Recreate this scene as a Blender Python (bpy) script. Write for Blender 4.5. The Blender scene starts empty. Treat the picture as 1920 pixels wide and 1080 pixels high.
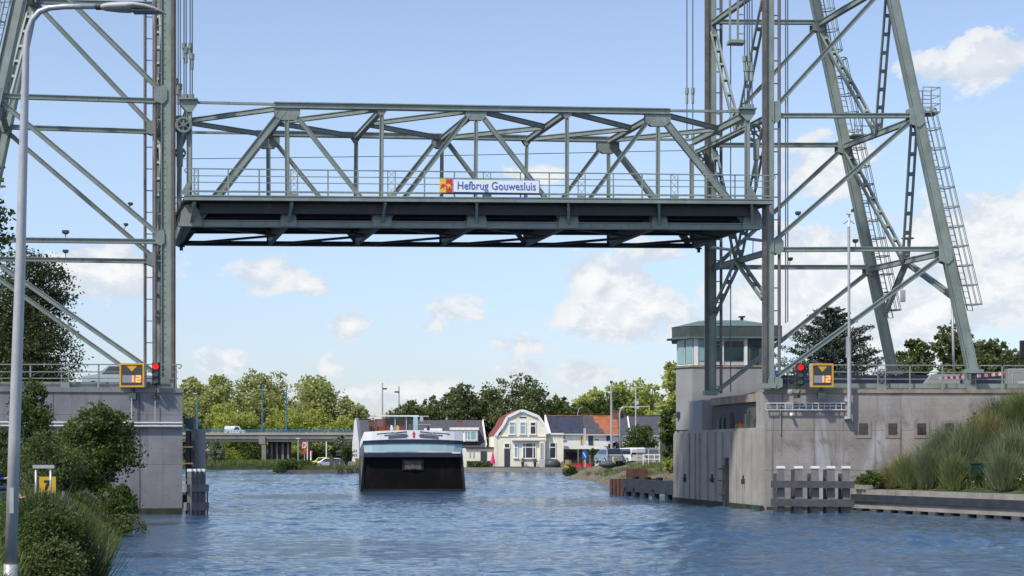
import bpy, math, random
import numpy as np
from mathutils import Vector, Matrix
R = math.radians
random.seed(7)
SC = bpy.context.scene
COL = SC.collection
# ------------------------------------------------------------------ camera, sky, sun, exposure
F, CX, HY, CH = 3040.0, 960.0, 848.0, 3.0          # focal length (px of a 1920 frame), eye level row, eye height
cam_d = bpy.data.cameras.new('camera'); cam = bpy.data.objects.new('camera', cam_d); COL.objects.link(cam)
cam.location = (0, 0, CH); cam.rotation_euler = (R(90), 0, 0)
cam_d.sensor_width = 36; cam_d.lens = 36 * F / 1920; cam_d.shift_y = (HY - 540) / 1920
cam_d.clip_start = 0.3; cam_d.clip_end = 9000
SC.camera = cam
SC.view_settings.view_transform = 'Standard'; SC.view_settings.look = 'None'
SC.view_settings.gamma = 1; SC.view_settings.use_curve_mapping = False
SC.view_settings.exposure = 0.6
SUN_EL, SUN_AZ = R(52), R(226)                     # azimuth clockwise from +Y (into the picture): left, behind the camera
SKY_STR = 0.125
sd = Vector((math.sin(SUN_AZ) * math.cos(SUN_EL), math.cos(SUN_AZ) * math.cos(SUN_EL), math.sin(SUN_EL)))
sun_d = bpy.data.lights.new('sun', 'SUN'); sun = bpy.data.objects.new('sun', sun_d); COL.objects.link(sun)
sun_d.energy = 2.9; sun_d.angle = R(3.0); sun_d.color = (1.0, 0.95, 0.86)
sun.rotation_euler = (-sd).to_track_quat('-Z', 'Y').to_euler(); sun.location = (-60, -60, 90)


class NT:
    """small node-tree helper"""
    def __init__(s, tree): s.t = tree; s.n = tree.nodes; s.l = tree.links; s.n.clear()
    def new(s, typ, **kw):
        o = s.n.new(typ)
        for k, v in kw.items(): setattr(o, k, v)
        return o
    def put(s, sock, v):
        if isinstance(v, bpy.types.NodeSocket): s.l.new(v, sock)
        elif v is not None: sock.default_value = v
    def math(s, op, a, b=None, c=None, clamp=False):
        o = s.new('ShaderNodeMath', operation=op, use_clamp=clamp)
        s.put(o.inputs[0], a); s.put(o.inputs[1], b)
        if c is not None: s.put(o.inputs[2], c)
        return o.outputs[0]
    def vmath(s, op, a, b=None):
        o = s.new('ShaderNodeVectorMath', operation=op)
        s.put(o.inputs[0], a)
        if b is not None: s.put(o.inputs[1], b)
        return o.outputs['Value'] if op in ('LENGTH', 'DOT_PRODUCT', 'DISTANCE') else o.outputs[0]
    def noise(s, vec, scale, detail=4, rough=.55, dist=0):
        o = s.new('ShaderNodeTexNoise'); s.put(o.inputs['Vector'], vec)
        o.inputs['Scale'].default_value = scale; o.inputs['Detail'].default_value = detail
        o.inputs['Roughness'].default_value = rough; o.inputs['Distortion'].default_value = dist
        return o.outputs['Fac']
    def ramp(s, f, a, b, lo=0., hi=1., smooth=True):
        o = s.new('ShaderNodeMapRange'); o.interpolation_type = 'SMOOTHSTEP' if smooth else 'LINEAR'
        s.put(o.inputs[0], f); s.put(o.inputs[1], a); s.put(o.inputs[2], b); s.put(o.inputs[3], lo); s.put(o.inputs[4], hi)
        return o.outputs[0]
    def mix(s, f, a, b, blend='MIX'):
        o = s.new('ShaderNodeMix', data_type='RGBA', blend_type=blend)
        s.put(o.inputs[0], f)
        for i, v in ((6, a), (7, b)):
            if isinstance(v, (tuple, list)): v = (*v[:3], 1)
            s.put(o.inputs[i], v)
        return o.outputs[2]
    def scaled(s, vec, sc):
        return s.vmath('MULTIPLY', vec, sc)


def dir_px(px, py): return Vector(((px - CX) / F, 1, (HY - py) / F)).normalized()

world = bpy.data.worlds.new('World'); SC.world = world; world.use_nodes = True
w = NT(world.node_tree)
out = w.new('ShaderNodeOutputWorld'); bg = w.new('ShaderNodeBackground'); bg.inputs[1].default_value = SKY_STR
sky = w.new('ShaderNodeTexSky'); sky.sky_type = 'NISHITA'; sky.sun_disc = False
sky.sun_elevation = SUN_EL; sky.sun_rotation = SUN_AZ
sky.air_density = 1.0; sky.dust_density = 0.6; sky.ozone_density = 2.0; sky.altitude = 0
dirv = w.new('ShaderNodeTexCoord').outputs['Generated']
# fair-weather cumulus, each a puff at its own direction: centre px, half width, half height, weight
CLOUDS = [(1838, 120, 100, 42, 1.0), (1930, 108, 60, 30, .9), (1880, 432, 180, 80, 1.15), (1900, 540, 140, 70, 1.0),
          (1790, 490, 110, 90, .95), (1560, 530, 190, 100, 1.2), (1480, 580, 150, 80, 1.0), (1740, 590, 190, 75, 1.0), (1640, 480, 90, 50, .9), (1540, 310, 85, 55, .85),
          (1145, 592, 120, 50, 1.1), (1215, 570, 58, 50, .95), (1105, 515, 60, 46, .95), (1175, 528, 54, 46, .95), (1280, 610, 60, 26, .6),
          (505, 515, 60, 36, .75), (575, 536, 38, 16, .7), (655, 612, 40, 38, .85), (850, 580, 48, 28, .48),
          (795, 615, 40, 18, .5), (205, 515, 95, 58, 1.0), (612, 690, 34, 32, .68), (1102, 700, 52, 32, .7),
          (980, 695, 42, 20, .66), (435, 675, 50, 24, .52), (985, 325, 80, 20, .7), (1690, 660, 200, 60, .7),
          (700, 740, 200, 26, .45), (1000, 640, 60, 22, .45), (1260, 480, 90, 24, .45),
          (-380, 420, 260, 120, 1.0), (2450, 300, 300, 110, 1.0)]
n1 = w.noise(w.scaled(dirv, (1, 1, 1.5)), 27, 10, .64, .2)
n2 = w.noise(w.scaled(w.vmath('ADD', dirv, (-.006, -.004, .008)), (1, 1, 1.5)), 27, 10, .64, .2)
dens = None; base = None
for (px, py, hw, hh, wt) in CLOUDS:
    d = dir_px(px, py)
    q = w.scaled(w.vmath('SUBTRACT', dirv, tuple(d)), (F / hw, F / hw, F / hh))
    r = w.vmath('LENGTH', q)
    v = w.math('MULTIPLY', w.math('SUBTRACT', 1.30, r), wt)
    dens = v if dens is None else w.math('SMOOTH_MAX', dens, v, .25)
dens = w.math('MAXIMUM', dens, -1.0)
# loose clouds over the rest of the sky (behind and beside the camera)
ng = w.noise(w.scaled(dirv, (1, 1, 2.2)), 3.2, 8, .6, .2)
sepd = w.new('ShaderNodeSeparateXYZ'); w.put(sepd.inputs[0], dirv)
back = w.ramp(sepd.outputs[1], .75, .35)
dens = w.math('MAXIMUM', dens, w.math('ADD', w.math('MULTIPLY', w.math('SUBTRACT', ng, .56), 7.0), w.math('MULTIPLY', w.math('SUBTRACT', back, 1.), 6.)))
dn = w.math('ADD', dens, w.math('MULTIPLY', w.math('SUBTRACT', n1, .5), 2.9))
alpha = w.ramp(dn, .14, .48)
alpha = w.math('MULTIPLY', alpha, w.ramp(sepd.outputs[2], -.01, .03))
alpha = w.math('MULTIPLY', alpha, .92)
lit = w.ramp(w.math('SUBTRACT', n1, n2), -.09, .09)
thick = w.ramp(dn, .2, 1.3)
litv = w.math('ADD', w.math('MULTIPLY', lit, .5), w.math('MULTIPLY', thick, .5))
k = 2 ** -.6 / SKY_STR
ccol = w.mix(litv, (.66 * k, .73 * k, .82 * k), (.98 * k, .98 * k, .97 * k))
hz = w.ramp(sepd.outputs[2], .0, .22)
skyc = w.mix(1.0, sky.outputs[0], w.mix(hz, (.665, .675, .82), (1.08, .975, .955)), 'MULTIPLY')
w.put(bg.inputs[0], w.mix(alpha, skyc, ccol))
w.l.new(bg.outputs[0], out.inputs[0])

# ------------------------------------------------------------------ materials
MATS = {}
def mat(name, col, rough=.6, metal=0., var=.18, vs=1.5, bump=0., bs=12., stain=None, stain_amt=.5, stain_sc=(1.2, 1.2, .12), emit=0., spec=.5, grain=.0, coat=0., spots=None, drip=None, lines=None):
    m = bpy.data.materials.new(name); m.use_nodes = True; MATS[name] = m
    t = NT(m.node_tree); o = t.new('ShaderNodeOutputMaterial'); p = t.new('ShaderNodeBsdfPrincipled')
    t.l.new(p.outputs[0], o.inputs[0])
    oc = t.new('ShaderNodeTexCoord').outputs['Object']
    c = tuple(col)
    nz = t.noise(oc, vs, 5, .6)
    base = t.mix(t.ramp(nz, .25, .75), tuple(x * (1 - var) for x in c), tuple(min(1, x * (1 + var)) for x in c))
    if grain:
        g = t.noise(oc, vs * 22, 3, .6)
        base = t.mix(t.ramp(g, .35, .65), base, t.mix(1.0, base, (1 - grain,) * 3, 'MULTIPLY'))
    if stain:
        sn = t.noise(t.scaled(oc, stain_sc), 1.0, 6, .65, .4)
        base = t.mix(t.math('MULTIPLY', t.ramp(sn, .52, .72), stain_amt), base, stain)
    if spots:
        sp = t.noise(oc, spots[1], 6, .7, .5)
        base = t.mix(t.math('MULTIPLY', t.ramp(sp, spots[2], spots[2] + .08), spots[3]), base, spots[0])
    if drip:                                       # narrow vertical run marks
        dn_ = t.noise(t.scaled(oc, (drip[1], drip[1], drip[1] * .035)), 1.0, 4, .7, .15)
        base = t.mix(t.math('MULTIPLY', t.ramp(dn_, drip[2], drip[2] + .1), drip[3]), base, drip[0])
    if lines:                                      # board marks and pour joints
        sp_ = t.new('ShaderNodeSeparateXYZ'); t.put(sp_.inputs[0], oc)
        for spc, wd, am in lines:
            fr_ = t.math('FRACT', t.math('DIVIDE', sp_.outputs[2], spc))
            base = t.mix(t.math('MULTIPLY', t.math('LESS_THAN', fr_, wd), am), base, t.mix(1., base, (.55, .55, .55), 'MULTIPLY'))
    t.put(p.inputs['Base Color'], base)
    p.inputs['Metallic'].default_value = metal; p.inputs['Specular IOR Level'].default_value = spec
    t.put(p.inputs['Roughness'], t.ramp(nz, .2, .8, max(.03, rough - .08), min(1, rough + .1)))
    if coat: p.inputs['Coat Weight'].default_value = coat
    if bump:
        b = t.new('ShaderNodeBump'); b.inputs['Strength'].default_value = bump; b.inputs['Distance'].default_value = .03
        t.put(b.inputs['Height'], t.noise(oc, bs, 6, .6)); t.l.new(b.outputs[0], p.inputs['Normal'])
    if emit:
        t.put(p.inputs['Emission Color'], (*c, 1)); p.inputs['Emission Strength'].default_value = emit
    return m

def leafmat(name, c1, c2, trans=.35):
    m = bpy.data.materials.new(name); m.use_nodes = True; MATS[name] = m
    t = NT(m.node_tree); o = t.new('ShaderNodeOutputMaterial'); p = t.new('ShaderNodeBsdfPrincipled')
    tr = t.new('ShaderNodeBsdfTranslucent'); mx = t.new('ShaderNodeMixShader')
    oc = t.new('ShaderNodeTexCoord').outputs['Object']; isl = t.new('ShaderNodeNewGeometry').outputs['Random Per Island']
    f = t.math('ADD', t.math('MULTIPLY', isl, .5), t.math('MULTIPLY', t.ramp(t.noise(oc, .6, 3, .6), .3, .7), .5))
    c = t.mix(f, c1, c2)
    t.put(p.inputs['Base Color'], c); p.inputs['Roughness'].default_value = .62; p.inputs['Specular IOR Level'].default_value = .3
    t.put(tr.inputs[0], t.mix(1., c, (1.1, 1.15, .55), 'MULTIPLY'))
    mx.inputs[0].default_value = trans
    t.l.new(p.outputs[0], mx.inputs[1]); t.l.new(tr.outputs[0], mx.inputs[2]); t.l.new(mx.outputs[0], o.inputs[0])
    return m

def glassmat(name, col, rough=.06):
    m = mat(name, col, rough, 0, .1, 1.0, spec=.9)
    return m

STEEL = mat('painted_steel', (.226, .270, .244), .5, 0, .18, .8, stain=(.14, .115, .085), stain_amt=.55, stain_sc=(3, 3, .5), grain=.14, drip=((.36, .39, .36), 7, .63, .4), bump=.10, bs=14)
STEELM = mat('half_shade_toned_steel_beams', (.105, .122, .114), .55, 0, .25, .9, stain=(.06, .05, .04), stain_amt=.5, stain_sc=(2, 2, 1), grain=.25)  # same bridge paint, half darkened so the colour carries the floor beams' shade
STEELD = mat('shade_toned_steel_underside', (.034, .040, .043), .6, 0, .25, .9, stain=(.10, .08, .06), stain_amt=.4, stain_sc=(2, 2, 1), grain=.2)  # bridge paint again, with the shade under the deck put into its colour
RUSTST = mat('rusty_guide_rail', (.120, .105, .098), .6, 0, .3, 2, stain=(.17, .085, .045), stain_amt=.6, stain_sc=(4, 4, .2), grain=.2)
PIPE = mat('brown_ladder_pipe', (.16, .135, .14), .5, 0, .2, 2)
CABLE = mat('steel_rope', (.10, .12, .15), .45, .4, .1, 8)
DECKTOP = mat('deck_asphalt', (.07, .07, .072), .9, 0, .2, 3)
CONC_L = mat('grey_concrete', (.225, .226, .240), .85, 0, .22, .5, drip=((.13, .13, .14), 2.6, .58, .5), lines=((2.4, .012, .8), (.40, .04, .2)), bump=.25, bs=5, stain=(.12, .12, .135), stain_amt=.55, stain_sc=(1.1, 1.1, .10), grain=.10, spots=((.40, .40, .42), 1.4, .70, .5))
CONC_R = mat('old_pink_grey_concrete', (.278, .254, .234), .88, 0, .28, .45, drip=((.125, .100, .082), 3.2, .58, .7), lines=((.30, .05, .35), (2.05, .02, .8)), bump=.3, bs=6, stain=(.42, .42, .45), stain_amt=.8, stain_sc=(.55, .55, .16), grain=.12, spots=((.175, .125, .098), .8, .57, .6))
CONC_S = mat('streaked_concrete', (.32, .30, .27), .85, 0, .16, .8, drip=((.40, .39, .36), 4.0, .60, .5), bump=.25, bs=6, stain=(.135, .125, .12), stain_amt=.8, stain_sc=(2.2, 2.2, .05), grain=.10, spots=((.23, .15, .07), .35, .66, .5))
CONC_B = mat('beige_concrete_edge', (.30, .245, .185), .85, 0, .25, 1.5, grain=.2, stain=(.15, .12, .10), stain_amt=.6, stain_sc=(2, 2, .4))
CONC_H = mat('smooth_render', (.29, .288, .295), .8, 0, .10, .6, grain=.05, stain=(.19, .185, .18), stain_amt=.4)
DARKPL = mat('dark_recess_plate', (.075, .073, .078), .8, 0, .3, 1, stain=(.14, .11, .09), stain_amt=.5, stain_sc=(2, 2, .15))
ALGAE = mat('green_waterline', (.030, .038, .016), .8, 0, .6, 2.5, bump=.5, bs=8, stain=(.012, .012, .010), stain_amt=.9, stain_sc=(1.5, 1.5, 1.5))
BLACKST = mat('dark_blue_steel', (.030, .038, .048), .55, 0, .3, 1.5, grain=.2, stain=(.05, .035, .03), stain_amt=.4)
RUST = mat('rusted_sheet', (.11, .050, .032), .85, 0, .35, 2, grain=.3)
ORANGE = mat('orange_rusted_rung', (.33, .12, .05), .7, 0, .3, 4)
WOOD = mat('weathered_timber', (.190, .180, .175), .85, 0, .22, 3, grain=.2, stain=(.09, .085, .085), stain_amt=.6, stain_sc=(6, 6, .6))
WOODD = mat('dark_timber', (.085, .082, .088), .85, 0, .25, 3, grain=.25, stain=(.15, .14, .14), stain_amt=.4, stain_sc=(1, 6, 6))
WHITE = mat('white_paint', (.78, .78, .76), .5, 0, .06, 2)
CREAM = mat('cream_painted_wall', (.78, .72, .58), .7, 0, .05, 1, grain=.03)
WHITEW = mat('white_wall', (.72, .71, .69), .75, 0, .08, .8)
GREYW = mat('grey_window_frame', (.45, .46, .47), .5, 0, .06, 2)
GALV = mat('galvanised_post', (.42, .425, .435), .42, .25, .10, 5, stain=(.30, .31, .34), stain_amt=.5, stain_sc=(12, 12, 1))
ALU = mat('light_grey_metal', (.52, .54, .56), .4, .2, .08, 4)
BLACK = mat('black_plastic', (.012, .012, .014), .45, 0, .1, 4)
DGREY = mat('dark_grey_panel', (.042, .045, .052), .5, 0, .1, 4)
YELFR = mat('amber_frame', (.62, .33, .020), .5, 0, .08, 4)
YELSG = mat('yellow_sign_face', (.56, .36, .018), .5, 0, .08, 4)
LCD = mat('grey_display', (.24, .26, .30), .4, 0, .08, 6)
LED = mat('orange_digits', (1.0, .26, .045), .5, emit=1.2)
REDL = mat('red_lamp', (1.0, .004, .004), .4, emit=1.5)
LENS = mat('unlit_lens', (.16, .17, .19), .25, 0, .1, 4)
SBLUE = mat('sign_blue', (.012, .11, .50), .4, 0, .05, 4)
LBLUE = mat('letter_blue', (.030, .150, .52), .5, 0, .05, 4)
SRED = mat('sign_red', (.60, .035, .035), .5, 0, .08, 4)
SYEL = mat('sign_yellow', (.80, .48, .06), .5, 0, .08, 4)
SWHITE = mat('sign_white', (.80, .80, .80), .4, 0, .03, 4)
TURQ = mat('green_copper_roof', (.105, .165, .160), .55, 0, .12, 1.2, stain=(.07, .11, .10), stain_amt=.4)
FASC = mat('weathered_green_fascia', (.055, .075, .074), .6, 0, .25, 1.5, stain=(.09, .125, .12), stain_amt=.5, stain_sc=(3, 3, .3))
GLASS = mat('window_glass', (.012, .038, .040), .12, 0, .3, .6, spec=.35)
GLASSG = glassmat('pale_window_glass', (.22, .38, .40), .08)
GLASSD = glassmat('dark_window_glass', (.018, .022, .028), .08)
SLATE = mat('dark_slate_roof', (.070, .068, .085), .7, 0, .22, 1.5, grain=.3, bump=.3, bs=10)
SLATEB = mat('blue_black_roof_tiles', (.035, .042, .070), .55, 0, .25, 1.5, grain=.3, bump=.3, bs=9)
TILEO = mat('orange_roof_tiles', (.36, .115, .050), .8, 0, .25, 1.2, grain=.3, bump=.3, bs=9)
TILER = mat('red_roof_tiles', (.24, .055, .040), .75, 0, .2, 1.2, grain=.3, bump=.3, bs=9)
BRICK = mat('brown_brick', (.16, .085, .06), .85, 0, .2, 2, grain=.2)
DOORB = mat('dark_blue_door', (.030, .042, .075), .4, 0, .08, 3)
GRASSM = leafmat('grass_blades', (.075, .115, .034), (.205, .245, .085), .38)
DRYGR = leafmat('dry_grass_blades', (.085, .095, .035), (.17, .165, .07), .3)
GREYGR = leafmat('grey_green_herbs', (.100, .130, .072), (.235, .265, .155), .35)
SLOPEG = leafmat('green_shoots', (.085, .120, .045), (.215, .25, .10), .35)
OLIVEG = leafmat('olive_shoots', (.15, .15, .06), (.36, .335, .16), .38)
DARKG = leafmat('dark_green_shoots', (.018, .035, .012), (.065, .100, .035), .25)
FLOWR = mat('white_flowers', (.62, .62, .56), .8, 0, .1, 4)
SOILG = mat('grassy_soil', (.050, .060, .022), .95, 0, .45, .7, grain=.4, bump=.6, bs=3, spots=((.13, .11, .06), .5, .55, .7))
SOILB = mat('sandy_bank_soil', (.165, .135, .095), .95, 0, .3, .6, grain=.35, bump=.6, bs=3, spots=((.055, .085, .025), .35, .52, .8))
ASPH = mat('asphalt', (.055, .055, .057), .9, 0, .2, 1, grain=.2)
WFRAME = mat('window_surround_stone', (.275, .232, .205), .85, 0, .2, 2, grain=.2)
CLAY = mat('quay_stone', (.285, .262, .232), .85, 0, .2, 1, grain=.2, stain=(.10, .09, .08), stain_amt=.6, stain_sc=(2, 2, .3))
HULLB = mat('black_hull_paint', (.0050, .0045, .0046), .6, 0, .3, .8, spec=.14, grain=.2, stain=(.017, .011, .009), stain_amt=.7, stain_sc=(.8, .8, .4))
HULLS = mat('worn_lit_toned_hull_side', (.085, .082, .095), .5, 0, .35, .8, stain=(.15, .14, .15), stain_amt=.6, stain_sc=(.6, .6, .8))  # greyer than the hull: light on the cheeks put into colour, plus wear
HULLC = mat('scuffed_bow_corner', (.020, .019, .023), .55, 0, .4, 1.5, spec=.2, stain=(.06, .055, .06), stain_amt=.6, stain_sc=(1, 1, .5))
NAVY = mat('navy_band', (.020, .028, .055), .35, 0, .1, 2)
PALEB = mat('pale_blue_band', (.40, .58, .63), .4, 0, .06, 1, stain=(.32, .42, .46), stain_amt=.4)
BOATW = mat('white_boat_paint', (.84, .84, .86), .35, 0, .05, 1)
REDBR = mat('red_brown_wheelhouse', (.26, .060, .035), .45, 0, .1, 2)
BLUEM = mat('bright_blue_metal', (.045, .17, .30), .45, 0, .12, 3)
CONC_F = mat('road_bridge_concrete', (.235, .215, .20), .85, 0, .2, .3, grain=.15, stain=(.13, .12, .11), stain_amt=.5, stain_sc=(.5, .5, .08))
CONC_P = mat('pale_bridge_beam', (.33, .32, .295), .8, 0, .12, .3)
CARW = mat('white_car_paint', (.75, .76, .78), .25, 0, .03, 1, coat=.6)
CARS = mat('silver_car_paint', (.42, .46, .52), .28, .4, .04, 1, coat=.6)
CARB = mat('pale_blue_car_paint', (.26, .36, .47), .28, .3, .04, 1, coat=.6)
CARY = mat('yellow_car_paint', (.66, .62, .045), .3, 0, .04, 1, coat=.5)
TYRE = mat('tyre_rubber', (.016, .016, .017), .85, 0, .15, 6)
TAILR = mat('tail_lamp_red', (.42, .015, .015), .25, 0, .1, 3)
PLATE = mat('number_plate_yellow', (.66, .42, .03), .5, 0, .05, 3)
BARK = mat('tree_bark', (.075, .062, .048), .95, 0, .3, 4, grain=.3, bump=.6, bs=12)
LF_DARK = leafmat('dark_green_leaves', (.062, .092, .034), (.185, .225, .082), .42)
LF_MID = leafmat('mid_green_leaves', (.038, .070, .016), (.120, .165, .042), .35)
LF_BUSH = leafmat('bush_leaves', (.034, .064, .016), (.125, .175, .048), .36)
LF_YEL = leafmat('yellow_green_leaves', (.24, .28, .06), (.52, .54, .17), .45)
LF_OLIVE = leafmat('olive_poplar_leaves', (.21, .235, .085), (.47, .48, .22), .42)
LF_GREY = leafmat('grey_willow_leaves', (.110, .140, .090), (.23, .27, .18), .35)
LF_SLOPE = leafmat('grey_green_shrub_leaves', (.085, .110, .058), (.19, .215, .125), .32)
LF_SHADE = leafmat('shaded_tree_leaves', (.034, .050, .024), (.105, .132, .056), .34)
LF_CONIF = leafmat('blue_green_needles', (.034, .052, .042), (.100, .130, .105), .2)
LF_PURP = leafmat('purple_leaves', (.012, .008, .014), (.035, .018, .030), .15)
LF_PARK = leafmat('parkland_leaves', (.066, .090, .036), (.185, .215, .090), .42)
SOLAR = mat('dark_blue_barrier_panel', (.022, .024, .052), .35, 0, .25, 1.2)
SKIN = mat('skin', (.55, .33, .24), .5, 0, .06, 6)
CLOTHB = mat('blue_jacket_cloth', (.008, .040, .24), .8, 0, .25, 6, bump=.3, bs=20)
JEANS = mat('dark_blue_trousers', (.012, .022, .080), .85, 0, .25, 6, bump=.3, bs=20)
HAIR = mat('brown_hair', (.10, .06, .035), .6, 0, .25, 20)
PINK = mat('pink_cloth', (.66, .03, .18), .7, 0, .1, 3)
TERRA = mat('terracotta_pot', (.34, .12, .06), .8, 0, .1, 4)

# ------------------------------------------------------------------ mesh helpers
def W(px, py, Y): return Vector(((px - CX) * Y / F, Y, CH + (HY - py) * Y / F))
def V3(*a): return Vector(a)

def root_of(o):
    while o.parent: o = o.parent
    return o

class MB:
    def __init__(s): s.v = []; s.f = []; s.m = []; s.cur = 0
    def add(s, pts): i = len(s.v); s.v += [tuple(p) for p in pts]; return i
    def face(s, *ids): s.f.append(ids); s.m.append(s.cur)
    def poly(s, pts): i = s.add(pts); s.face(*range(i, i + len(pts)))
    def hexa(s, p):                       # p0..3 bottom ring ccw seen from above, p4..7 top ring
        i = s.add(p)
        for q in ((3, 2, 1, 0), (4, 5, 6, 7), (0, 1, 5, 4), (1, 2, 6, 5), (2, 3, 7, 6), (3, 0, 4, 7)): s.face(*[i + k for k in q])
    def box(s, c, sx, sy, sz, ux=(1, 0, 0), uy=None, uz=(0, 0, 1)):
        c = Vector(c); ux = Vector(ux).normalized(); uz = Vector(uz).normalized()
        uy = uz.cross(ux).normalized() if uy is None else Vector(uy)
        a, b, d = ux * sx / 2, uy * sy / 2, uz * sz / 2
        s.hexa([c - a - b - d, c + a - b - d, c + a + b - d, c - a + b - d, c - a - b + d, c + a - b + d, c + a + b + d, c - a + b + d])
    def bb(s, x0, x1, y0, y1, z0, z1): s.box(((x0 + x1) / 2, (y0 + y1) / 2, (z0 + z1) / 2), x1 - x0, y1 - y0, z1 - z0)
    def beam(s, p0, p1, w, h, up=(0, 0, 1), t=None):
        p0 = Vector(p0); p1 = Vector(p1); d = p1 - p0
        if d.length < 1e-6: return
        ux = d.normalized(); up = Vector(up)
        if abs(ux.dot(up.normalized())) > .98: up = Vector((1, 0, 0)) if abs(ux.z) > .9 else Vector((0, 0, 1))
        side = ux.cross(up).normalized(); u2 = side.cross(ux).normalized()
        a, b = side * w / 2, u2 * h / 2
        s.hexa([p0 - a - b, p1 - a - b, p1 + a - b, p0 + a - b, p0 - a + b, p1 - a + b, p1 + a + b, p0 + a + b])
    def hbeam(s, p0, p1, w, h, up=(0, 0, 1), tf=.035):
        """rolled section: two flanges across and a recessed web"""
        p0 = Vector(p0); p1 = Vector(p1); ux = (p1 - p0).normalized(); up = Vector(up)
        if abs(ux.dot(up.normalized())) > .98: up = Vector((1, 0, 0))
        side = ux.cross(up).normalized(); u2 = side.cross(ux).normalized()
        o = u2 * (h / 2 - tf / 2)
        s.beam(p0 + o, p1 + o, w, tf, up); s.beam(p0 - o, p1 - o, w, tf, up)
        s.beam(p0, p1, w * .62, h - 2 * tf - .004, up)
    def lattice(s, p0, p1, w, h, up=(0, 0, 1), step=.9, bar=.07, x=False):
        """laced bar: two chords and battens (or crosses) between them, h apart along up"""
        p0 = Vector(p0); p1 = Vector(p1); d = p1 - p0; ux = d.normalized(); up = Vector(up)
        if abs(ux.dot(up.normalized())) > .98: up = Vector((1, 0, 0))
        side = ux.cross(up).normalized(); u2 = side.cross(ux).normalized(); o = u2 * (h / 2)
        s.beam(p0 + o, p1 + o, w, bar, up); s.beam(p0 - o, p1 - o, w, bar, up)
        n = max(2, int(d.length / step)); ins = u2 * (h / 2 - bar / 2 - .002)
        for i in range(n):
            q = p0 + d * ((i + .5) / n)
            if x:
                e = ux * (d.length / n * .42)
                s.beam(q - e - ins, q + e + ins, w * .30, bar * .5, side); s.beam(q - e + ins + side * .012, q + e - ins + side * .012, w * .30, bar * .5, side)
            else:
                s.beam(q - ins, q + ins, w * .9, .16 if h > .25 else .1, ux)
    def tube(s, p0, p1, r0, r1=None, n=8, cap=True):
        r1 = r0 if r1 is None else r1; s.path([p0, p1], [r0, r1], n, cap)
    def path(s, pts, rad, n=8, cap=True):
        pts = [Vector(p) for p in pts]; rad = rad if isinstance(rad, (list, tuple)) else [rad] * len(pts)
        prev = None; rings = []
        for i, p in enumerate(pts):
            d = (pts[min(i + 1, len(pts) - 1)] - pts[max(i - 1, 0)]).normalized()
            ref = prev if prev is not None else (Vector((0, 0, 1)) if abs(d.z) < .9 else Vector((1, 0, 0)))
            a = (ref - d * ref.dot(d)).normalized(); b = d.cross(a); prev = a
            rings.append(s.add([p + (a * math.cos(2 * math.pi * k / n) + b * math.sin(2 * math.pi * k / n)) * rad[i] for k in range(n)]))
        for i in range(len(rings) - 1):
            for k in range(n): s.face(rings[i] + k, rings[i] + (k + 1) % n, rings[i + 1] + (k + 1) % n, rings[i + 1] + k)
        if cap:
            s.face(*[rings[0] + k for k in reversed(range(n))]); s.face(*[rings[-1] + k for k in range(n)])
    def prism(s, pts, ext):
        """polygon pts (any plane) extruded by vector ext"""
        pts = [Vector(p) for p in pts]; ext = Vector(ext); n = len(pts); i = s.add(pts + [p + ext for p in pts])
        s.face(*range(i, i + n)); s.face(*[i + n + k for k in reversed(range(n))])
        for k in range(n): s.face(i + k, i + n + k, i + n + (k + 1) % n, i + (k + 1) % n)
    def ball(s, c, rx, ry=None, rz=None, nu=10, nv=6):
        ry = ry or rx; rz = rz or rx; c = Vector(c); rings = []
        top = s.add([c + Vector((0, 0, rz))]); bot = s.add([c - Vector((0, 0, rz))])
        for j in range(1, nv):
            t = math.pi * j / nv
            rings.append(s.add([c + Vector((rx * math.sin(t) * math.cos(2 * math.pi * k / nu), ry * math.sin(t) * math.sin(2 * math.pi * k / nu), rz * math.cos(t))) for k in range(nu)]))
        for k in range(nu):
            s.face(top, rings[0] + k, rings[0] + (k + 1) % nu); s.face(bot, rings[-1] + (k + 1) % nu, rings[-1] + k)
            for j in range(len(rings) - 1): s.face(rings[j] + k, rings[j + 1] + k, rings[j + 1] + (k + 1) % nu, rings[j] + (k + 1) % nu)
    def disc_ring(s, c, axis, r0, r1, th, n=20):
        """wheel rim: ring of radii r0<r1, thickness th"""
        c = Vector(c); ax = Vector(axis).normalized(); a = ax.orthogonal().normalized(); b = ax.cross(a); rr = []
        for (r, o) in ((r0, -th / 2), (r1, -th / 2), (r1, th / 2), (r0, th / 2)):
            rr.append(s.add([c + ax * o + (a * math.cos(2 * math.pi * k / n) + b * math.sin(2 * math.pi * k / n)) * r for k in range(n)]))
        for j in range(4):
            for k in range(n): s.face(rr[j] + k, rr[j] + (k + 1) % n, rr[(j + 1) % 4] + (k + 1) % n, rr[(j + 1) % 4] + k)
    def build(s, name, mats, parent=None, smooth=False, bevel=0):
        if not isinstance(mats, (list, tuple)): mats = [mats]
        off = root_of(parent).location if parent else Vector((0, 0, 0))
        me = bpy.data.meshes.new(name)
        me.from_pydata([(x - off.x, y - off.y, z - off.z) for (x, y, z) in s.v], [], s.f)
        for m in mats: me.materials.append(m)
        if len(mats) > 1: me.polygons.foreach_set('material_index', s.m)
        if smooth: me.polygons.foreach_set('use_smooth', [True] * len(s.f))
        me.update()
        o = bpy.data.objects.new(name, me); COL.objects.link(o)
        if parent: o.parent = parent
        if bevel:
            b = o.modifiers.new('bevel', 'BEVEL'); b.width = bevel; b.segments = 2; b.limit_method = 'ANGLE'
        return o

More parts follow.
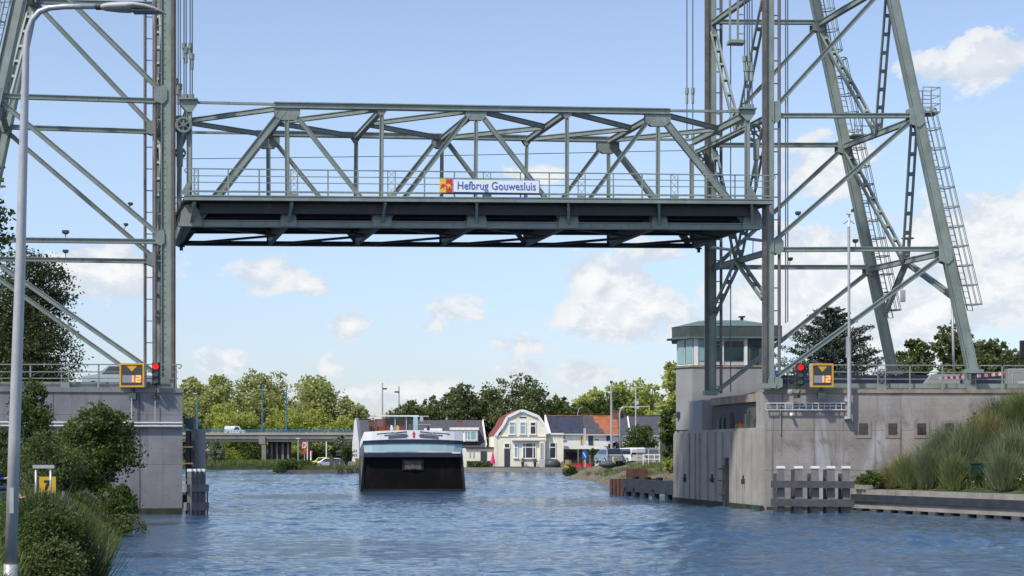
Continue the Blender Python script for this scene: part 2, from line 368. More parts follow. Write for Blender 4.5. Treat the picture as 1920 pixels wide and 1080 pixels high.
def tag(o, label=None, cat=None, group=None, kind=None):
    if label: o['label'] = label
    if cat: o['category'] = cat
    if group: o['group'] = group
    if kind: o['kind'] = kind
    return o
def thing(name, label, cat, loc, group=None):
    o = bpy.data.objects.new(name, None); COL.objects.link(o); o.location = Vector(loc); o.empty_display_size = .3
    return tag(o, label, cat, group)
def copy_tree(o, parent=None):
    c = o.copy(); COL.objects.link(c)
    if parent: c.parent = parent
    for ch in list(o.children): copy_tree(ch, c)
    return c
def dup(o, delta, label=None, rz=None):
    c = copy_tree(o); c.location = o.location + Vector(delta)
    if label: c['label'] = label
    if rz is not None: c.rotation_euler[2] = rz
    return c
def one(mb, *a, **k):
    return mb
def text_mesh(name, txt, size, m, origin, ux, uz, parent, ext=.006, offset=0., align='LEFT', shear=0):
    c = bpy.data.curves.new(name, 'FONT'); c.body = txt; c.size = size; c.extrude = ext; c.offset = offset; c.align_x = align; c.resolution_u = 3; c.shear = shear
    o = bpy.data.objects.new(name, c); COL.objects.link(o)
    dg = bpy.context.evaluated_depsgraph_get(); me = bpy.data.meshes.new_from_object(o.evaluated_get(dg)); me.name = name
    COL.objects.unlink(o); bpy.data.objects.remove(o)
    ux = Vector(ux).normalized(); uz = Vector(uz).normalized(); n = ux.cross(uz)
    M = Matrix(((ux.x, uz.x, n.x, 0), (ux.y, uz.y, n.y, 0), (ux.z, uz.z, n.z, 0), (0, 0, 0, 1)))
    off = Vector(origin) - (root_of(parent).location if parent else Vector())
    me.transform(Matrix.Translation(off) @ M)
    me.materials.clear(); me.materials.append(m)
    q = bpy.data.objects.new(name, me); COL.objects.link(q)
    if parent: q.parent = parent
    return q

# leaf and blade clouds (numpy)
def quads_mesh(name, P, m, parent=None):
    """P: (N,4,3) quads"""
    N = len(P); off = np.array(root_of(parent).location) if parent else np.zeros(3)
    v = (P.reshape(-1, 3) - off).astype(np.float32)
    me = bpy.data.meshes.new(name); me.vertices.add(4 * N); me.vertices.foreach_set('co', v.ravel())
    me.loops.add(4 * N); me.loops.foreach_set('vertex_index', np.arange(4 * N, dtype=np.int32))
    me.polygons.add(N); me.polygons.foreach_set('loop_start', np.arange(0, 4 * N, 4, dtype=np.int32))
    me.update(calc_edges=True); me.validate(); me.materials.append(m)
    o = bpy.data.objects.new(name, me); COL.objects.link(o)
    if parent: o.parent = parent
    return o
def leaf_quads(rng, C, size, flat=0.):
    N = len(C); n = rng.normal(size=(N, 3)); n[:, 2] = n[:, 2] * (1 - flat) + flat * 2
    n /= np.linalg.norm(n, axis=1)[:, None]; a = rng.normal(size=(N, 3)); a -= n * (a * n).sum(1)[:, None]
    a /= np.linalg.norm(a, axis=1)[:, None]; b = np.cross(n, a)
    l = (size * rng.uniform(.6, 1.3, N))[:, None]; wd = l * rng.uniform(.45, .75, N)[:, None]
    return np.stack([C - a * l * .5, C + b * wd * .5 - a * l * .05, C + a * l * .5, C - b * wd * .5 - a * l * .05], 1)
def clump_points(rng, lobes, n, per=14, sig=.16):
    L = np.array(lobes, float); wts = (L[:, 3] * L[:, 4] + L[:, 4] * L[:, 5] + L[:, 3] * L[:, 5]); wts /= wts.sum()
    k = max(6, n // per); idx = rng.choice(len(L), k, p=wts); d = rng.normal(size=(k, 3)); d /= np.linalg.norm(d, axis=1)[:, None]
    r = .45 + .57 * rng.uniform(0, 1, k) ** .6
    cc = L[idx, :3] + d * L[idx, 3:6] * r[:, None]
    pick = rng.integers(0, k, n); mr = L[idx[pick], 3:6].mean(1)
    return cc[pick] + rng.normal(size=(n, 3)) * (sig * mr)[:, None] * np.array([1, 1, .75])
def grow(name, label, cat, px, ybase, Y, top, halfw, leaf, m, n, seed, lobes=9, trunk=.25, group=None, shape='round', zb=None, leafname='crown', per=14, sig=.16, depth=1.0, low=.0):
    """tree or bush standing at px,Y: base row ybase, top row top, half width in px"""
    rng = np.random.default_rng(seed); s = Y / F
    base = W(px, ybase, Y)
    if zb is not None: base.z = zb
    ztop = CH + (HY - top) * s; H = ztop - base.z; hw = halfw * s
    root = thing(name, label, cat, base, group)
    z0 = base.z + H * trunk; ch = (ztop - z0)
    Lb = []
    for i in range(lobes):
        t = (i + .5) / lobes; zz = z0 + ch * (.12 + .74 * t)
        if shape == 'round': prof = math.sqrt(max(.05, 1 - ((t - .42) / .62) ** 2))
        elif shape == 'column': prof = .85 * math.sqrt(max(.08, 1 - ((t - .45) / .6) ** 4))
        elif shape == 'bush': prof = math.sqrt(max(.06, 1 - (t * .93) ** 2.4))
        else: prof = max(.12, 1 - t)
        a = rng.uniform(0, 2 * math.pi) + i * 2.4; rad = hw * prof * rng.uniform(.30, .62); lr = hw * max(.30, prof * rng.uniform(.50, .66))
        Lb.append((base.x + math.cos(a) * rad, base.y + math.sin(a) * rad * depth, zz, lr, lr * depth, min(lr * rng.uniform(.75, 1.05), ch * .32)))
    C = clump_points(rng, Lb, n, per, sig); C[:, 2] = np.maximum(C[:, 2], base.z + low)
    tb = MB(); r0 = max(.05, H * .018); fork = Vector((base.x, base.y, z0 + ch * .25))
    tb.path([base - Vector((0, 0, .1)), base.lerp(fork, .5) + Vector((r0 * .4, 0, 0)), fork, Vector((base.x, base.y, z0 + ch * .75))], [r0 * 1.2, r0, r0 * .75, r0 * .25], 8)
    for (x, y, z, a, b, c) in Lb:
        q = Vector((x, y, z)); st = base.lerp(fork, rng.uniform(.65, 1)); mid = st.lerp(q, .5) + Vector((0, 0, -.05 * H))
        tb.path([st, mid, q], [r0 * .5, r0 * .32, r0 * .1], 6)
    tb.build('trunk' if trunk > .08 else 'stem', BARK, root, True)
    quads_mesh(leafname, leaf_quads(rng, C, leaf * np.ones(n)), m, root)
    return root
def blades(name, pts, h, m, label=None, seed=1, wd=.02, lean=.35, kind='stuff', cat='grass', parent=None):
    rng = np.random.default_rng(seed); P = np.array(pts, float); N = len(P)
    hh = h * rng.uniform(.45, 1.25, N) if np.isscalar(h) else np.array(h) * rng.uniform(.6, 1.2, N)
    a = rng.uniform(0, 2 * math.pi, N); side = np.stack([np.cos(a), np.sin(a), 0 * a], 1)
    ln = rng.normal(size=(N, 3)) * lean; ln[:, 2] = 1; tip = P + ln * hh[:, None]
    w_ = (wd * rng.uniform(.6, 1.4, N))[:, None]
    Q = np.stack([P - side * w_, P + side * w_, tip + side * w_ * .15, tip - side * w_ * .15], 1)
    o = quads_mesh(name, Q, m, parent)
    if not parent: tag(o, label, cat, None, kind)
    return o
# ------------------------------------------------------------------ planes of the bridge
def Yn(px):                                   # depth of the near truss and near tower columns
    i0, i1 = 1 / 80., 1 / 82.8
    if px < 315: return 1 / (i0 * (1 + .000050 * (315 - px)))
    if px > 1440: return 1 / (i1 * (1 - .000012 * (px - 1440)))
    return 1 / (i0 + (i1 - i0) * (px - 315) / 1125)
VPX, SF = 75.0, .923
def pn(px, py, d=0.): return W(px, py, Yn(px) + d)
def pf(px, py, d=0.): return W(px, py, Yn(VPX + (px - VPX) / SF) / SF + d)
VV = Vector((-.28, .96, 0)).normalized()      # along the canal, away from the camera
UB = (pn(1440, 400) - pn(315, 400)); UB.z = 0; UB.normalize()

# ------------------------------------------------------------------ ground and water
def sheet(name, pts, z, m, depth=None):
    b = MB()
    if depth: b.prism([(x, y, z) for x, y in pts], (0, 0, -depth))
    else: b.poly([(x, y, z) for x, y in pts])
    return tag(b.build(name, m), kind='structure')
WATERM = bpy.data.materials.new('canal_water'); WATERM.use_nodes = True
t = NT(WATERM.node_tree); o_ = t.new('ShaderNodeOutputMaterial'); p_ = t.new('ShaderNodeBsdfPrincipled'); t.l.new(p_.outputs[0], o_.inputs[0])
oc = t.new('ShaderNodeTexCoord').outputs['Object']
p_.inputs['Base Color'].default_value = (.034, .080, .145, 1); p_.inputs['Roughness'].default_value = .045; p_.inputs['IOR'].default_value = 1.38
wa = t.noise(t.scaled(oc, (.75, 1.1, 1)), 1.15, 6, .62, .6)
wb = t.noise(t.scaled(oc, (.55, 1.0, 1)), .22, 3, .5, .3)
gust = t.ramp(t.noise(t.scaled(oc, (.35, 1.0, 1)), .035, 3, .5, .5), .35, .65, .55, 1.15)
wd_ = t.noise(t.scaled(oc, (.8, 1.0, 1)), 4.2, 4, .6, .2)
hgt = t.math('ADD', t.math('MULTIPLY', t.math('MULTIPLY', wa, gust), .10), t.math('MULTIPLY', t.math('MULTIPLY', wd_, gust), .040))
bp = t.new('ShaderNodeBump'); bp.inputs['Strength'].default_value = 1.0; bp.inputs['Distance'].default_value = 1.0
t.put(bp.inputs['Height'], hgt); t.l.new(bp.outputs[0], p_.inputs['Normal'])
b = MB(); b.poly([(-500, -60, -.24), (500, -60, -.24), (500, 700, -.24), (-500, 700, -.24)])
tag(b.build('water', WATERM), kind='structure')
# wind waves: a sum of many small wave trains on a grid that is finer near the bridge
def wave_sheet():
    rng = np.random.default_rng(11); ys = [26.0]
    while ys[-1] < 292: ys.append(ys[-1] + min(.62, .085 + .0014 * (ys[-1] - 26)))
    ys = np.array(ys); us = np.linspace(-.46, .46, 560); Yg, Ug = np.meshgrid(ys, us, indexing='ij'); Xg = Ug * (Yg + 8) ; Z = np.zeros_like(Xg)
    gust = np.clip(.80 + .55 * np.sin(Xg * .11 + Yg * .045 + .5) * np.sin(Yg * .075 - Xg * .05 + 1.3 * np.sin(Xg * .06)) + .25 * np.sin(Xg * .31 - Yg * .051 + 2.) + .25 * np.sin(Yg * .23 + Xg * .09), .18, 1.5)
    for i in range(80):
        lam = .42 * (4.0 / .42) ** rng.uniform(0, 1); th = R(-60) + rng.normal() * .65; k_ = 2 * math.pi / lam; slope = .0235 * rng.uniform(.6, 1.4) * (1.08 if lam < 1.6 else .62)
        fade = np.clip((lam / .28 - np.gradient(ys)) , 0, 1)[:, None]
        Z += (slope / k_) * np.sin(k_ * (math.cos(th) * Xg + math.sin(th) * Yg) + rng.uniform(0, 6.28) + .8 * np.sin(Xg * .13 + i) + .6 * np.sin(Yg * .17 + 2 * i)) * fade
    Z *= gust; nr, nc = Xg.shape; me = bpy.data.meshes.new('water'); me.vertices.add(nr * nc); me.vertices.foreach_set('co', np.stack([Xg, Yg, Z], -1).astype(np.float32).ravel())
    a = (np.arange(nr - 1)[:, None] * nc + np.arange(nc - 1)[None]).ravel(); q = np.stack([a, a + 1, a + nc + 1, a + nc], 1).astype(np.int32); N = len(q)
    me.loops.add(4 * N); me.loops.foreach_set('vertex_index', q.ravel()); me.polygons.add(N); me.polygons.foreach_set('loop_start', np.arange(0, 4 * N, 4, dtype=np.int32)); me.polygons.foreach_set('use_smooth', np.ones(N, dtype=bool)); me.update(calc_edges=True)
    me.materials.append(WATERM); o = bpy.data.objects.new('water', me); COL.objects.link(o); return tag(o, kind='structure')
wave_sheet()
sheet('ground', [(-17.5, 90), (-48, 190), (-78, 285), (-41.7, 285), (-34.5, 237), (-22.5, 234), (-22, 243), (7.9, 243), (7.2, 232),
                 (9.5, 166), (11.2, 118), (12.5, 97), (13.8, 91), (300, 91), (4000, 91), (4000, 6000), (-4000, 6000), (-4000, 90)], .62, SOILG, 2.0)
def stone_edge(pts, z0, z1, th, m, name='quay'):
    b = MB()
    for (a, c) in zip(pts[:-1], pts[1:]):
        b.beam((a[0], a[1], (z0 + z1) / 2), (c[0], c[1], (z0 + z1) / 2), th, z1 - z0)
    return tag(b.build(name, m), kind='structure')
stone_edge([(-22.2, 242.6), (7.9, 242.6), (7.0, 232.0)], -.4, .72, .6, CLAY)
stone_edge([(-34.0, 236.0), (-22.4, 233.4), (-22.0, 242.4)], -.4, .42, .5, DARKPL, 'quay')

# left foreground bank
def shoreL(Y): return np.interp(Y, [-5, 5, 20, 39, 66, 79], [6, 0.5, -5.6, -9.56, -15.4, -18.3])
def bankw(Y): return np.interp(Y, [0, 20, 45, 80], [1.0, 1.1, 2.4, 2.6])
def zL(X, Y):
    s = (shoreL(Y) - X) / bankw(Y)
    t = np.clip(s, 0, 1); z = -.25 + 1.72 * (t * t * (3 - 2 * t)) ** .8
    return z + .10 * np.sin(X * 1.7 + Y * .9) * np.clip(s, 0, 1) * .8 + np.clip(s - 2.5, 0, 4) * .05
b = MB(); Ys = np.linspace(-4, 78.5, 96); Ss = np.concatenate([np.linspace(-.6, 1.2, 12), np.array([1.6, 2.2, 3, 4.5, 7, 11, 18])])
ids = [[b.add([(shoreL(y) - s * bankw(y), y, float(zL(shoreL(y) - s * bankw(y), y)))]) for s in Ss] for y in Ys]
for i in range(len(Ys) - 1):
    for j in range(len(Ss) - 1): b.face(ids[i][j], ids[i + 1][j], ids[i + 1][j + 1], ids[i][j + 1])
tag(b.build('river_bank', SOILG, None, True), kind='structure')

# ------------------------------------------------------------------ abutments
AZ = 6.12
LA0 = W(-260, 728, 76.2); LA1 = W(342, 728, 79.0)
root = thing('concrete_abutment', 'grey concrete bridge abutment on the left bank with two pale pipes along it', 'abutment', (LA1.x, LA1.y, 0))
def wallbox(b, A, B, back, z0, z1):
    """block with front edge A-B running back along vector back"""
    a = Vector((A[0], A[1], 0)); c = Vector((B[0], B[1], 0)); k = Vector((back[0], back[1], 0)); Z0 = Vector((0, 0, z0)); Z1 = Vector((0, 0, z1))
    b.hexa([a + Z0, c + Z0, c + k + Z0, a + k + Z0, a + Z1, c + Z1, c + k + Z1, a + k + Z1])
UL = (LA1 - LA0); UL.z = 0; UL.normalize(); NL = Vector((UL.y, -UL.x, 0))
b = MB(); wallbox(b, LA0, LA1, VV * 11.5, -1, AZ - .22); b.build('wall', CONC_L, root)
b = MB(); wallbox(b, LA0 + NL * .06, LA1 + NL * .06 + UL * .05, VV * 11.5, AZ - .22, AZ); b.build('coping', CONC_L, root)
b = MB(); wallbox(b, LA0 + NL * .004, LA1 + NL * .004 + UL * .004, VV * .3, -.2, .28); b.build('waterline_stain', ALGAE, root)
for zz in (4.42, 4.26):
    b = MB(); b.tube(LA0 + NL * .14 - Vector((0, 0, LA0.z - zz)), LA1 + NL * .14 - Vector((0, 0, LA1.z - zz)), .055); b.build('pipe', ALU, root)
b = MB()
for px in (18, 100, 262):
    q = W(px, 760, 76.2 + (79 - 76.2) * (px + 260) / 602); b.beam((q.x, q.y - .012, -.2), (q.x, q.y - .012, AZ - .25), .045, .03)
b.build('joint', DARKPL, root)
b = MB(); q = W(247, 780, 78.35); b.tube((q.x, q.y, 4.5), (q.x, q.y, 5.6), .03); q2 = W(291, 780, 78.6); b.tube((q2.x, q2.y, 4.5), (q2.x, q2.y, 5.5), .02); b.tube((q.x, q.y, 4.5), (q.x - .35, q.y - .01, 4.5), .025); b.build('conduit', ALU, root)
# fender machinery hung on the pier end: dark slots with rusty rungs
b = MB(); e0 = LA1 + UL * .12 + VV * .3
for k in (0.05, .32): b.box((e0.x + k + .1, e0.y + .3, 1.9), .2, .5, 4.3)
b.build('fender_slot', BLACKST, root)
for yy in (838, 869, 900):
    q = W(353, yy, 79.1); b = MB(); b.box(q, .50, .3, .06); b.build('rung', ORANGE, root)
b = MB(); pts = [W(344, 784, 79.6), W(362, 784, 79.6), W(363, 806, 79.6), W(355, 806, 79.6), W(350, 798, 79.6), W(344, 794, 79.6)]
b.prism([Vector(p) for p in pts], (0, .8, 0)); b.build('fender_head', FASC, root)

# round pile and timber fender at the left pier
q = W(373.5, 806, 81.5)
b = MB(); b.tube((q.x, q.y, -.6), (q.x, q.y, q.z), .315, n=20); o = b.build('fender_pile', CONC_H, None, True)
tag(o, 'round grey concrete pile standing in the water beside the left pier', 'pile')
YF = 76.8
root = thing('timber_fender', 'timber fender with one block of white capped piles at the corner of the left pier', 'fender', (W(368, 900, YF).x, YF, 0))
for i in range(4):
    q0 = W(352 + i * 8.3, 884, YF + .25 * i); b = MB(); b.box((q0.x + .1, q0.y, (q0.z - .6) / 2), .20, .26, q0.z + .6); p = b.build('pile', WOOD, root)
    b = MB(); b.box((q0.x + .1, q0.y, q0.z + .06), .215, .28, .12); b.build('pile_cap', WHITE, p)
for (ya, yb) in ((908, 922), (942, 957)):
    a = W(347, (ya + yb) / 2, YF - .22); c = W(389, (ya + yb) / 2, YF + .8); b = MB(); b.beam(a, c, .22, (yb - ya) * YF / F); b.build('waling', WOODD if False else WOOD, root)
b = MB()
for i in range(5):
    a = W(370 + i * 4.5, 932, YF + .4 + .1 * i); b.box((a.x, a.y + .1, .55), .05, .1, 1.2)
b.build('plank', WOODD, root)

# ---- right abutment
RA0 = W(1432, 731, 83.0); RA1 = W(2500, 731, 83.0)
PC0 = V3(12.83, 83.0, 0); PC1 = V3(9.93, 99.0, 0)          # channel face of the lower pier
PD = (PC1 - PC0).normalized()
root = thing('stone_abutment', 'weathered pink grey concrete abutment on the right bank with small barred windows', 'abutment', (PC0.x, PC0.y, 0))
RZ = W(1500, 737, 83.0).z
b = MB(); wallbox(b, PC0 + V3(.12, 0, 0), RA1, V3(0, 9, 0), -1, RZ); b.build('wall', CONC_R, root)
b = MB(); wallbox(b, PC0 + V3(.10, -.07, 0), RA1 + V3(0, -.07, 0), V3(0, 9.05, 0), RZ, RZ + .19); b.build('coping', CONC_B, root)
# lower channel pier with ribbed face
b = MB(); zt = 4.28; L = (PC1 - PC0).length; NP = Vector((-PD.y, PD.x, 0))
wallbox(b, PC0 + PD * .05, PC0 + PD * .05 + V3(1.6, 0, 0), PD * (L - .05), -1, zt)
b.build('channel_wall', CONC_S, root)
rng = np.random.default_rng(5); s = 1.6
while s < L - .5:
    wdt = rng.uniform(.35, 1.1); a = PC0 + PD * s + NP * .03; c = PC0 + PD * (s + wdt) + NP * .03
    b = MB(); b.beam((a.x, a.y, (zt - .5) / 2 - .1), (c.x, c.y, (zt - .5) / 2 - .1), .06 + rng.uniform(0, .10), zt + .4); b.build('rib', CONC_S, root)
    s += wdt + rng.uniform(.25, .8)
b = MB(); a = PC0 + PD * -.05 + NP * .05; c = PC1 + NP * .05; b.beam((a.x, a.y, .02), (c.x, c.y, .02), .16, .50); b.beam((PC0.x + .2, PC0.y - .02, .0), (RA1.x, RA1.y - .02, .0), .06, .42); b.build('waterline_stain', ALGAE, root)
b = MB(); a = PC0 + PD * 5.4 + NP * .18; b.box((a.x, a.y, 1.05), .34, .30, 2.5, ux=PD); b.box((a.x, a.y, 2.5), .2, .2, .4, ux=PD); p = b.build('guide_post', BLACKST, root)
for zz in (2.1, 1.45, .7):
    b = MB(); q = a + PD * .12 + NP * .2; b.box((q.x, q.y, zz), .5, .3, .07, ux=PD); b.build('bracket', RUST, p)
for (px, py) in ((1288, 899), (1339, 900), (1398, 903)):
    tt = None
    for s in np.linspace(0, L, 400):
        q = PC0 + PD * s
        if abs(CX + q.x * F / q.y - px) < 1.0: tt = q; break
    if tt is not None:
        z = CH + (HY - py) * tt.y / F; b = MB(); q = tt + NP * .16; b.box((q.x, q.y, z), .22, .18, .26, ux=PD); b.tube((q.x, q.y, z + .1), (q.x, q.y, z + .33), .05); b.build('mooring_hook', BLACKST, root)
# recess and platform under the tower
C0 = PC0 + V3(.02, .5, 0); 
def onpier(s, n=0.): return PC0 + PD * s + NP * n
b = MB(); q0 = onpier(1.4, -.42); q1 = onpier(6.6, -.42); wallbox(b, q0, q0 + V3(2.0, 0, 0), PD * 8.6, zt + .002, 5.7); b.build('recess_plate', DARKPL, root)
b = MB(); q0 = onpier(.9, -.25); wallbox(b, q0, q0 + V3(3.5, 0, 0), PD * 8.8, 5.66, 6.08); b.build('platform', CONC_B, root)
b = MB(); q0 = onpier(.05, -.06); wallbox(b, q0, q0 + V3(1.2, 0, 0), PD * 1.15, zt + .004, 6.10); b.build('buttress', CONC_S, root)
b = MB(); q0 = onpier(10.9, -.10); wallbox(b, q0, q0 + V3(3.0, 0, 0), PD * 2.6, zt + .004, 6.02); b.build('buttress', CONC_H, root)
for (s, w_, h, mm) in ((2.2, .5, .45, FASC), (3.3, .25, .75, FASC), (4.6, .9, .25, ORANGE), (6.3, .7, .75, DARKPL), (8.2, .6, .5, FASC), (1.6, .4, .3, RUST), (7.3, .3, .6, FASC)):
    q = onpier(s, -.35); b = MB(); b.box((q.x, q.y, zt + h / 2 + .005), w_, .35, h, ux=PD); b.tube((q.x, q.y, zt + h), (q.x, q.y, zt + h + .18), .06); b.build('machine_housing', mm, root, bevel=.02)
# barred windows
for i, px in enumerate((1619, 1674, 1728, 1780)):
    q = W(px, 804, 83.0); b = MB()
    for (dx, dz, sx, sz) in ((0, .36, .78, .16), (0, -.40, .78, .16), (-.31, -.02, .16, .60), (.31, -.02, .16, .60)): b.box((q.x + dx, q.y - .002, q.z + dz), sx, .05, sz)
    fr = b.build('window', WFRAME, root)
    b = MB(); b.box((q.x, q.y - .003, q.z - .02), .50, .02, .60); b.build('pane', GLASSD, fr)
    b = MB()
    for k in (-.14, 0, .14): b.box((q.x + k * .8, q.y - .02, q.z - .02), .014, .02, .60)
    for k in (-.16, .12): b.box((q.x, q.y - .032, q.z - .02 + k), .50, .015, .016)
    b.build('bars', RUSTST, fr)
# cable ladder tray and fittings on the wall
b = MB(); x0 = W(1436, 762, 82.8); x1 = W(1588, 762, 82.8)
for dz in (.17, -.17): b.beam((x0.x, 82.8, x0.z + dz), (x1.x, 82.8, x0.z + dz), .06, .055)
b.beam((x0.x, 82.9, x0.z + .02), (x1.x - .3, 82.9, x0.z + .02), .05, .05)
for i in range(13): xx = x0.x + (x1.x - x0.x) * (i / 12) ** .8; b.box((xx, 82.8, x0.z), .035, .05, .30)
b.build('cable_tray', ALU, root)
q = W(1484, 778, 82.75); b = MB(); b.ball(q, .09, .09, .09); b.box(q + V3(0, .1, .05), .12, .2, .1); b.build('wall_camera', WHITE, root, True)
q = W(1482, 736, 82.6); b = MB(); b.ball(q, .16, .13, .17); b.build('beacon', CONC_H, root, True)
b = MB()
for (px, y0, y1, ww) in ((1463, 742, 815, .05), (1490, 755, 770, .1)): q = W(px, y0, 82.95); q2 = W(px, y1, 82.95); b.beam(q, q2, ww, .03, up=(0, 1, 0))
b.build('drip_pipe', CONC_S, root)
# road slabs behind both abutments
b = MB(); wallbox(b, LA0 + VV * 1.2 + V3(-120, 0, 0), LA1 + VV * 1.2 - UL * .3, VV * 9.5, AZ - .5, AZ + .004); tag(b.build('road', ASPH), kind='structure')
b = MB(); b.bb(15.5, 160, 92.1, 170, .3, 6.02); tag(b.build('embankment', SOILG), kind='structure')
b = MB(); b.bb(15.5, 160, 92.1, 101, 5.9, 6.04); tag(b.build('road', ASPH), kind='structure')

# ------------------------------------------------------------------ lift span
B0 = pn(345, 420)
span = thing('lift_bridge', 'raised grey green steel truss lift bridge spanning the canal between its two towers', 'bridge', (B0.x, B0.y, B0.z - .3))
def jit(i): return .002 * (i % 7)
def member(name, p0, p1, w_, h, i=0, m=STEEL, par=None, up=(0, 0, 1), tf=.035):
    b = MB(); b.hbeam(p0, p1, w_ + jit(i), h, up, tf); return b.build(name, m, par or span)
N_TOP = [(537, 199), (715, 202), (892, 204.5), (1062, 207), (1233, 209.5)]
F_TOP = [(502, 251), (667, 254), (828, 257), (987, 259.5), (1140, 261.5)]
N_BOT = [(357, 420), (540, 420.5), (715, 421), (892, 422.5), (1064, 424), (1234, 425), (1408, 426)]
F_BOT = [(336, 456), (505, 457), (667, 458), (828, 459), (985, 460), (1142, 460.5), (1297, 461)]
# near truss
b = MB(); b.hbeam(pn(514, 197.5), pn(1255, 209.5), .40, .29, tf=.05); b.build('top_chord', STEEL, span)
b = MB(); b.hbeam(pn(345, 419), pn(1418, 425.5), .34, .33, tf=.05); b.build('lower_chord', STEEL, span)
b = MB(); b.beam(pn(362, 192), pn(514, 195.5), .14, .12); b.build('top_tie', STEEL, span)
b = MB(); b.beam(pn(1255, 207.5), pn(1394, 209.5), .14, .12); b.build('top_tie', STEEL, span)
for i, ((px, py), (qx, qy)) in enumerate(zip(N_TOP, N_BOT[1:6])): member('post', pn(px + 1, py + 3), pn(qx - 1, qy - 5), .25, .20, i, up=(1, 0, 0))
for i, (a, c, wd_) in enumerate((((355, 205), (355, 415), .24), ((1401, 222), (1401, 420), .26))): member('end_post', pn(*a), pn(*c), .25, wd_, i, up=(1, 0, 0))
for i, (a, c, h) in enumerate((((533, 205), (366, 418), .36), ((553, 214), (714, 418), .22), ((880, 213), (722, 418), .24), ((902, 215), (1060, 420), .22), ((1216, 226), (1070, 420), .22), ((1236, 214), (1404, 423), .36))):
    member('diagonal', pn(*a), pn(*c), .28, h, i)
def plate(name, pts, th, par=None, fn=pn, m=STEEL, off=.115):
    for s in (-off, off):
        b = MB(); q = [fn(x, y) for x, y in pts]; d = VV * th; b.prism([p + VV * s - d / 2 for p in q], d); b.build(name, m, par or span)
plate('gusset_plate', [(514, 203), (562, 203.5), (562, 216), (552, 226), (524, 226), (514, 218)], .03)
plate('gusset_plate', [(872, 210), (911, 210.5), (911, 218), (903, 226), (880, 226), (872, 218)], .03)
plate('gusset_plate', [(1209, 215), (1256, 215), (1256, 227), (1246, 237), (1220, 237), (1209, 230)], .03)
for (x, y) in ((715, 208), (1062, 213)): plate('gusset_plate', [(x - 10, y), (x + 10, y), (x + 4, y + 9), (x - 4, y + 9)], .03)
for i, (x, y) in enumerate(N_BOT):
    a = 16 if i in (1, 5) else 20
    if i == 0: a = 22
    plate('gusset_plate', [(x - a, y + 5), (x + a, y + 5), (x + a * .8, y - 22), (x + a * .35, y - 36), (x - a * .35, y - 36), (x - a * .8, y - 22)], .025, off=.21)
plate('gusset_plate', [(339, 188), (370, 188), (370, 195), (359, 211), (350, 211), (339, 198)], .04, off=.15)
plate('gusset_plate', [(1387, 206), (1414, 206), (1414, 213), (1405, 227), (1397, 227), (1387, 216)], .04, off=.15)
for (x0, x1, y) in ((337, 371, 187), (1384, 1417, 205)):
    b = MB(); b.beam(pn(x0, y), pn(x1, y), .6, .07); b.build('cap_plate', STEEL, span)
for (x, y) in ((341, 358), (1410, 366)):
    b = MB(); q = [pn(x - 4 if x < 900 else x - 10, y + 8), pn(x + 14 if x < 900 else x + 8, y + 8), pn(x + 14 if x < 900 else x - 4, y - 14), pn(x + 8 if x < 900 else x - 10, y - 14)]; b.prism([p - VV * .24 for p in q], VV * .03); b.build('end_bracket', STEEL, span)
# far truss
b = MB(); b.hbeam(pf(480, 250), pf(1160, 262), .36, .29, tf=.05); b.build('top_chord', STEEL, span)
b = MB(); b.beam(pf(335, 248), pf(480, 250), .14, .12); b.build('top_tie', STEEL, span)
b = MB(); b.beam(pf(1160, 261), pf(1297, 262), .14, .12); b.build('top_tie', STEEL, span)
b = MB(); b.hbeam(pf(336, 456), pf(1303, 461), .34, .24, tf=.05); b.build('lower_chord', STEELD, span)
for i, ((px, py), (qx, qy)) in enumerate(zip(F_TOP, F_BOT[1:6])): member('post', pf(px + 1, py + 3), pf(qx - 1, qy - 4), .24, .20, i + 2, up=(1, 0, 0))
for i, (x, a, c) in enumerate(((336, 258, 450), (1297, 270, 455))): member('end_post', pf(x, a), pf(x, c), .24, .24, i, up=(1, 0, 0))
for i, (a, c, h) in enumerate((((498, 256), (345, 452), .34), ((512, 262), (666, 452), .22), ((818, 264), (670, 452), .24), ((838, 266), (983, 455), .22), ((1127, 276), (992, 455), .22), ((1143, 266), (1292, 457), .34))):
    member('diagonal', pf(*a), pf(*c), .26, h, i)
plate('gusset_plate', [(482, 256), (524, 257), (524, 270), (514, 279), (492, 279), (482, 268)], .03, fn=pf)
plate('gusset_plate', [(810, 262), (843, 263), (843, 272), (835, 279), (818, 279), (810, 272)], .03, fn=pf)
plate('gusset_plate', [(1119, 267), (1160, 268), (1160, 279), (1150, 288), (1130, 288), (1119, 282)], .03, fn=pf)
for (x, y) in ((667, 259), (987, 264)): plate('gusset_plate', [(x - 9, y), (x + 9, y), (x + 3, y + 9), (x - 3, y + 9)], .03, fn=pf)
# top lateral bracing: cross struts and K braces
nt = [pn(355, 197)] + [pn(x, y) for x, y in N_TOP] + [pn(1401, 210)]
ft = [pf(336, 249)] + [pf(x, y) for x, y in F_TOP] + [pf(1297, 263)]
mids = [(a + c) / 2 for a, c in zip(nt, ft)]
for i, (a, c) in enumerate(zip(nt, ft)):
    d = (c - a).normalized(); member('cross_strut', a + d * .22 - V3(0, 0, .12), c - d * .22 - V3(0, 0, .12), .26, .34 if i in (0, 6) else .28, i)
for k, (m0, t0) in enumerate(((0, 1), (1, 2), (2, 3), (4, 3), (5, 4), (6, 5))):
    for j, pt in enumerate((nt[t0], ft[t0])):
        m_ = mids[m0] - V3(0, 0, .10 + .03 * j); d = (pt - m_).normalized(); member('lateral_brace', m_ + d * .16, pt - d * .25 - V3(0, 0, .06), .22, .24, k + j)
# portal strut level at the two ends and knee braces
for (a, c) in ((pn(358, 226), pf(338, 276)), (pn(1399, 240), pf(1296, 290))): member('portal_strut', a, c, .2, .2, 3)
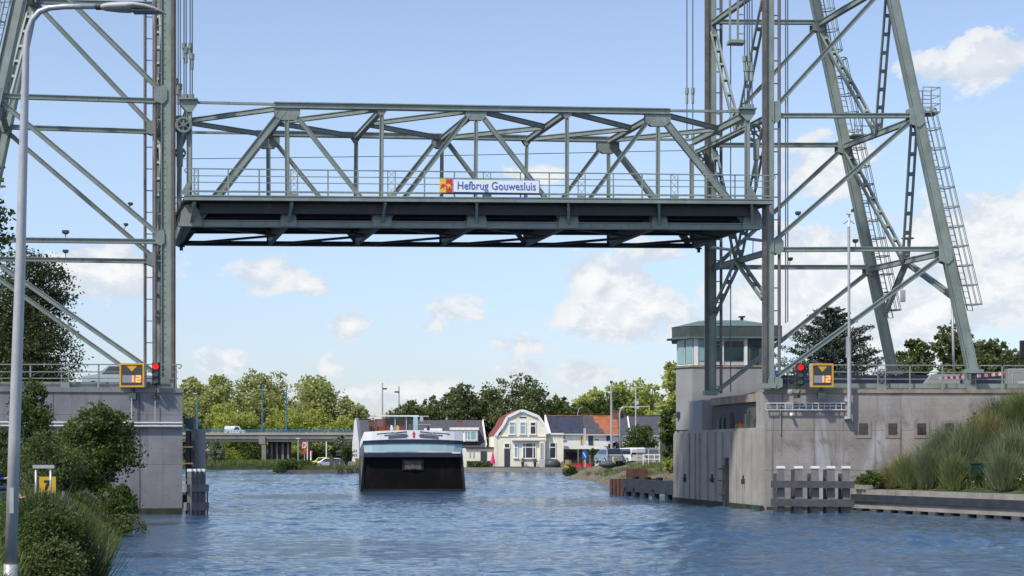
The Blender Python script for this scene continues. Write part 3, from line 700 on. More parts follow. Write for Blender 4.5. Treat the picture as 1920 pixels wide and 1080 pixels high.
# deck, its edge channel, stringers, floor beams, brackets
def pr(px, py): return W(px, py, Yn(px) - 1.1)
dl0, dl1 = pr(345, 376), pr(1449, 383); fl0 = pf(330, 425, 1.0); fl1 = pf(1310, 431, 1.0)
b = MB()
tz = V3(0, 0, .10)
a0, a1 = dl0 + VV * .12, dl1 + VV * .12; c0 = a0 + VV * 9.0; c1 = a1 + VV * 9.0
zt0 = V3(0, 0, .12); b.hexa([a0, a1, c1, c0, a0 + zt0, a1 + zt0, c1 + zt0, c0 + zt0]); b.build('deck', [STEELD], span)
b = MB(); up_ = V3(0, 0, .125); b.hexa([a0 + up_, a1 + up_, c1 + up_, c0 + up_] + [p + up_ + V3(0, 0, .03) for p in (a0, a1, c1, c0)]); b.build('roadway', DECKTOP, span)
b = MB(); b.beam(pr(345, 371.5), pr(1449, 379), .10, .20); b.beam(pr(345, 366.8), pr(1449, 374.2), .16, .05); b.build('edge_channel', STEEL, span)
b = MB(); b.beam(pr(345, 371.5) + VV * 9.3, pr(1449, 379) + VV * 9.3, .10, .20); b.build('edge_channel', STEEL, span)
for k in (.6, 2.0, 3.2, 4.4, 5.6, 6.8, 8.2):
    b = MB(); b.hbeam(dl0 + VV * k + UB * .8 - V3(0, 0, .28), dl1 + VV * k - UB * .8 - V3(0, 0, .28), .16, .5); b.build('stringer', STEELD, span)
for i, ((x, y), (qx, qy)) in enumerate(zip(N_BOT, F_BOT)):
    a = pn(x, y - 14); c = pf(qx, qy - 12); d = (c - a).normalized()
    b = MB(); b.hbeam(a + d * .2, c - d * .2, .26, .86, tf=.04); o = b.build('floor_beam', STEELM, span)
    # cantilever bracket out to the walkway edge
    e = pr(x + (3 if x > 800 else 8), 377); g = pn(x, y - 4); g2 = pn(x, 388)
    b = MB(); b.beam(g - VV * .2, e - V3(0, 0, .08) + VV * .1, .13, .16); b.beam(g2 - VV * .2, e - V3(0, 0, .06) + VV * .1, .11, .10); b.build('bracket', STEEL, span)
nb = [pn(x, y) for x, y in N_BOT]; fb = [pf(x, y) for x, y in F_BOT]
for i in range(6):
    for (a, c) in ((nb[i], (nb[i + 1] + fb[i + 1]) / 2), (fb[i], (nb[i + 1] + fb[i + 1]) / 2)):
        d = (c - a).normalized(); b = MB(); b.beam(a + d * .35 - V3(0, 0, .05), c - d * .25 - V3(0, 0, .05), .20, .10 + .004 * i); b.build('lateral_brace', STEELD, span)
# end cross girders with hanging navigation lamps
for (a, c) in ((pn(350, 395), pf(331, 448)), (pn(1415, 400), pf(1305, 452))):
    b = MB(); b.hbeam(a, c, .3, .8); b.build('end_girder', STEEL, span)
for (x, y) in ((340, 462), (1310, 466)):
    q = pf(x, y); b = MB(); b.tube(q, q + V3(0, 0, .45), .05); b.box(q, .34, .24, .06); b.box(q - V3(0, 0, .12), .16, .16, .2); b.build('hanging_lamp', BLACKST, span)
# guide wheels
def wheel(c, r, ax, par):
    b = MB(); b.disc_ring(c, ax, r * .72, r, .16); b.disc_ring(c, ax, .02, r * .26, .2, 12); axn = Vector(ax).normalized(); a = axn.orthogonal().normalized(); e = axn.cross(a)
    for k in range(6): d = a * math.cos(k * math.pi / 3 + .3) + e * math.sin(k * math.pi / 3 + .3); b.beam(Vector(c) + d * r * .2, Vector(c) + d * r * .78, .06, .12, up=ax)
    return b.build('guide_wheel', STEEL, par)
wheel(pn(338, 233, .4), .43, VV, span); wheel(pn(344, 234, -.3), .40, VV, span); wheel(pn(1414, 249, .5), .46, VV, span); wheel(pf(1311, 292), .40, VV, span); wheel(pn(338, 287, .5), .28, VV, span)
for (x, y0, y1) in ((337, 246, 312), (1418, 262, 300)):
    b = MB(); b.beam(pn(x, y0, .3), pn(x, y1, .3), .22, .28, up=(1, 0, 0)); b.beam(pn(x, y1, .3), pn(x - 2 if x < 900 else x, y1 + 50, .3), .14, .18, up=(1, 0, 0)); b.build('wheel_carrier', STEEL, span)
# walkway railing
def railing(par, fn, xa, xb, rails, ya, yb, posts, lats, kick=None, name='railing', psz=.055):
    """rails: list of (row at xa, row at xb, thickness)"""
    b = MB()
    for (r0, r1, th) in rails: b.beam(fn(xa, r0), fn(xb, r1), th, th)
    rl = b.build(name, STEEL, par)
    def row(x, r0, r1): return r0 + (r1 - r0) * (x - xa) / (xb - xa)
    for x in posts:
        b = MB(); b.beam(fn(x, row(x, *rails[0][:2]) - 1), fn(x, row(x, ya, yb)), psz, psz + .012, up=(1, 0, 0)); b.beam(fn(x, row(x, ya, yb) - 8), fn(x, row(x, ya, yb)), psz + .06, psz + .03, up=(1, 0, 0)); b.build('rail_post', STEEL, rl)
    for (x0, x1) in lats:
        b = MB(); t0 = row(x0, *rails[0][:2]) - 1; t1 = row(x0, ya, yb) - 10
        p0 = (fn(x0, t0) + fn(x1, t0)) / 2; p1 = (fn(x0, t1) + fn(x1, t1)) / 2; wdt = (fn(x1, t0) - fn(x0, t0)).length
        b.lattice(p0, p1, .06, wdt, up=(1, 0, 0), step=.3, bar=.05, x=True); q = (fn(x0, t1 + 5) + fn(x1, t1 + 5)) / 2; b.box(q, wdt + .08, .08, .28, ux=UB); b.build('lattice_post', STEEL, rl)
    return rl
posts = [428, 486, 615, 671, 796, 852, 976, 1030, 1150, 1204, 1324, 1378, 1431]; lats = [(364, 372), (545, 558), (727, 741), (906, 920), (1084, 1097), (1258, 1271)]
rl = railing(span, pr, 352, 1448, [(316, 329, .055), (329.3, 339.8, .04), (341.5, 351.5, .04), (358.5, 367.5, .085)], 372, 380, posts, lats)
for (x, y, s) in ((352, 316, -1), (1448, 329, 1)):
    q = pr(x, y); b = MB(); b.path([q, q + UB * s * .12, q + UB * s * .16 - V3(0, 0, .1), q + UB * s * .08 - V3(0, 0, .19), q - UB * s * .02 - V3(0, 0, .17)], .028, 6); b.build('curl_end', STEEL, rl, True)
def prb(px, py): return pr(px, py) + VV * 9.3
rl2 = railing(span, prb, 352, 1448, [(316, 329, .055), (329.3, 339.8, .04), (341.5, 351.5, .04)], 372, 380, posts[::2], [])
b = MB(); b.tube(pf(337, 298), pf(830, 292), .02, n=5); b.tube(pf(830, 292), pf(1296, 282), .02, n=5); b.build('overhead_wire', CABLE, span)
# name sign on the railing
def ps(px, py, d=0.): return W(px, py, Yn(px) - 1.24 + d)
root = thing('name_sign', 'long white sign with blue lettering and a red and yellow crest on the bridge railing', 'sign', ps(918, 349))
b = MB(); q = (ps(849, 349) + ps(1012, 350)) / 2; wdt = (ps(1012, 350) - ps(849, 349)).length; b.box(q, wdt, .05, .68, ux=UB); b.build('border', LBLUE, root)
b = MB(); b.box(q - V3(0, .02, 0), wdt - .07, .05, .61, ux=UB); b.build('board', SWHITE, root)
q0 = ps(856.5, 354.8) - V3(0, .055, 0)
text_mesh('lettering', 'Hefbrug Gouwesluis', .565, LBLUE, q0, UB, (0, 0, 1), root, offset=.002)
xs = root.children[-1]; w_txt = max(v.co.x for v in xs.data.vertices) - min(v.co.x for v in xs.data.vertices); want = (ps(1003, 350) - ps(856.5, 350)).length * .995
x00 = min(v.co.x for v in xs.data.vertices); y00 = min(v.co.y for v in xs.data.vertices)
for v in xs.data.vertices:
    v.co.x = x00 + (v.co.x - x00) * want / w_txt; v.co.y = y00 + (v.co.y - y00) * want / w_txt
a = ps(824, 348); c = ps(848.5, 348); wd_ = (c - a).length
b = MB(); b.box(a + UB * wd_ * .25, wd_ / 2, .05, .68, ux=UB); b.build('crest_panel', SYEL, root)
b = MB(); b.box(a + UB * wd_ * .75, wd_ / 2, .05, .68, ux=UB); b.build('crest_panel', SRED, root)
def blob_poly(o, sc, flip):
    pts = [(-.9, -.8), (-.5, -.8), (-.35, -.3), (0, -.1), (.1, -.8), (.45, -.8), (.4, -.1), (.8, .1), (.9, .55), (.5, .5), (.35, .9), (0, .6), (-.3, .75), (-.5, .3), (-.85, .2), (-.6, -.1)]
    return [o + UB * (x * sc * (-1 if flip else 1)) + V3(0, 0, y * sc) for x, y in (pts if not flip else pts[::-1])]
for (kx, mm, fl) in ((.27, SRED, False), (.73, SYEL, True)):
    b = MB(); o_ = a + UB * wd_ * kx - V3(0, .04, .02); b.prism(blob_poly(o_, .15, fl), (0, .008, 0)); b.build('crest_figure', mm, root)

# ------------------------------------------------------------------ lift towers
def tower(label, px):
    """px: dict of pixel lists; near side frame through pn, far side frame through pf"""
    T = thing('lift_tower', label, 'tower', pn(px['ncol'], 728))
    TOP = -420
    s = px['side']                            # +1: ladder and legs to the right
    ncx, fcx = px['ncol'], px['fcol']
    def mb(name, f, m=STEEL, par=None):
        b = MB(); f(b); return b.build(name, m, par or T)
    # columns: box section with flange edges and a guide rail on the channel side
    for (fn, cx, hw, y1, d) in ((pn, ncx, px['nw'], 728, 0), (pf, fcx, px['fw'], 741, 0)):
        a, c = fn(cx, y1), fn(cx, TOP); sc = (fn(cx + 1, 400) - fn(cx - 1, 400)).length / 2
        b = MB(); b.hbeam(a, c, hw * 2 * sc * .9, hw * 2 * sc, up=(1, 0, 0), tf=.04)
        fr = VV * (hw * sc * .62 + .02)
        zz = a.z + .3
        while zz < c.z:                        # rivet rows on the front web
            for k in (-.55, .55): q = V3(a.x, a.y, zz) - VV * (hw * sc * .565) + UB * k * hw * sc; b.box(q, .045, .03, .045, ux=UB)
            zz += .34
        col = b.build('column', STEEL, T)
        g0 = a - UB * s * hw * sc * .88 - VV * (hw * sc * .56 + .06); g1 = c - UB * s * hw * sc * .88 - VV * (hw * sc * .56 + .06)
        b = MB(); b.beam(g0, g1, .14, .15, up=(1, 0, 0)); b.beam(g0 - UB * s * .105, g1 - UB * s * .105, .09, .06, up=(1, 0, 0)); b.build('guide_rail', RUSTST, col)
        b = MB(); b.box(a + V3(0, 0, .12), hw * sc * 2.5, .62, .24, ux=UB); b.build('base_plate', STEEL, col)
        # rung ladder beside the column
        lx = px['nlad'] if fn is pn else px['flad']
        q0, q1 = fn(lx, y1 - 3), fn(lx, TOP); b = MB(); b.tube(q0, q1, .085, n=8); b.cur = 1
        zz = q0.z + .4; e = (a - q0); e.z = 0; L_ = e.length - hw * sc
        while zz < q1.z: b.beam(V3(q0.x, q0.y, zz), V3(q0.x, q0.y, zz) + e.normalized() * L_, .06, .055); zz += 1.16
        b.build('ladder', [PIPE, STEEL], T)
    for (fn, pts, r, nm) in ((pn, px['nleg'], .54, 'raking_leg'), (pf, px['fleg'], .52, 'raking_leg')):
        (x0, y0), (x1, y1) = pts; x2 = x1 + (x1 - x0) * (TOP - y1) / (y1 - y0)
        b = MB(); b.hbeam(fn(x0, y0), fn(x2, TOP), .5, r, up=(1, 0, 0), tf=.045); b.build(nm, STEEL, T)
        b = MB(); q = fn(x0, y0); b.box(q + V3(0, 0, .1), .9, .7, .2, ux=UB); b.build('base_plate', STEEL, T)
    for i, (x0, y0, x1, y1) in enumerate(px['nbar']): mb('strut' if abs(y0 - y1) < 30 else 'diagonal', lambda b: b.hbeam(pn(x0, y0), pn(x1, y1), .26 + jit(i), .235, tf=.04))
    for i, (x0, y0, x1, y1) in enumerate(px['fbar']): mb('strut' if abs(y0 - y1) < 30 else 'diagonal', lambda b: b.hbeam(pf(x0, y0), pf(x1, y1), .24 + jit(i), .235, tf=.04))
    def P(k): return (pn if k[0] == 'n' else pf)(k[1], k[2])
    for i, (a, c) in enumerate(px['cross']): mb('cross_strut', lambda b: b.hbeam(P(a), P(c), .24 + jit(i), .30, tf=.04))
    for i, (a, c) in enumerate(px['lace']):   # each: mid of a cross strut to a node
        A = (P(a[0]) + P(a[1])) / 2 if isinstance(a[0], tuple) else P(a)
        mb('lacing_bar', lambda b: b.lattice(A, P(c), .22, .30, up=(1, 0, 0), step=.95, bar=.10))
    for i, (fn, x, y, a, h) in enumerate(px['gus']):
        f = pn if fn == 'n' else pf
        for so in (-.20, .20):
            b = MB(); q = [f(x - a, y - h * .6), f(x + a * .6, y - h), f(x + a, y - h * .5), f(x + a, y + h * .6), f(x + a * .3, y + h), f(x - a, y + h * .7)]; b.prism([p + VV * (so - .015) for p in q], VV * .03); b.build('gusset_plate', STEEL, T)
    for (fn, x0, y0, x1, y1, s0) in px['cage']:
        f = pn if fn == 'n' else pf; A, Bq = f(x0, y0), f(x1, y1); d = Bq - A; u = UB * s0
        b = MB()
        for k in (.16, .62): b.beam(A + u * k + VV * .12, Bq + u * k + VV * .12, .05, .05)
        n = int(d.length / .33)
        for j in range(n): q = A + d * (j / n) + VV * .12; b.tube(q + u * .16, q + u * .62, .018, n=5)
        ld = b.build('cage_ladder', STEEL, T)
        b = MB(); n = max(2, int(d.length / 1.0)); dn_ = d.normalized(); wv = VV
        rails = [u * .62 - wv * .3, u * .95 - wv * .38, u * 1.25 - wv * .2, u * 1.25 + wv * .25, u * .95 + wv * .5]
        for rr in rails: b.beam(A + d * .03 + rr, Bq + rr, .030, .030)
        for j in range(n + 1):
            q = A + d * (.03 + .97 * j / n); ring = [u * .16 - wv * .05] + rails + [u * .16 + wv * .3]
            for r0, r1 in zip(ring[:-1], ring[1:]): b.beam(q + r0 + V3(0, 0, -.0), q + r1, .03, .055)
        b.build('safety_cage', STEEL, ld)
    return T
RT = tower('lift tower on the right bank beside the control cabin, with caged ladders on its legs', dict(side=1, ncol=1440, fcol=1332, nw=10, fw=10, nlad=1461, flad=1352,
    nleg=((1824, 700), (1674, 0)), fleg=((1675, 702), (1532, 20)),
    nbar=[(1450, 217, 1708, 217), (1452, 468, 1764, 467), (1450, 205, 1668, -34), (1452, 452, 1712, 224), (1458, 705, 1765, 482), (1450, -46, 1660, -46)],
    fbar=[(1342, 41, 1527, 42), (1342, 272, 1575, 272), (1342, 501, 1622, 501), (1345, 250, 1527, 57), (1338, 503, 1572, 286), (1345, 733, 1622, 515)],
    cross=[(('n', 1716, 224), ('f', 1582, 275)), (('n', 1770, 474), ('f', 1631, 505)), (('n', 1436, 222), ('f', 1336, 272)), (('n', 1436, 474), ('f', 1336, 503)), (('n', 1436, -28), ('f', 1336, 44)), (('n', 1664, -30), ('f', 1535, 46))],
    lace=[((('n', 1716, 226), ('f', 1582, 275)), ('n', 1668, -24)), ((('n', 1716, 226), ('f', 1582, 275)), ('f', 1540, 60)),
          ((('n', 1770, 474), ('f', 1631, 505)), ('n', 1714, 232)), ((('n', 1770, 474), ('f', 1631, 505)), ('f', 1588, 285)),
          ((('n', 1436, 222), ('f', 1336, 272)), ('f', 1336, 55)), ((('n', 1436, 222), ('f', 1336, 272)), ('n', 1434, 0)),
          ((('n', 1436, 474), ('f', 1336, 503)), ('f', 1338, 285)), ((('n', 1436, 474), ('f', 1336, 503)), ('n', 1434, 240)),
          ((('n', 1436, 474), ('f', 1336, 503)), ('f', 1336, 592)), ((('n', 1436, 474), ('f', 1336, 503)), ('n', 1434, 560))],
    gus=[('n', 1716, 218, 14, 22), ('n', 1770, 474, 13, 22), ('f', 1534, 52, 13, 9), ('f', 1580, 275, 12, 16), ('f', 1632, 507, 12, 12), ('n', 1452, 210, 9, 22), ('n', 1454, 462, 12, 16), ('n', 1450, 718, 14, 12)],
    cage=[('n', 1813, 582, 1724, 205, .62), ('f', 1664, 596, 1559, 110, .62), ('f', 1552, 100, 1522, -60, .62)]))
# short braces below the lower struts of the right tower legs
for (A, Bq) in ((((W(1700, 492, 88)), 0), (pn(1800, 566), 0)), ((W(1698, 496, 88), 0), (pf(1657, 592), 0))):
    b = MB(); b.hbeam(A[0], Bq[0], .24, .28); b.build('knee_brace', STEEL, RT)
# basket platform on the near leg and landing on the far leg
q = pn(1738, 190, .3); b = MB(); b.box(q - V3(0, 0, .65), 1.0, 1.0, .08, ux=UB)
for dx in (-.45, 0, .45):
    for dy in (-.45, .45): b.beam(q + UB * dx + VV * dy - V3(0, 0, .65), q + UB * dx + VV * dy + V3(0, 0, .65), .035, .035, up=(1, 0, 0))
for dz in (-.2, .2, .63):
    for dy in (-.45, .45): b.beam(q - UB * .45 + VV * dy + V3(0, 0, dz), q + UB * .45 + VV * dy + V3(0, 0, dz), .035, .035)
    b.beam(q + UB * .45 - VV * .45 + V3(0, 0, dz), q + UB * .45 + VV * .45 + V3(0, 0, dz), .035, .035)
b.build('landing', STEEL, RT)
q = pf(1617, 243); b = MB(); b.box(q - V3(0, 0, .4), 1.5, 1.2, .08, ux=UB)
for dx in (-.7, -.25, .25, .7): b.beam(q + UB * dx - VV * .5 - V3(0, 0, .4), q + UB * dx - VV * .5 + V3(0, 0, .6), .04, .04, up=(1, 0, 0))
for dz in (.1, .6): b.beam(q - UB * .7 - VV * .5 + V3(0, 0, dz), q + UB * .7 - VV * .5 + V3(0, 0, dz), .04, .04)
b.build('landing', STEEL, RT)
LT = tower('lift tower on the left bank behind the tall street lamp', dict(side=-1, ncol=314, fcol=295, nw=10.5, fw=8, nlad=291, flad=272,
    nleg=((-117, 705), (36, 0)), fleg=((-90, 720), (62, 0)),
    nbar=[(303, 189.5, -2, 180), (303, 453, -62, 449), (305, 174, 116, -14), (305, 446, -2, 187), (305, 709, -60, 455)],
    fbar=[(287, 247, 12, 238), (287, 490, -45, 485), (287, 238, 60, -2), (287, 482, 12, 246), (287, 728, -45, 492), (287, 8, 64, 3)],
    cross=[(('n', 312, 196), ('f', 294, 250)), (('n', 312, 460), ('f', 294, 492)), (('n', -2, 190), ('f', 12, 242)), (('n', 36, -30), ('f', 60, 6))],
    lace=[((('n', 312, 196), ('f', 294, 250)), ('f', 294, 20)), ((('n', 312, 460), ('f', 294, 492)), ('f', 294, 262)), ((('n', 312, 460), ('f', 294, 492)), ('n', 312, 215)), ((('n', 312, 460), ('f', 294, 492)), ('f', 294, 600)), ((('n', 312, 196), ('f', 294, 250)), ('n', 312, 0)),
          ((('n', -2, 190), ('f', 12, 242)), ('n', 30, -10)), ((('n', -2, 190), ('f', 12, 242)), ('f', 58, 20))],
    gus=[('n', 301, 178, 12, 18), ('n', 299, 446, 9, 16), ('f', 282, 240, 8, 14), ('f', 283, 486, 8, 14), ('n', -2, 181, 9, 15), ('f', 11, 238, 9, 13), ('f', 61, 3, 10, 8), ('n', 306, 716, 12, 11)],
    cage=[('n', -18, 180, 22, 0, -.5), ('f', -5, 250, 44, 20, -.5)]))
# ropes
def rope(fn, x, y0, y1, ys, label, group):
    b = MB(); b.tube(fn(x, y1), fn(x, y0), .030, n=6); o = b.build('hoist_rope', CABLE)
    tag(o, label, 'rope', group)
    if ys:
        b = MB(); b.tube(fn(x, ys + 26), fn(x, ys), .075, n=8); b.tube(fn(x, ys + 8), fn(x, ys - 3), .11, n=8); b.build('rope_socket', STEEL, o)
        b = MB(); b.tube(fn(x, y1), fn(x, y1 - 10), .10, n=8); b.build('rope_socket', STEEL, o)
for (x, ys) in ((345, 84), (349, 92), (356.5, 84), (360.5, 104)): rope(pn, x, -420, 187, ys, 'grey hoist rope of the bundle rising from the near left corner of the lift bridge', 'hoist ropes at the near left corner')
for (x, ys) in ((329.5, 150), (334, 170), (338, 160)): rope(pf, x, -420, 236, ys, 'thin hoist rope of the bundle against the left tower column, at the far left corner', 'hoist ropes at the far left corner')
for (x, ys) in ((1396, 108), (1401, 126), (1405, 108), (1410, 126)): rope(pn, x, -420, 206, ys, 'grey hoist rope of the bundle ending on the near right corner of the lift bridge', 'hoist ropes at the near right corner')
for (x, ys) in ((1288, 168), (1299, 168)): rope(pf, x, -420, 258, ys, 'dark hoist rope of the pair left of the right tower, over the far truss', 'hoist ropes at the far right corner')
for (x, y1) in ((1473, 606), (1477, 604)): rope(pn, x, -420, y1, None, 'pale thin rope of the pair hanging free to the right of the near tower column', 'free hanging ropes')
rope(pf, 1370, -420, 735, None, 'pale thin rope hanging in front of the control cabin between the right columns', None)
# hanging gondola
root = thing('hanging_platform', 'small grey platform hung on two bars inside the right tower, top of the view', 'platform', pn(1380, 80, 2))
b = MB(); q = pn(1380, 80, 2); b.box(q, .85, .7, .16, ux=UB); b.build('floor', STEEL, root)
for dx in (-.32, .1): b = MB(); b.beam(q + UB * dx + V3(0, 0, .08), q + UB * dx + V3(0, 0, 14), .11, .11, up=(1, 0, 0)); b.build('hanger_bar', STEEL, root)
b = MB(); q1 = q + UB * .1
for dz in (.5, 1.0, 1.5): b.beam(q1 + V3(0, .12, dz), q1 + UB * .35 + V3(0, .12, dz), .035, .035)
b.beam(q1 + UB * .36 + V3(0, .12, .1), q1 + UB * .36 + V3(0, .12, 14), .05, .05, up=(1, 0, 0)); b.build('side_ladder', PIPE, root)
# floodlights and aerials on the tower bars
FL = []
def flood(q, label, s=1., up=1, arm=0., stem=.28):
    r_ = thing('floodlight', label, 'floodlight', q)
    b = MB(); b.tube(q, q + V3(arm, 0, stem * up), .025, n=6); b.build('bracket', STEEL, r_)
    b = MB(); h = q + V3(arm, 0, stem * up + .07 * up); b.box(h, .30 * s, .24, .15 * s); b.box(h + V3(0, 0, -.09 * s), .2 * s, .2, .06); b.build('lamp_head', DGREY, r_, bevel=.015)
flood(pn(123, 448), 'dark floodlight standing on the upper of two left tower cross bars'); flood(pf(123, 483), 'pale floodlight standing on the lower left tower cross bar', .9)
flood(pn(240, 392), 'small lamp on the upper left diagonal bar, left of the tower column', .7, 1, .12, .2); flood(pf(232, 430), 'small lamp on the lower left diagonal bar, left of the tower column', .7, 1, .12, .2)
flood(pn(1500, 412), 'small floodlight on the right tower diagonal above the pale cloud', .9, 1, -.1); flood(pf(1480, 497), 'small floodlight on the lower bar of the right tower near its column', .9, 1, .05)
flood(pn(1604, 464), 'dark floodlight on the near bar of the right tower, beside the mast', .9)
for (x, y, lab) in ((1352, 466, 'flat pale lamp panel under the right end of the lift bridge, left one'), (1412, 449, 'flat pale lamp panel under the right end of the lift bridge, right one')):
    q = W(x, y, 84.5); r_ = thing('lamp_panel', lab, 'lamp', q); b = MB(); b.box(q, 1.0, .5, .09, ux=(1, .1, -.12)); b.build('panel', ALU, r_, bevel=.02); b = MB(); b.beam(q - V3(0, 0, .04), q - V3(0, -.1, 1.0), .04, .04, up=(1, 0, 0)); b.build('bracket', STEEL, r_)
q = W(1702, 447, 88); r_ = thing('aerial_dish', 'flat round aerial on the right tower just above its lower cross bar', 'aerial', q); b = MB(); b.ball(q, .37, .37, .06); b.build('dish', STEEL, r_, True); b = MB(); b.tube(q, q - V3(0, 0, .62), .03); b.build('stem', STEEL, r_)
q = W(1693, 555, 88); r_ = thing('hanging_box', 'pale grey box hanging from the cross bars of the right tower legs', 'box', q); b = MB(); b.box(q, .24, .24, .64); b.build('case', ALU, r_, bevel=.02); b = MB(); b.tube(q + V3(0, 0, .32), q + V3(0, 0, 1.6), .015, n=5); b.build('hanger', CABLE, r_)
# ------------------------------------------------------------------ railings, signs and signals on the abutments
X1 = V3(1, 0, 0); Z1 = V3(0, 0, 1)
root = thing('guard_railing', 'grey green guard railing with lattice posts along the top of the left abutment', 'railing', W(330, 728, 79.2))
def fl(px, py): return W(px, py, 79.0 + (px - 342) * .0047 + .25)
rl = railing(root, fl, -140, 334, [(683, 683.5, .055), (697, 697.5, .045), (709, 709.5, .045)], 728, 728.5, [-20, 57, 185, 262, 330], [(115, 129), (-90, -76)])
b = MB(); b.beam(fl(-140, 722) + V3(0, .3, 0), fl(318, 722) + V3(0, .3, 0), .05, .34); b.build('kick_plate', STEEL, root)
b = MB(); q = fl(334, 683.5); b.path([q, q + V3(.13, 0, 0), q + V3(.16, 0, -.08), q + V3(.1, 0, -.18), q + V3(0, 0, -.16)], .032, 6); b.build('curl_end', STEEL, rl, True)
root = thing('guard_railing', 'grey green guard railing along the right abutment, before the red and white barriers', 'railing', W(1470, 730, 83.2))
def fr_(px, py): return W(px, py, 83.2)
rl = railing(root, fr_, 1462, 2100, [(684, 686, .055), (697, 699, .045), (710, 712, .045)], 731, 731, [1706, 1767, 1879, 1940, 2000], [(1646, 1660), (1478, 1490), (1815, 1829)])
b = MB(); b.beam(fr_(1462, 724) + V3(0, .3, 0), fr_(2100, 725) + V3(0, .3, 0), .05, .32); b.build('kick_plate', STEEL, root)

SEG = {'1': 'bc', '2': 'abged'}
def seven(parent, ch, o, ux, w_, h, t, m, nrm):
    o = Vector(o); b = MB(); ux = Vector(ux).normalized()
    P = {'a': ((0, h), (w_, h)), 'b': ((w_, h), (w_, h / 2)), 'c': ((w_, h / 2), (w_, 0)), 'd': ((0, 0), (w_, 0)), 'e': ((0, 0), (0, h / 2)), 'f': ((0, h / 2), (0, h)), 'g': ((0, h / 2), (w_, h / 2))}
    for i, k in enumerate(SEG[ch]):
        (x0, y0), (x1, y1) = P[k]; p0 = o + ux * x0 + Z1 * y0 + nrm * .002 * i; p1 = o + ux * x1 + Z1 * y1 + nrm * .002 * i; d = (p1 - p0).normalized() * t * .35
        b.beam(p0 - d, p1 + d, .012, t, up=ux if k in 'bcef' else Z1)
    b.build('digit', m, parent)
def height_sign(px0, px1, py0, py1, Y, label, tilt):
    A = W(px0, py1, Y); Bq = W(px1, py1, Y); c = (W(px0, py0, Y) + Bq) / 2; w_ = Bq.x - A.x; h = W(px0, py0, Y).z - A.z
    ux = V3(math.cos(tilt), math.sin(tilt), 0); n = V3(math.sin(tilt), -math.cos(tilt), 0)
    r_ = thing('clearance_sign', label, 'display sign', (c.x, c.y, A.z))
    b = MB(); b.box(c - n * .22, w_ * 1.02, .40, h * 1.02, ux=ux); b.build('cabinet', ALU, r_, bevel=.03)
    b = MB(); f = .085
    for sx in (-1, 1): b.box(c + ux * sx * (w_ / 2 - f / 2), f, .06, h, ux=ux)
    for sz in (-1, 1): b.box(c + Z1 * sz * (h / 2 - f / 2) - n * .003, w_ - 2 * f, .06, f, ux=ux)
    b.build('frame', YELFR, r_)
    b = MB(); b.box(c - n * .012, w_ - 2 * f, .03, h - 2 * f, ux=ux); b.build('face', DGREY, r_)
    b = MB(); t0 = c + Z1 * h * .385 + n * .006; b.prism([t0 - ux * w_ * .215, t0 - Z1 * h * .235, t0 + ux * w_ * .215], n * .01); b.build('triangle', YELFR, r_)
    b = MB(); d = c - Z1 * h * .155 + n * .006; b.box(d, w_ * .78, .014, h * .31, ux=ux); b.build('display', LCD, r_)
    seven(r_, '1', d + ux * w_ * -.06 - Z1 * h * .115 + n * .012, ux, w_ * .10, h * .23, w_ * .055, LED, n)
    seven(r_, '2', d + ux * w_ * .19 - Z1 * h * .115 + n * .012, ux, w_ * .14, h * .23, w_ * .055, LED, n)
    b = MB(); q = c - Z1 * (h / 2 + .02) - n * .2; b.tube(q, q - Z1 * .32, .085, n=10); b.box(q - Z1 * .42, .36, .32, .30, ux=ux); b.build('bracket', FASC, r_)
height_sign(224, 271, 681, 726, 78.3, 'amber framed height display reading 12 on the left abutment, right of the street lamp', R(-3))
height_sign(1521, 1563, 682, 726, 82.3, 'amber framed height display reading 12 on the right abutment near the mast', R(5))
def signal(px, py0, py1, Y, label):
    a = W(px, py0, Y); c = W(px, py1, Y); h = a.z - c.z; r_ = thing('ship_signal', label, 'traffic light', (c.x, c.y, c.z - .6))
    m_ = (a + c) / 2; wd = h * .34
    b = MB(); b.box(m_, wd, .22, h); b.build('housing', BLACK, r_, bevel=.04)
    for i, mm in enumerate((REDL, LENS, LENS)):
        q = a - Z1 * h * (.19 + .31 * i) - V3(0, .115, 0)
        b = MB(); b.tube(q, q - V3(0, .025, 0), wd * .36, n=18); ln = b.build('red_lens' if i == 0 else 'lens', mm, r_)
        b = MB(); pts = [q + V3(math.cos(t_) * wd * .41, 0, math.sin(t_) * wd * .41) for t_ in np.linspace(.2, math.pi - .2, 9)]
        for p0, p1 in zip(pts[:-1], pts[1:]): b.hexa([p0, p1, p1 - V3(0, .16, .015), p0 - V3(0, .16, .015), p0 + Z1 * .014, p1 + Z1 * .014, p1 - V3(0, .16, 0), p0 - V3(0, .16, 0)])
        b.build('visor', BLACK, ln)
    b = MB(); q = c; b.path([q, q - Z1 * .28, q - Z1 * .42 + V3(-.05, .1, 0), q - Z1 * .55 + V3(-.12, .3, 0)], .045, 8); b.box(q - Z1 * .55 + V3(-.1, .35, 0), .3, .3, .14); b.build('bracket', FASC, r_)
signal(293, 679, 722, 78.4, 'black ship signal lit red on the left abutment, beside the tower column')
signal(1500.5, 681, 723, 82.3, 'black ship signal lit red on the right abutment, left of the height display')

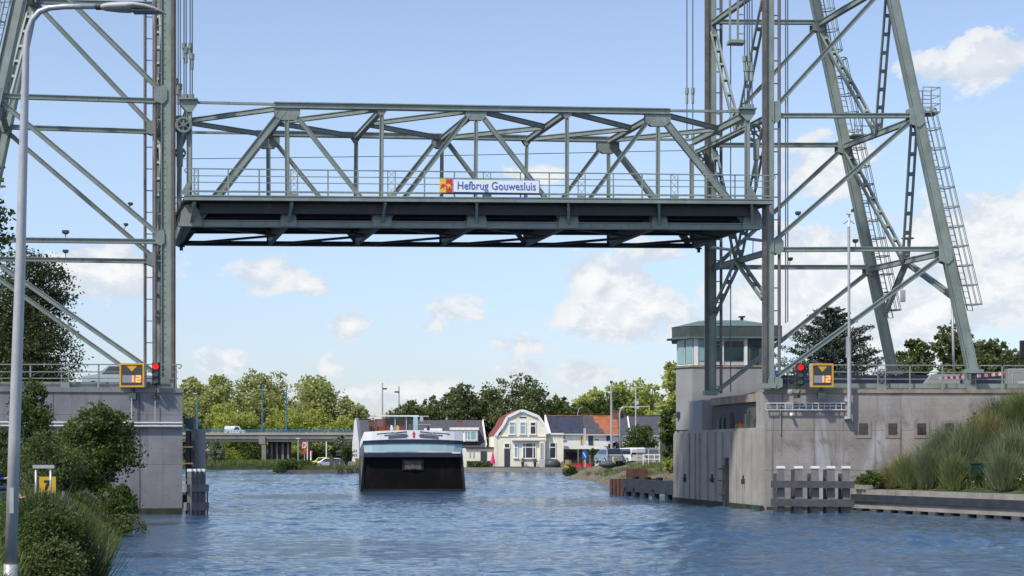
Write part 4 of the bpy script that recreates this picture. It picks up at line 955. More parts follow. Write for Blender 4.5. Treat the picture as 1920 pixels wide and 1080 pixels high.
# ------------------------------------------------------------------ control cabin
YC = 97.0
P0 = W(1298, 700, YC); P1 = W(1455, 700, YC)
ux = V3(1, .02, 0).normalized(); a_ = V3(P0.x, P0.y, 0); e_ = V3(P1.x, P1.y, 0); ch_ = a_ + V3(-.86, 1.15, 0); bk = ch_ + V3(.40, 3.5, 0)
foot = [a_, e_, e_ + V3(0, 4.6, 0), bk, ch_]
cz = V3(*(sum((p for p in foot), V3(0, 0, 0)) / 5))
root = thing('control_cabin', 'bridge keeper cabin with a wide green roof and glazed front behind the right tower', 'cabin', (cz.x, cz.y, 6))
def ring(sc, z): return [cz + (p - cz) * sc + Z1 * z for p in foot]
zb0, zb1 = 8.069, 9.842
b = MB(); b.prism(ring(1.0, 8.215 - .12)[::-1], (0, 0, -3.75)); b.build('base_wall', CONC_H, root)
b = MB(); b.prism(ring(1.03, 8.215)[::-1], (0, 0, -.118)); b.build('sill_band', CONC_B, root)
b = MB(); b.prism(ring(1.10, 10.531)[::-1], (0, 0, -.62)); b.build('fascia', FASC, root)
b = MB(); b.prism(ring(1.12, 9.905)[::-1], (0, 0, -.10)); b.build('gutter', TURQ, root)
b = MB(); lo = ring(1.11, 10.546); apx = [cz + (p - cz) * .45 + Z1 * 10.989 for p in foot]; i0 = b.add(lo + apx)
for k in range(5): b.face(i0 + k, i0 + (k + 1) % 5, i0 + 5 + (k + 1) % 5, i0 + 5 + k)
b.face(*[i0 + 5 + k for k in range(5)]); b.build('roof', TURQ, root)
q = W(1391, 602, 99); b = MB(); b.tube(q - Z1 * .35, q + Z1 * .22, .10, n=10); b.tube(q + Z1 * .22, q + Z1 * .30, .22, n=10); b.build('chimney', DGREY, root)
core = [cz + (p - cz) * .90 for p in foot]
b = MB(); b.prism([p + Z1 * 9.832 for p in core][::-1], (0, 0, -1.55)); b.build('interior', DGREY, root)
W5 = [foot[0], foot[1]]
def pane(name, p, q_, z0, z1, m, par=root, out=.0):
    d = (q_ - p).normalized(); n = V3(d.y, -d.x, 0); b = MB(); m_ = (p + q_) / 2 + n * out; b.box((m_.x, m_.y, (z0 + z1) / 2), (q_ - p).length, .05, z1 - z0, ux=d); return b.build(name, m, par)
fx = lambda px: a_ + (e_ - a_) * ((px - 1298) / 157.)
s98 = lambda p: cz + (p - cz) * .97
for (x0, x1, mm) in ((1299, 1308, WHITE), (1335, 1340, GREYW), (1351, 1357, WHITE), (1397, 1403, WHITE), (1447, 1455, WHITE)): pane('post', s98(fx(x0)), s98(fx(x1)), 8.215, 9.821, mm, out=.03)
for (x0, x1, mm) in ((1308, 1335, GLASSG), (1340, 1351, GLASS), (1357, 1397, GLASS)):
    fr = pane('window', s98(fx(x0)), s98(fx(x1)), 8.215, 9.800, GREYW, out=-.04); pane('pane', s98(fx(x0 + 2)), s98(fx(x1 - 2)), 8.476, 9.654, mm, fr, out=.0)
fr = pane('door', s98(fx(1403)), s98(fx(1447)), 6.546, 9.821, FASC, out=-.03); pane('pane', s98(fx(1410)), s98(fx(1424)), 7.798, 9.362, GLASS, fr, out=.0)
for (p, q_) in ((foot[4], foot[0]), (foot[3], foot[4])):
    p, q_ = s98(p), s98(q_); n_ = 2 if (p - q_).length < 2 else 3
    for k in range(n_):
        u0, u1 = p.lerp(q_, k / n_ + .03), p.lerp(q_, (k + 1) / n_ - .03); fr = pane('window', u0, u1, 8.215, 9.800, WHITE, out=-.04); pane('pane', u0.lerp(u1, .06), u1.lerp(u0, .06), 8.319, 9.675, GLASSG, fr, out=.0)
q = W(1266, 637, 98.2); b = MB(); b.box(q, 1.0, .5, .10); b.build('floodlight_arm', DGREY, root)
q = W(1278, 778, 97.9); b = MB(); b.box(q + V3(-.05, 0, 0), .55, .12, .36); b.build('wall_vent', DGREY, root)
# camera mast
q = W(1592.5, 785, 82.6); t_ = W(1591, 424, 82.6)
root = thing('camera_mast', 'tall thin grey mast with a camera on top in front of the right abutment wall', 'mast', q)
b = MB(); b.path([q, W(1592.5, 730, 82.6), W(1592, 640, 82.6)], .105, 10); b.path([W(1592, 640, 82.6), W(1591.5, 425, 82.6)], .07, 10); b.box(W(1589, 650, 82.6), .12, .2, 1.0); b.build('pole', GALV, root, False)
b = MB(); b.tube(W(1592, 425, 82.6), W(1592.5, 400, 82.6), .055); b.box(W(1591, 398, 82.6), .22, .3, .2); b.build('camera', WHITE, root); b = MB(); b.box(W(1598, 395, 82.5), .16, .28, .14, ux=(1, 0, .4)); b.tube(W(1592, 412, 82.6), W(1582, 420, 82.6), .02, n=5); b.tube(W(1592, 412, 82.6), W(1602, 420, 82.6), .02, n=5); b.build('floodlight', DGREY, root)
b = MB()
for yy in (750, 783): b.box(W(1589, yy, 82.85), .3, .4, .16)
b.build('wall_bracket', ALU, root)
# flag pole, noise barrier, cabinets, barriers on the right approach
q = W(1789, 720, 90); b = MB(); b.tube(q, W(1785, 560, 90), .08, .06); tag(b.build('pole', GALV, None, True), 'slim pale pole standing between the right tower legs', 'pole')
b_root = thing('barrier_fence', 'long low dark blue panelled fence behind the right railing', 'fence', W(1650, 728, 103))
b = MB(); A, C_ = W(1455, 712, 103), W(2300, 712, 103)
b.beam(V3(A.x, 103, 6.95), V3(C_.x, 103, 6.95), .06, 1.9); b.build('panel', SOLAR, b_root)
b = MB()
for i in range(28): x = A.x + (C_.x - A.x) * i / 27; b.box((x, 102.93, 6.95), .07, .06, 1.9)
b.build('frame', BLACKST, b_root)
def boom(x0, y0, x1, y1, Y, label):
    a, c = W(x0, y0, Y), W(x1, y1, Y); r_ = thing('barrier_boom', label, 'barrier', c)
    n = 9
    b = MB()
    for k in range(n): b.cur = k % 2; b.beam(a.lerp(c, k / n), a.lerp(c, (k + .999) / n), .06, .17)
    b.build('striped_arm', [WHITE, SRED], r_)
    b = MB(); b.box(c + V3(.2, .2, -.4), .35, .35, 1.3); b.build('drive_post', GALV, r_)
boom(1832, 705, 1892, 700, 85, 'red and white striped barrier boom, the longer one beside the grey cabinet')
boom(1760, 710, 1808, 706.5, 86.5, 'short red and white barrier boom at the foot of the inclined tower leg')
q = W(1912, 728, 84.4); r_ = thing('control_cabinet', 'grey steel control cabinet behind the railing at the right edge', 'cabinet', q)
b = MB(); b.bb(W(1891, 728, 84.4).x, W(1975, 728, 84.4).x, 84.4, 85.2, 6.1, W(1900, 691, 84.4).z); b.build('case', CONC_H, r_, bevel=.02); b = MB(); xx = W(1899, 700, 84.39).x; b.bb(xx - .01, xx + .01, 84.37, 84.4, 6.2, 7.2); b.box(W(1915, 717, 84.35), .35, .03, .12); b.build('door', ALU, r_)
q = W(1770, 718, 88); r_ = thing('counter_box', 'low grey machine box with a sloped end behind the right railing', 'box', q); b = MB(); x0, x1 = W(1740, 0, 88).x, W(1800, 0, 88).x
b.prism([(x0 - .5, 88, 6.1), (x1, 88, 6.1), (x1, 88, 7.25), (x0 + .4, 88, 7.25)], (0, 1.2, 0)); b.build('case', CONC_H, r_)
q = W(1918, 655, 88); b = MB(); b.box(q, .3, .25, .95); b.tube(q - Z1 * .4, q - Z1 * 1.7, .05); tag(b.build('traffic_light', BLACK), 'black traffic light head at the right edge in front of the trees', 'traffic light')
q = W(1457, 700, 84.2); b = MB(); b.box(q, .25, .04, .30); b.tube(q + V3(0, .05, 0), q + V3(0, .05, -.7), .025); tag(b.build('small_sign', SBLUE), 'small blue sign at the foot of the right tower column', 'sign')
r_ = thing('road_car', 'roof of a silver car passing behind the left railing', 'car', W(228, 728, 86))
b = MB(); x0, x1 = W(205, 0, 86).x, W(255, 0, 86).x; b.prism([(x0 - 1.2, 85, 6.5), (x1 + 1.2, 85, 6.5), (x1 + 1.2, 85, 7.0), (x1 + .3, 85, 7.1), (x1 - .2, 85, 7.55), (x0 + .2, 85, 7.55), (x0 - .4, 85, 7.1), (x0 - 1.2, 85, 7.0)], (0, 1.7, 0)); b.build('body', CARS, r_)
for dx in (x0 - .6, x1 + .6):
    b = MB(); b.tube((dx, 84.95, 6.44), (dx, 85.2, 6.44), .31, n=14); b.build('wheel', TYRE, r_)
b = MB(); b.prism([(x0 - .15, 84.99, 7.1), (x1 + .1, 84.99, 7.1), (x1 - .25, 84.99, 7.5), (x0 + .25, 84.99, 7.5)], (0, .01, 0)); b.build('window', GLASSD, r_)

# ------------------------------------------------------------------ right fender and quay
YF = 80.2
root = thing('timber_fender', 'long timber fender of five white capped piles in front of the right abutment', 'fender', W(1525, 962, YF))
for i, px in enumerate((1463.5, 1497, 1528, 1557.5, 1586)):
    q = W(px, 878, YF); zt = q.z; b = MB(); b.hexa([V3(q.x - .21, YF - .2, -.8), V3(q.x + .21, YF - .2, -.8), V3(q.x + .21, YF + .2, -.8), V3(q.x - .21, YF + .2, -.8), V3(q.x - .16, YF - .16, zt), V3(q.x + .16, YF - .16, zt), V3(q.x + .16, YF + .16, zt), V3(q.x - .16, YF + .16, zt)]); p = b.build('pile', WOOD, root)
    b = MB(); b.box((q.x, YF, zt + .05), .38, .38, .12); b.build('pile_cap', WHITE, p)
    b = MB(); b.box((q.x - .22, YF + .3, .7), .18, .14, 2.9 if i % 2 else 2.5); b.build('brace', WOODD, root)
for (y0, y1) in ((901, 914), (935, 949)):
    b = MB(); a, c = W(1446, (y0 + y1) / 2, YF - .32), W(1601, (y0 + y1) / 2 + 1.5, YF - .32); b.beam(a, c, .24, (y1 - y0) * YF / F); b.build('waling', WOODD, root)
QA, QB = V3(17.5, 82.9, 0), V3(25.2, 65.7, 0); QD = (QB - QA).normalized(); QN = V3(-QD.y, QD.x, 0) * -1
if QN.x > 0: QN = -QN
root = thing('quay_wall', 'low quay wall with a dark rubbing beam over sheet piles at the right edge', 'quay', QA)
def qb(name, z0, z1, out, th, m):
    b = MB(); o_ = QN * (out - th / 2); b.beam(QA + o_ + Z1 * (z0 + z1) / 2, QB + o_ + Z1 * (z0 + z1) / 2, th, z1 - z0); return b.build(name, m, root)
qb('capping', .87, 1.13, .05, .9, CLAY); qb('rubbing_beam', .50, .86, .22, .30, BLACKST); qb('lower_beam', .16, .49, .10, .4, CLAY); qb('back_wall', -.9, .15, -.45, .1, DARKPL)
Lq = (QB - QA).length; n = int(Lq / 1.15)
for i in range(n):
    q = QA + QD * (i + .5) * 1.15 - QN * .1; b = MB(); b.box((q.x, q.y, -.25), .52, .5, .8, ux=QD); b.build('sheet_pile', WOODD if i % 3 else BLACKST, root)
# vegetated slope between quay and wall
def qx(Y): return QA.x + (QB.x - QA.x) * (QA.y - Y) / (QA.y - QB.y)
def zR(X, Y):
    top = np.interp(X, [17, 18.6, 20, 21.6, 23.7, 25.9, 29, 40], [1.12, 1.4, 2.3, 3.4, 4.5, 5.3, 5.8, 6.0])
    s = np.clip((X - qx(Y) - .6) / np.maximum(2.0, (88.6 - Y) * .55 + 2.5), 0, 1); k = np.clip((Y - 70.0) / 13.0, 0, 1)
    return 1.12 + (top - 1.12) * np.maximum(s * .9, k * s) + .10 * np.sin(X * 2.1 + Y * 1.3) * s
b = MB(); Ys = np.linspace(66.0, 83.05, 34); Ss = [0, .5, 1.0, 1.6, 2.4, 3.4, 4.6, 6, 7.6, 9.5, 12, 16, 22]
ids = [[b.add([(qx(y) + .3 + s, y, float(zR(qx(y) + .3 + s, y)))]) for s in Ss] for y in Ys]
for i in range(len(Ys) - 1):
    for j in range(len(Ss) - 1): b.face(ids[i][j], ids[i][j + 1], ids[i + 1][j + 1], ids[i + 1][j])
tag(b.build('quay_slope', SOILG, None, True), kind='structure')
# dark steel guide work and rusted sheet piles beyond the right pier
GA, GB = V3(10.6, 98.0, 0), V3(6.98, 114.0, 0); gd = (GB - GA).normalized(); gn = V3(-gd.y, gd.x, 0)
root = thing('guide_wall', 'dark steel guide beam on piles before the right pier, ending in rusted sheets', 'guide wall', GA)
b = MB(); q0, q1 = GA, GA.lerp(GB, .80); b.beam(q0 + Z1 * .78, q1 + Z1 * .78, .35, .86); b.build('beam', BLACKST, root)
for k in (.05, .22, .38, .52, .64, .76): q = GA.lerp(GB, k); b = MB(); b.box((q.x, q.y, .1), .5, .35, 1.0, ux=gd); b.build('pile', BLACKST, root)
for k in (.1, .35, .5, .66): q = GA.lerp(GB, k) - gn * .1; b = MB(); b.box((q.x, q.y, 1.3), .5, .3, .18, ux=gd); b.build('bollard', BLACK, root)
b = MB(); q0, q1 = GA.lerp(GB, .78), GB
for i in range(8): p0 = q0.lerp(q1, i / 8); p1 = q0.lerp(q1, (i + 1) / 8); o_ = gn * (.08 if i % 2 else -.08); b.beam(p0 + o_ + Z1 * .1, p1 + o_ + Z1 * .1, .10, 2.05)
e1 = GB + V3(3.4, 2.0, 0); b.beam(GB + Z1 * .1, e1 + Z1 * .1, .12, 2.05); b.build('sheet_piles', RUST, root)
# far right bank with sandy slope
b = MB(); edge = [(11.9, 99.5), (11.0, 118), (9.3, 150), (8.6, 166), (6.6, 181), (6.7, 186), (8.3, 205)]
def zfar(s): return [-.3, .25, .55, .95, 1.45, 1.75, 1.8, 1.8][s]
ids = []
rng = np.random.default_rng(3)
for i in range(40):
    t_ = i / 39 * (len(edge) - 1); k = min(int(t_), len(edge) - 2); f_ = t_ - k; x = edge[k][0] + (edge[k + 1][0] - edge[k][0]) * f_; y = edge[k][1] + (edge[k + 1][1] - edge[k][1]) * f_
    ids.append([b.add([(x + dx, y + (.0 if dx < 2 else 2), zfar(j) + (rng.normal() * .10 if 0 < j < 6 else 0))]) for j, dx in enumerate((-.5, .0, .6, 1.6, 3.2, 5, 12, 40))])
for i in range(len(ids) - 1):
    for j in range(7): b.face(ids[i][j], ids[i][j + 1], ids[i + 1][j + 1], ids[i + 1][j])
tag(b.build('far_bank', SOILB, None, True), kind='structure')
q = W(1193, 897, 128); b = MB(); b.box((q.x, q.y, .9), .09, 1.6, 1.6, ux=(0, 1, 0)); b.beam((q.x - .2, q.y, .9), (q.x + .9, q.y, .9), .12, 1.5); tag(b.build('steel_plate', RUST), 'rusted steel plate standing upright on the sandy bank', 'plate')
# ------------------------------------------------------------------ street lamp
YL = 20.6
q = W(19, 1074, YL); root = thing('street_lamp', 'tall curved galvanised street lamp leaning slightly at the left edge, in the foreground', 'street lamp', q)
pt = [W(20, 1060, YL), W(27, 820, YL), W(38, 500, YL), W(46, 200, YL), W(49, 90, YL), W(52, 62, YL), W(60, 38, YL), W(74, 22, YL), W(92, 15, YL), W(120, 12.5, YL), W(192, 12, YL)]
b = MB(); b.path(pt, [.076, .073, .064, .050, .042, .040, .038, .037, .036, .035, .034], 16); b.build('pole', GALV, root, True)
b = MB(); b.tube(W(18, 1120, YL), W(20, 1058, YL), .086, n=16); b.build('foot_sleeve', GALV, root, True)
b = MB(); b.bb(q.x + .015, q.x + .07, YL - .085, YL - .05, W(0, 962, YL).z, W(0, 915, YL).z); b.build('service_door', GALV, root)
b = MB(); q = W(186, 22, YL); b.tube(W(180, 12, YL), W(193, 12, YL), .047, n=12); b.build('clamp', DGREY, root)
def lamp_head():
    b = MB(); xs = [190, 196, 206, 225, 240, 255, 275, 293, 305, 312]; tops = [8.5, 6.5, 5.5, 4.5, 4.5, 5.5, 9, 15, 21, 26.5]; bots = [19, 21.5, 22.5, 24.5, 25, 20.5, 22, 24.5, 27, 28]; hw = [.05, .08, .11, .14, .15, .15, .14, .11, .06, .015]
    rg = []
    for x, tp, bt, h_ in zip(xs, tops, bots, hw):
        c = W(x, (tp + bt) / 2, YL); rz = (bt - tp) / 2 * YL / F
        rg.append(b.add([c + V3(0, math.cos(k * math.pi / 6) * h_, math.sin(k * math.pi / 6) * rz * (1.0 if k < 7 else .8)) for k in range(12)]))
    for i in range(len(rg) - 1):
        for k in range(12): b.face(rg[i] + k, rg[i] + (k + 1) % 12, rg[i + 1] + (k + 1) % 12, rg[i + 1] + k)
    b.face(*[rg[0] + k for k in range(12)][::-1]); b.face(*[rg[-1] + k for k in range(12)]); return b
lamp_head().build('lamp_head', mat('lamp_housing', (.40, .40, .385), .5, 0, .08, 6, stain=(.22, .22, .2), stain_amt=.3), root, True)
b = MB(); q = W(274, 22.5, YL); b.box(q, .34, .2, .012); b.build('lamp_glass', LENS, root)
# ------------------------------------------------------------------ number board in a frame, stakes
YS = 50.0
def zg(px, Y): return float(zL((px - CX) * Y / F, Y))
q = W(95, 930, YS); root = thing('number_board', 'yellow board with a black 7 behind the bare steel barrier on the left bank', 'sign', (q.x, YS, 1.4))
cx0, cx1 = W(73.5, 0, YS).x, W(106, 0, YS).x; zt, zbm = W(0, 892.5, YS).z, W(0, 929.5, YS).z
b = MB(); b.bb(cx0 - .015, cx1 + .015, YS, YS + .05, zbm, zt + .03); b.build('back_plate', BLACK, root)
b = MB(); b.bb(cx0, cx1 - .02, YS - .012, YS - .001, zbm + .0, zt - .02); b.build('face', YELSG, root)
o_ = text_mesh('numeral', '7', .40, BLACK, W(82, 918, YS - .02), X1, Z1, root, offset=.014)
b = MB(); b.tube((W(92, 0, YS).x, YS + .09, 1.2), (W(92, 0, YS).x, YS + .09, zt), .035); b.build('post', GALV, root)
b = MB(); q = W(93, 926, YS - .02); b.box(q, .16, .008, .05, ux=(1, 0, .3)); b.build('sticker', ALU, root)
YS2 = 48.6; root = thing('metal_barrier', 'bare galvanised goal shaped barrier in front of the yellow number board', 'barrier', W(82, 938, YS2))
for px in (67.5, 95): b = MB(); a = W(px, 880, YS2); b.tube((a.x, YS2, 1.1), (a.x, YS2, a.z), .038, n=10); b.build('post', GALV, root, True)
b = MB(); b.beam(W(62, 875, YS2 - .02), W(102, 875, YS2 - .02), .09, .10); b.build('cross_bar', GALV, root)
def stake(px, py0, py1, Y, r, m, label, lean=0., name='post'):
    a, c = W(px, py1, Y), W(px + lean, py0, Y); b = MB(); b.tube(a - Z1 * .3, c, r, r * .95, n=10); tag(b.build(name, m, None, False), label, 'post')
stake(120.5, 921, 952, 46, .065, WOOD, 'short grey wooden post in the grass right of the yellow number board')
stake(129, 936, 958, 44, .018, WOOD, 'thin grey stake beside the short wooden post in the grass')
stake(176, 1024, 1050, 33, .020, ALU, 'thin pale stake with a pinkish top leaning in the grass slope', 10)
b = MB(); q = W(187.5, 1020, 33); b.tube(q - Z1 * .06, q - Z1 * .01, .022, n=8); 
for o in [x for x in COL.objects if x.get('label', '').startswith('thin pale stake')]: b.build('top_cap', TERRA, o)
b = MB(); b.tube(W(196, 1078, 32), W(205, 1000, 34), .012, n=5); tag(b.build('reed_stem', DRYGR), 'single dry reed stem at the bottom of the grass slope', 'plant')
# ------------------------------------------------------------------ person sitting on the bank
def skin_mesh(name, joints, edges, m, parent, sub=2):
    """joints: name -> (pos, rx, ry)"""
    ks = list(joints); me = bpy.data.meshes.new(name); me.from_pydata([tuple(joints[k][0]) for k in ks], [(ks.index(a), ks.index(c)) for a, c in edges], [])
    o = bpy.data.objects.new(name, me); COL.objects.link(o)
    sk = o.modifiers.new('skin', 'SKIN'); sk.use_smooth_shade = True
    for i, k in enumerate(ks):
        v = me.skin_vertices[0].data[i]; v.radius = (joints[k][1], joints[k][2]); v.use_root = (i == 0)
    su = o.modifiers.new('sub', 'SUBSURF'); su.levels = sub; su.render_levels = sub
    dg = bpy.context.evaluated_depsgraph_get(); dg.update(); nm = bpy.data.meshes.new_from_object(o.evaluated_get(dg)); COL.objects.unlink(o); bpy.data.objects.remove(o)
    nm.name = name; nm.materials.clear(); nm.materials.append(m); q = bpy.data.objects.new(name, nm); COL.objects.link(q)
    off = root_of(parent).location if parent else Vector(); nm.transform(Matrix.Translation(-off))
    for p in nm.polygons: p.use_smooth = True
    if parent: q.parent = parent
    return q
YP = 47.0; PB = W(-14, 922, YP)
gz = 1.62
o0 = V3(PB.x, YP, gz)
def J(x, y, z): return o0 + V3(x, y, z)
root = thing('person', 'person in a blue jacket sitting on the left bank, legs stretched behind the street lamp', 'person', o0)
b = MB(); b.box(J(-.05, 0, .08), .7, .6, .24); q = b.build('stone_block', CONC_H); tag(q, 'low grey stone block under the sitting person at the left edge', 'block')
hip = .34
body = {'pelvis': (J(-.02, 0, hip), .15, .13), 'belly': (J(-.02, 0, hip + .20), .14, .115), 'chest': (J(.04, 0, hip + .40), .16, .12), 'neckb': (J(.09, 0, hip + .56), .07, .07), 'neck': (J(.115, 0, hip + .63), .052, .052),
        'headc': (J(.145, 0, hip + .74), .088, .082), 'crown': (J(.14, 0, hip + .82), .07, .07)}
E = [('pelvis', 'belly'), ('belly', 'chest'), ('chest', 'neckb'), ('neckb', 'neck'), ('neck', 'headc'), ('headc', 'crown')]
for s, n in ((-1, 'l'), (1, 'r')):
    body |= {'sh' + n: (J(.08, s * .17, hip + .48), .062, .062), 'el' + n: (J(.22, s * .22, hip + .24), .045, .045), 'wr' + n: (J(.40, s * .10, hip + .28), .030, .028), 'pa' + n: (J(.465, s * .075, hip + .30), .036, .018),
             'th' + n: (J(.10, s * .10, hip - .01), .092, .088), 'kn' + n: (J(.46, s * .13, hip + .02), .062, .060), 'ca' + n: (J(.60, s * .13, hip - .12), .056, .056), 'an' + n: (J(.80, s * .12, .08), .036, .036), 'he' + n: (J(.84, s * .12, .05), .040, .036), 'to' + n: (J(.97, s * .13, .085), .034, .022)}
    E += [('chest', 'sh' + n), ('sh' + n, 'el' + n), ('el' + n, 'wr' + n), ('wr' + n, 'pa' + n), ('pelvis', 'th' + n), ('th' + n, 'kn' + n), ('kn' + n, 'ca' + n), ('ca' + n, 'an' + n), ('an' + n, 'he' + n), ('he' + n, 'to' + n)]
    for k in range(5):
        th = k == 4; y = s * (.075 + (.026 - .017 * k)) if not th else s * .045; L_ = (.070, .080, .075, .058, .05)[k]; x0 = .50 if not th else .455
        a, c, d = 'f%d%s0' % (k, n), 'f%d%s1' % (k, n), 'f%d%s2' % (k, n)
        body |= {a: (J(x0 - .01, y, hip + .302), .010, .010), c: (J(x0 + L_ * .55, y * .95, hip + .292), .0088, .0088), d: (J(x0 + L_ * .9, y * .9, hip + .262), .0072, .0072)}
        E += [('pa' + n, a), (a, c), (c, d)]
skin_mesh('body', body, E, SKIN, root)
jk = {'pelvis': (J(-.02, 0, hip + .05), .172, .15), 'belly': (J(-.02, 0, hip + .20), .165, .135), 'chest': (J(.04, 0, hip + .40), .185, .14), 'neckb': (J(.085, 0, hip + .55), .085, .085)}; je = [('pelvis', 'belly'), ('belly', 'chest'), ('chest', 'neckb')]
tr = {'p': (J(-.02, 0, hip), .168, .148)}; te = []
for s, n in ((-1, 'l'), (1, 'r')):
    jk |= {'sh' + n: (J(.08, s * .17, hip + .48), .080, .080), 'el' + n: (J(.22, s * .22, hip + .24), .062, .062), 'wr' + n: (J(.375, s * .115, hip + .275), .046, .044)}; je += [('chest', 'sh' + n), ('sh' + n, 'el' + n), ('el' + n, 'wr' + n)]
    tr |= {'th' + n: (J(.10, s * .10, hip - .01), .108, .104), 'kn' + n: (J(.46, s * .13, hip + .02), .078, .076), 'ca' + n: (J(.60, s * .13, hip - .12), .070, .070)}; te += [('p', 'th' + n), ('th' + n, 'kn' + n), ('kn' + n, 'ca' + n)]
skin_mesh('jacket', jk, je, CLOTHB, root); skin_mesh('trousers', tr, te, JEANS, root)
b = MB(); h = J(.135, 0, hip + .80); b.ball(h + V3(-.025, 0, .02), .105, .098, .105, 14, 10); b.build('hair', HAIR, root, True)
b = MB(); b.ball(J(.255, 0, hip + .735), .016, .014, .024); b.build('nose', SKIN, root, True)
for s in (-1, 1):
    b = MB(); b.ball(J(.226, s * .034, hip + .765), .012, .014, .009); b.build('eye', BLACK, root, True)
    b = MB(); b.ball(J(.14, s * .088, hip + .745), .022, .010, .032); b.build('ear', SKIN, root, True)
b = MB(); b.ball(J(.228, 0, hip + .685), .010, .026, .006); b.build('mouth', PINK, root, True)
b = MB(); b.box(J(.53, 0, hip + .33), .16, .20, .03, ux=(1, 0, .5)); o = b.build('paper_bag', SYEL); tag(o, 'yellow paper packet held by the person in blue', 'packet')
# ------------------------------------------------------------------ barge
YB = 123.0
c = W(775, 848, YB); bx = V3(c.x, YB, 0); ay = V3(-.095, 1, 0).normalized(); axx = V3(1, .095, 0).normalized(); HWB = 4.05
barge = thing('cargo_barge', 'empty black cargo barge with a white and pale blue bow coming head on', 'barge', bx)
def bp_(x, y, z): return bx + axx * x + ay * y + Z1 * z
def zrow(py): return CH + (HY - py) * YB / F
zs = {'wl': 0, 'lip': zrow(857), 'pb0': zrow(847.5), 'pb1': zrow(833), 'nv': zrow(826.5), 'wt': zrow(810)}
# hull: wide head at deck level raking back towards the water
def rib(y, hw, hwb, z0, z1): return [bp_(-hwb, y, z0), bp_(hwb, y, z0), bp_(hw, y, z1), bp_(-hw, y, z1)]
b = MB()
r0 = rib(.42, 3.62, 3.86, .0, zs['lip'] - .02); r1 = rib(5, 4.02, 4.05, -.6, zs['lip']); r2 = rib(66, 4.02, 4.05, -.6, zs['lip'] - 1.4); r3 = rib(72, 3.2, 3.4, -.6, zs['lip'] - 1.4)
rs = [b.add(q) for q in (r0, r1, r2, r3)]
for i in range(3):
    for k in range(4): b.face(rs[i] + k, rs[i] + (k + 1) % 4, rs[i + 1] + (k + 1) % 4, rs[i + 1] + k)
b.face(rs[0] + 3, rs[0] + 2, rs[0] + 1, rs[0]); b.face(rs[3], rs[3] + 1, rs[3] + 2, rs[3] + 3)
b.poly([bp_(-3.86, .42, 0), bp_(3.86, .42, 0), bp_(4.05, 5, -.6), bp_(-4.05, 5, -.6)]); b.build('hull', HULLB, barge)
b = MB()
for s in (-1, 1):
    q = [bp_(s * 4.02, .36, .05), bp_(s * 4.06, 70, .05), bp_(s * 4.06, 70, 2.3), bp_(s * 4.06, 4, 2.75), bp_(s * 3.78, .22, zs['lip'] - .02)]; b.prism(q, axx * (-s * .07))
    b2 = MB(); q = [bp_(s * 4.00, .33, .05), bp_(s * 3.77, .20, zs['lip'] - .02), bp_(s * 3.56, .37, zs['lip'] - .06), bp_(s * 3.82, .37, .05)]; b2.prism(q, ay * .05); b2.build('bow_corner_plate', HULLC, barge)
b.build('hull_side', HULLS, barge)
b = MB(); b.prism([bp_(-3.75, 0, zs['lip']), bp_(3.75, 0, zs['lip']), bp_(3.9, 2.2, zs['lip'] - .45), bp_(-3.9, 2.2, zs['lip'] - .45)], Z1 * .28); b.build('bow_lip', NAVY, barge)
def band(name, z0, z1, m, hw0, hw1, y0, crown=0., th=.10):
    b = MB(); n = 12
    for i in range(n):
        xa, xb = -1 + 2 * i / n, -1 + 2 * (i + 1) / n; ca, cb = crown * (1 - xa * xa), crown * (1 - xb * xb)
        ya, yb = y0 + .35 * abs(xa) ** 6, y0 + .35 * abs(xb) ** 6
        b.hexa([bp_(xa * hw0, ya, z0 + ca * .6), bp_(xb * hw0, yb, z0 + cb * .6), bp_(xb * hw0, yb + th, z0 + cb * .6), bp_(xa * hw0, ya + th, z0 + ca * .6), bp_(xa * hw1, ya, z1 + ca), bp_(xb * hw1, yb, z1 + cb), bp_(xb * hw1, yb + th, z1 + cb), bp_(xa * hw1, ya + th, z1 + ca)])
    return b.build(name, m, barge)
band('pale_blue_band', zs['pb0'] - .02, zs['pb1'], PALEB, 3.70, 3.76, .00, .10); band('navy_band', zs['pb1'] + .002, zs['nv'], NAVY, 3.80, 3.82, -.05, .12, .2); band('bulwark', zs['nv'] + .002, zs['wt'], BOATW, 3.76, 3.72, .02, .14)
for s in (-1, 1):
    b = MB(); q = [bp_(s * 3.74, .40, zs['lip']), bp_(s * 4.05, 6.5, 2.75), bp_(s * 4.05, 6.5, 3.25), bp_(s * 3.78, .40, zs['nv'])]; b.prism(q, axx * (-s * .06)); b.build('bow_cheek', HULLS, barge)
    b = MB(); q = [bp_(s * 3.78, .40, zs['nv'] + .01), bp_(s * 4.02, 6.5, 3.26), bp_(s * 4.02, 6.5, 3.8), bp_(s * 3.72, .40, zs['wt'])]; b.prism(q, axx * (-s * .06)); b.build('side_bulwark', BOATW, barge)
for (z, xa, xb) in ((814, 1.45, 2.75), (816.7, .5, 2.2), (819.4, .4, 1.9), (822, .5, 1.9), (812, .5, 1.4)):
    for s in (-1, 1):
        b = MB(); zc = zrow(z) + .12; b.beam(bp_(s * xa, -.01 + .35 * (xa / 3.6) ** 6, zc), bp_(s * xb, -.01 + .35 * (xb / 3.6) ** 6, zc - .10), .03, .045); b.build('vent_slat', NAVY, barge)
b = MB(); o_ = bp_(.04, .0, zrow(815)); q = [(-.05, -.24), (.05, -.24), (.10, -.12), (.05, -.03), (.13, .06), (.05, .14), (.06, .24), (-.06, .24), (-.05, .14), (-.13, .06), (-.05, -.03), (-.10, -.12)]
b.prism([o_ + axx * x + Z1 * z for x, z in q], ay * .05); b.build('emblem', SRED, barge)
b = MB(); ar = [(488, 861), (662, 861), (655, 882), (497, 882)]
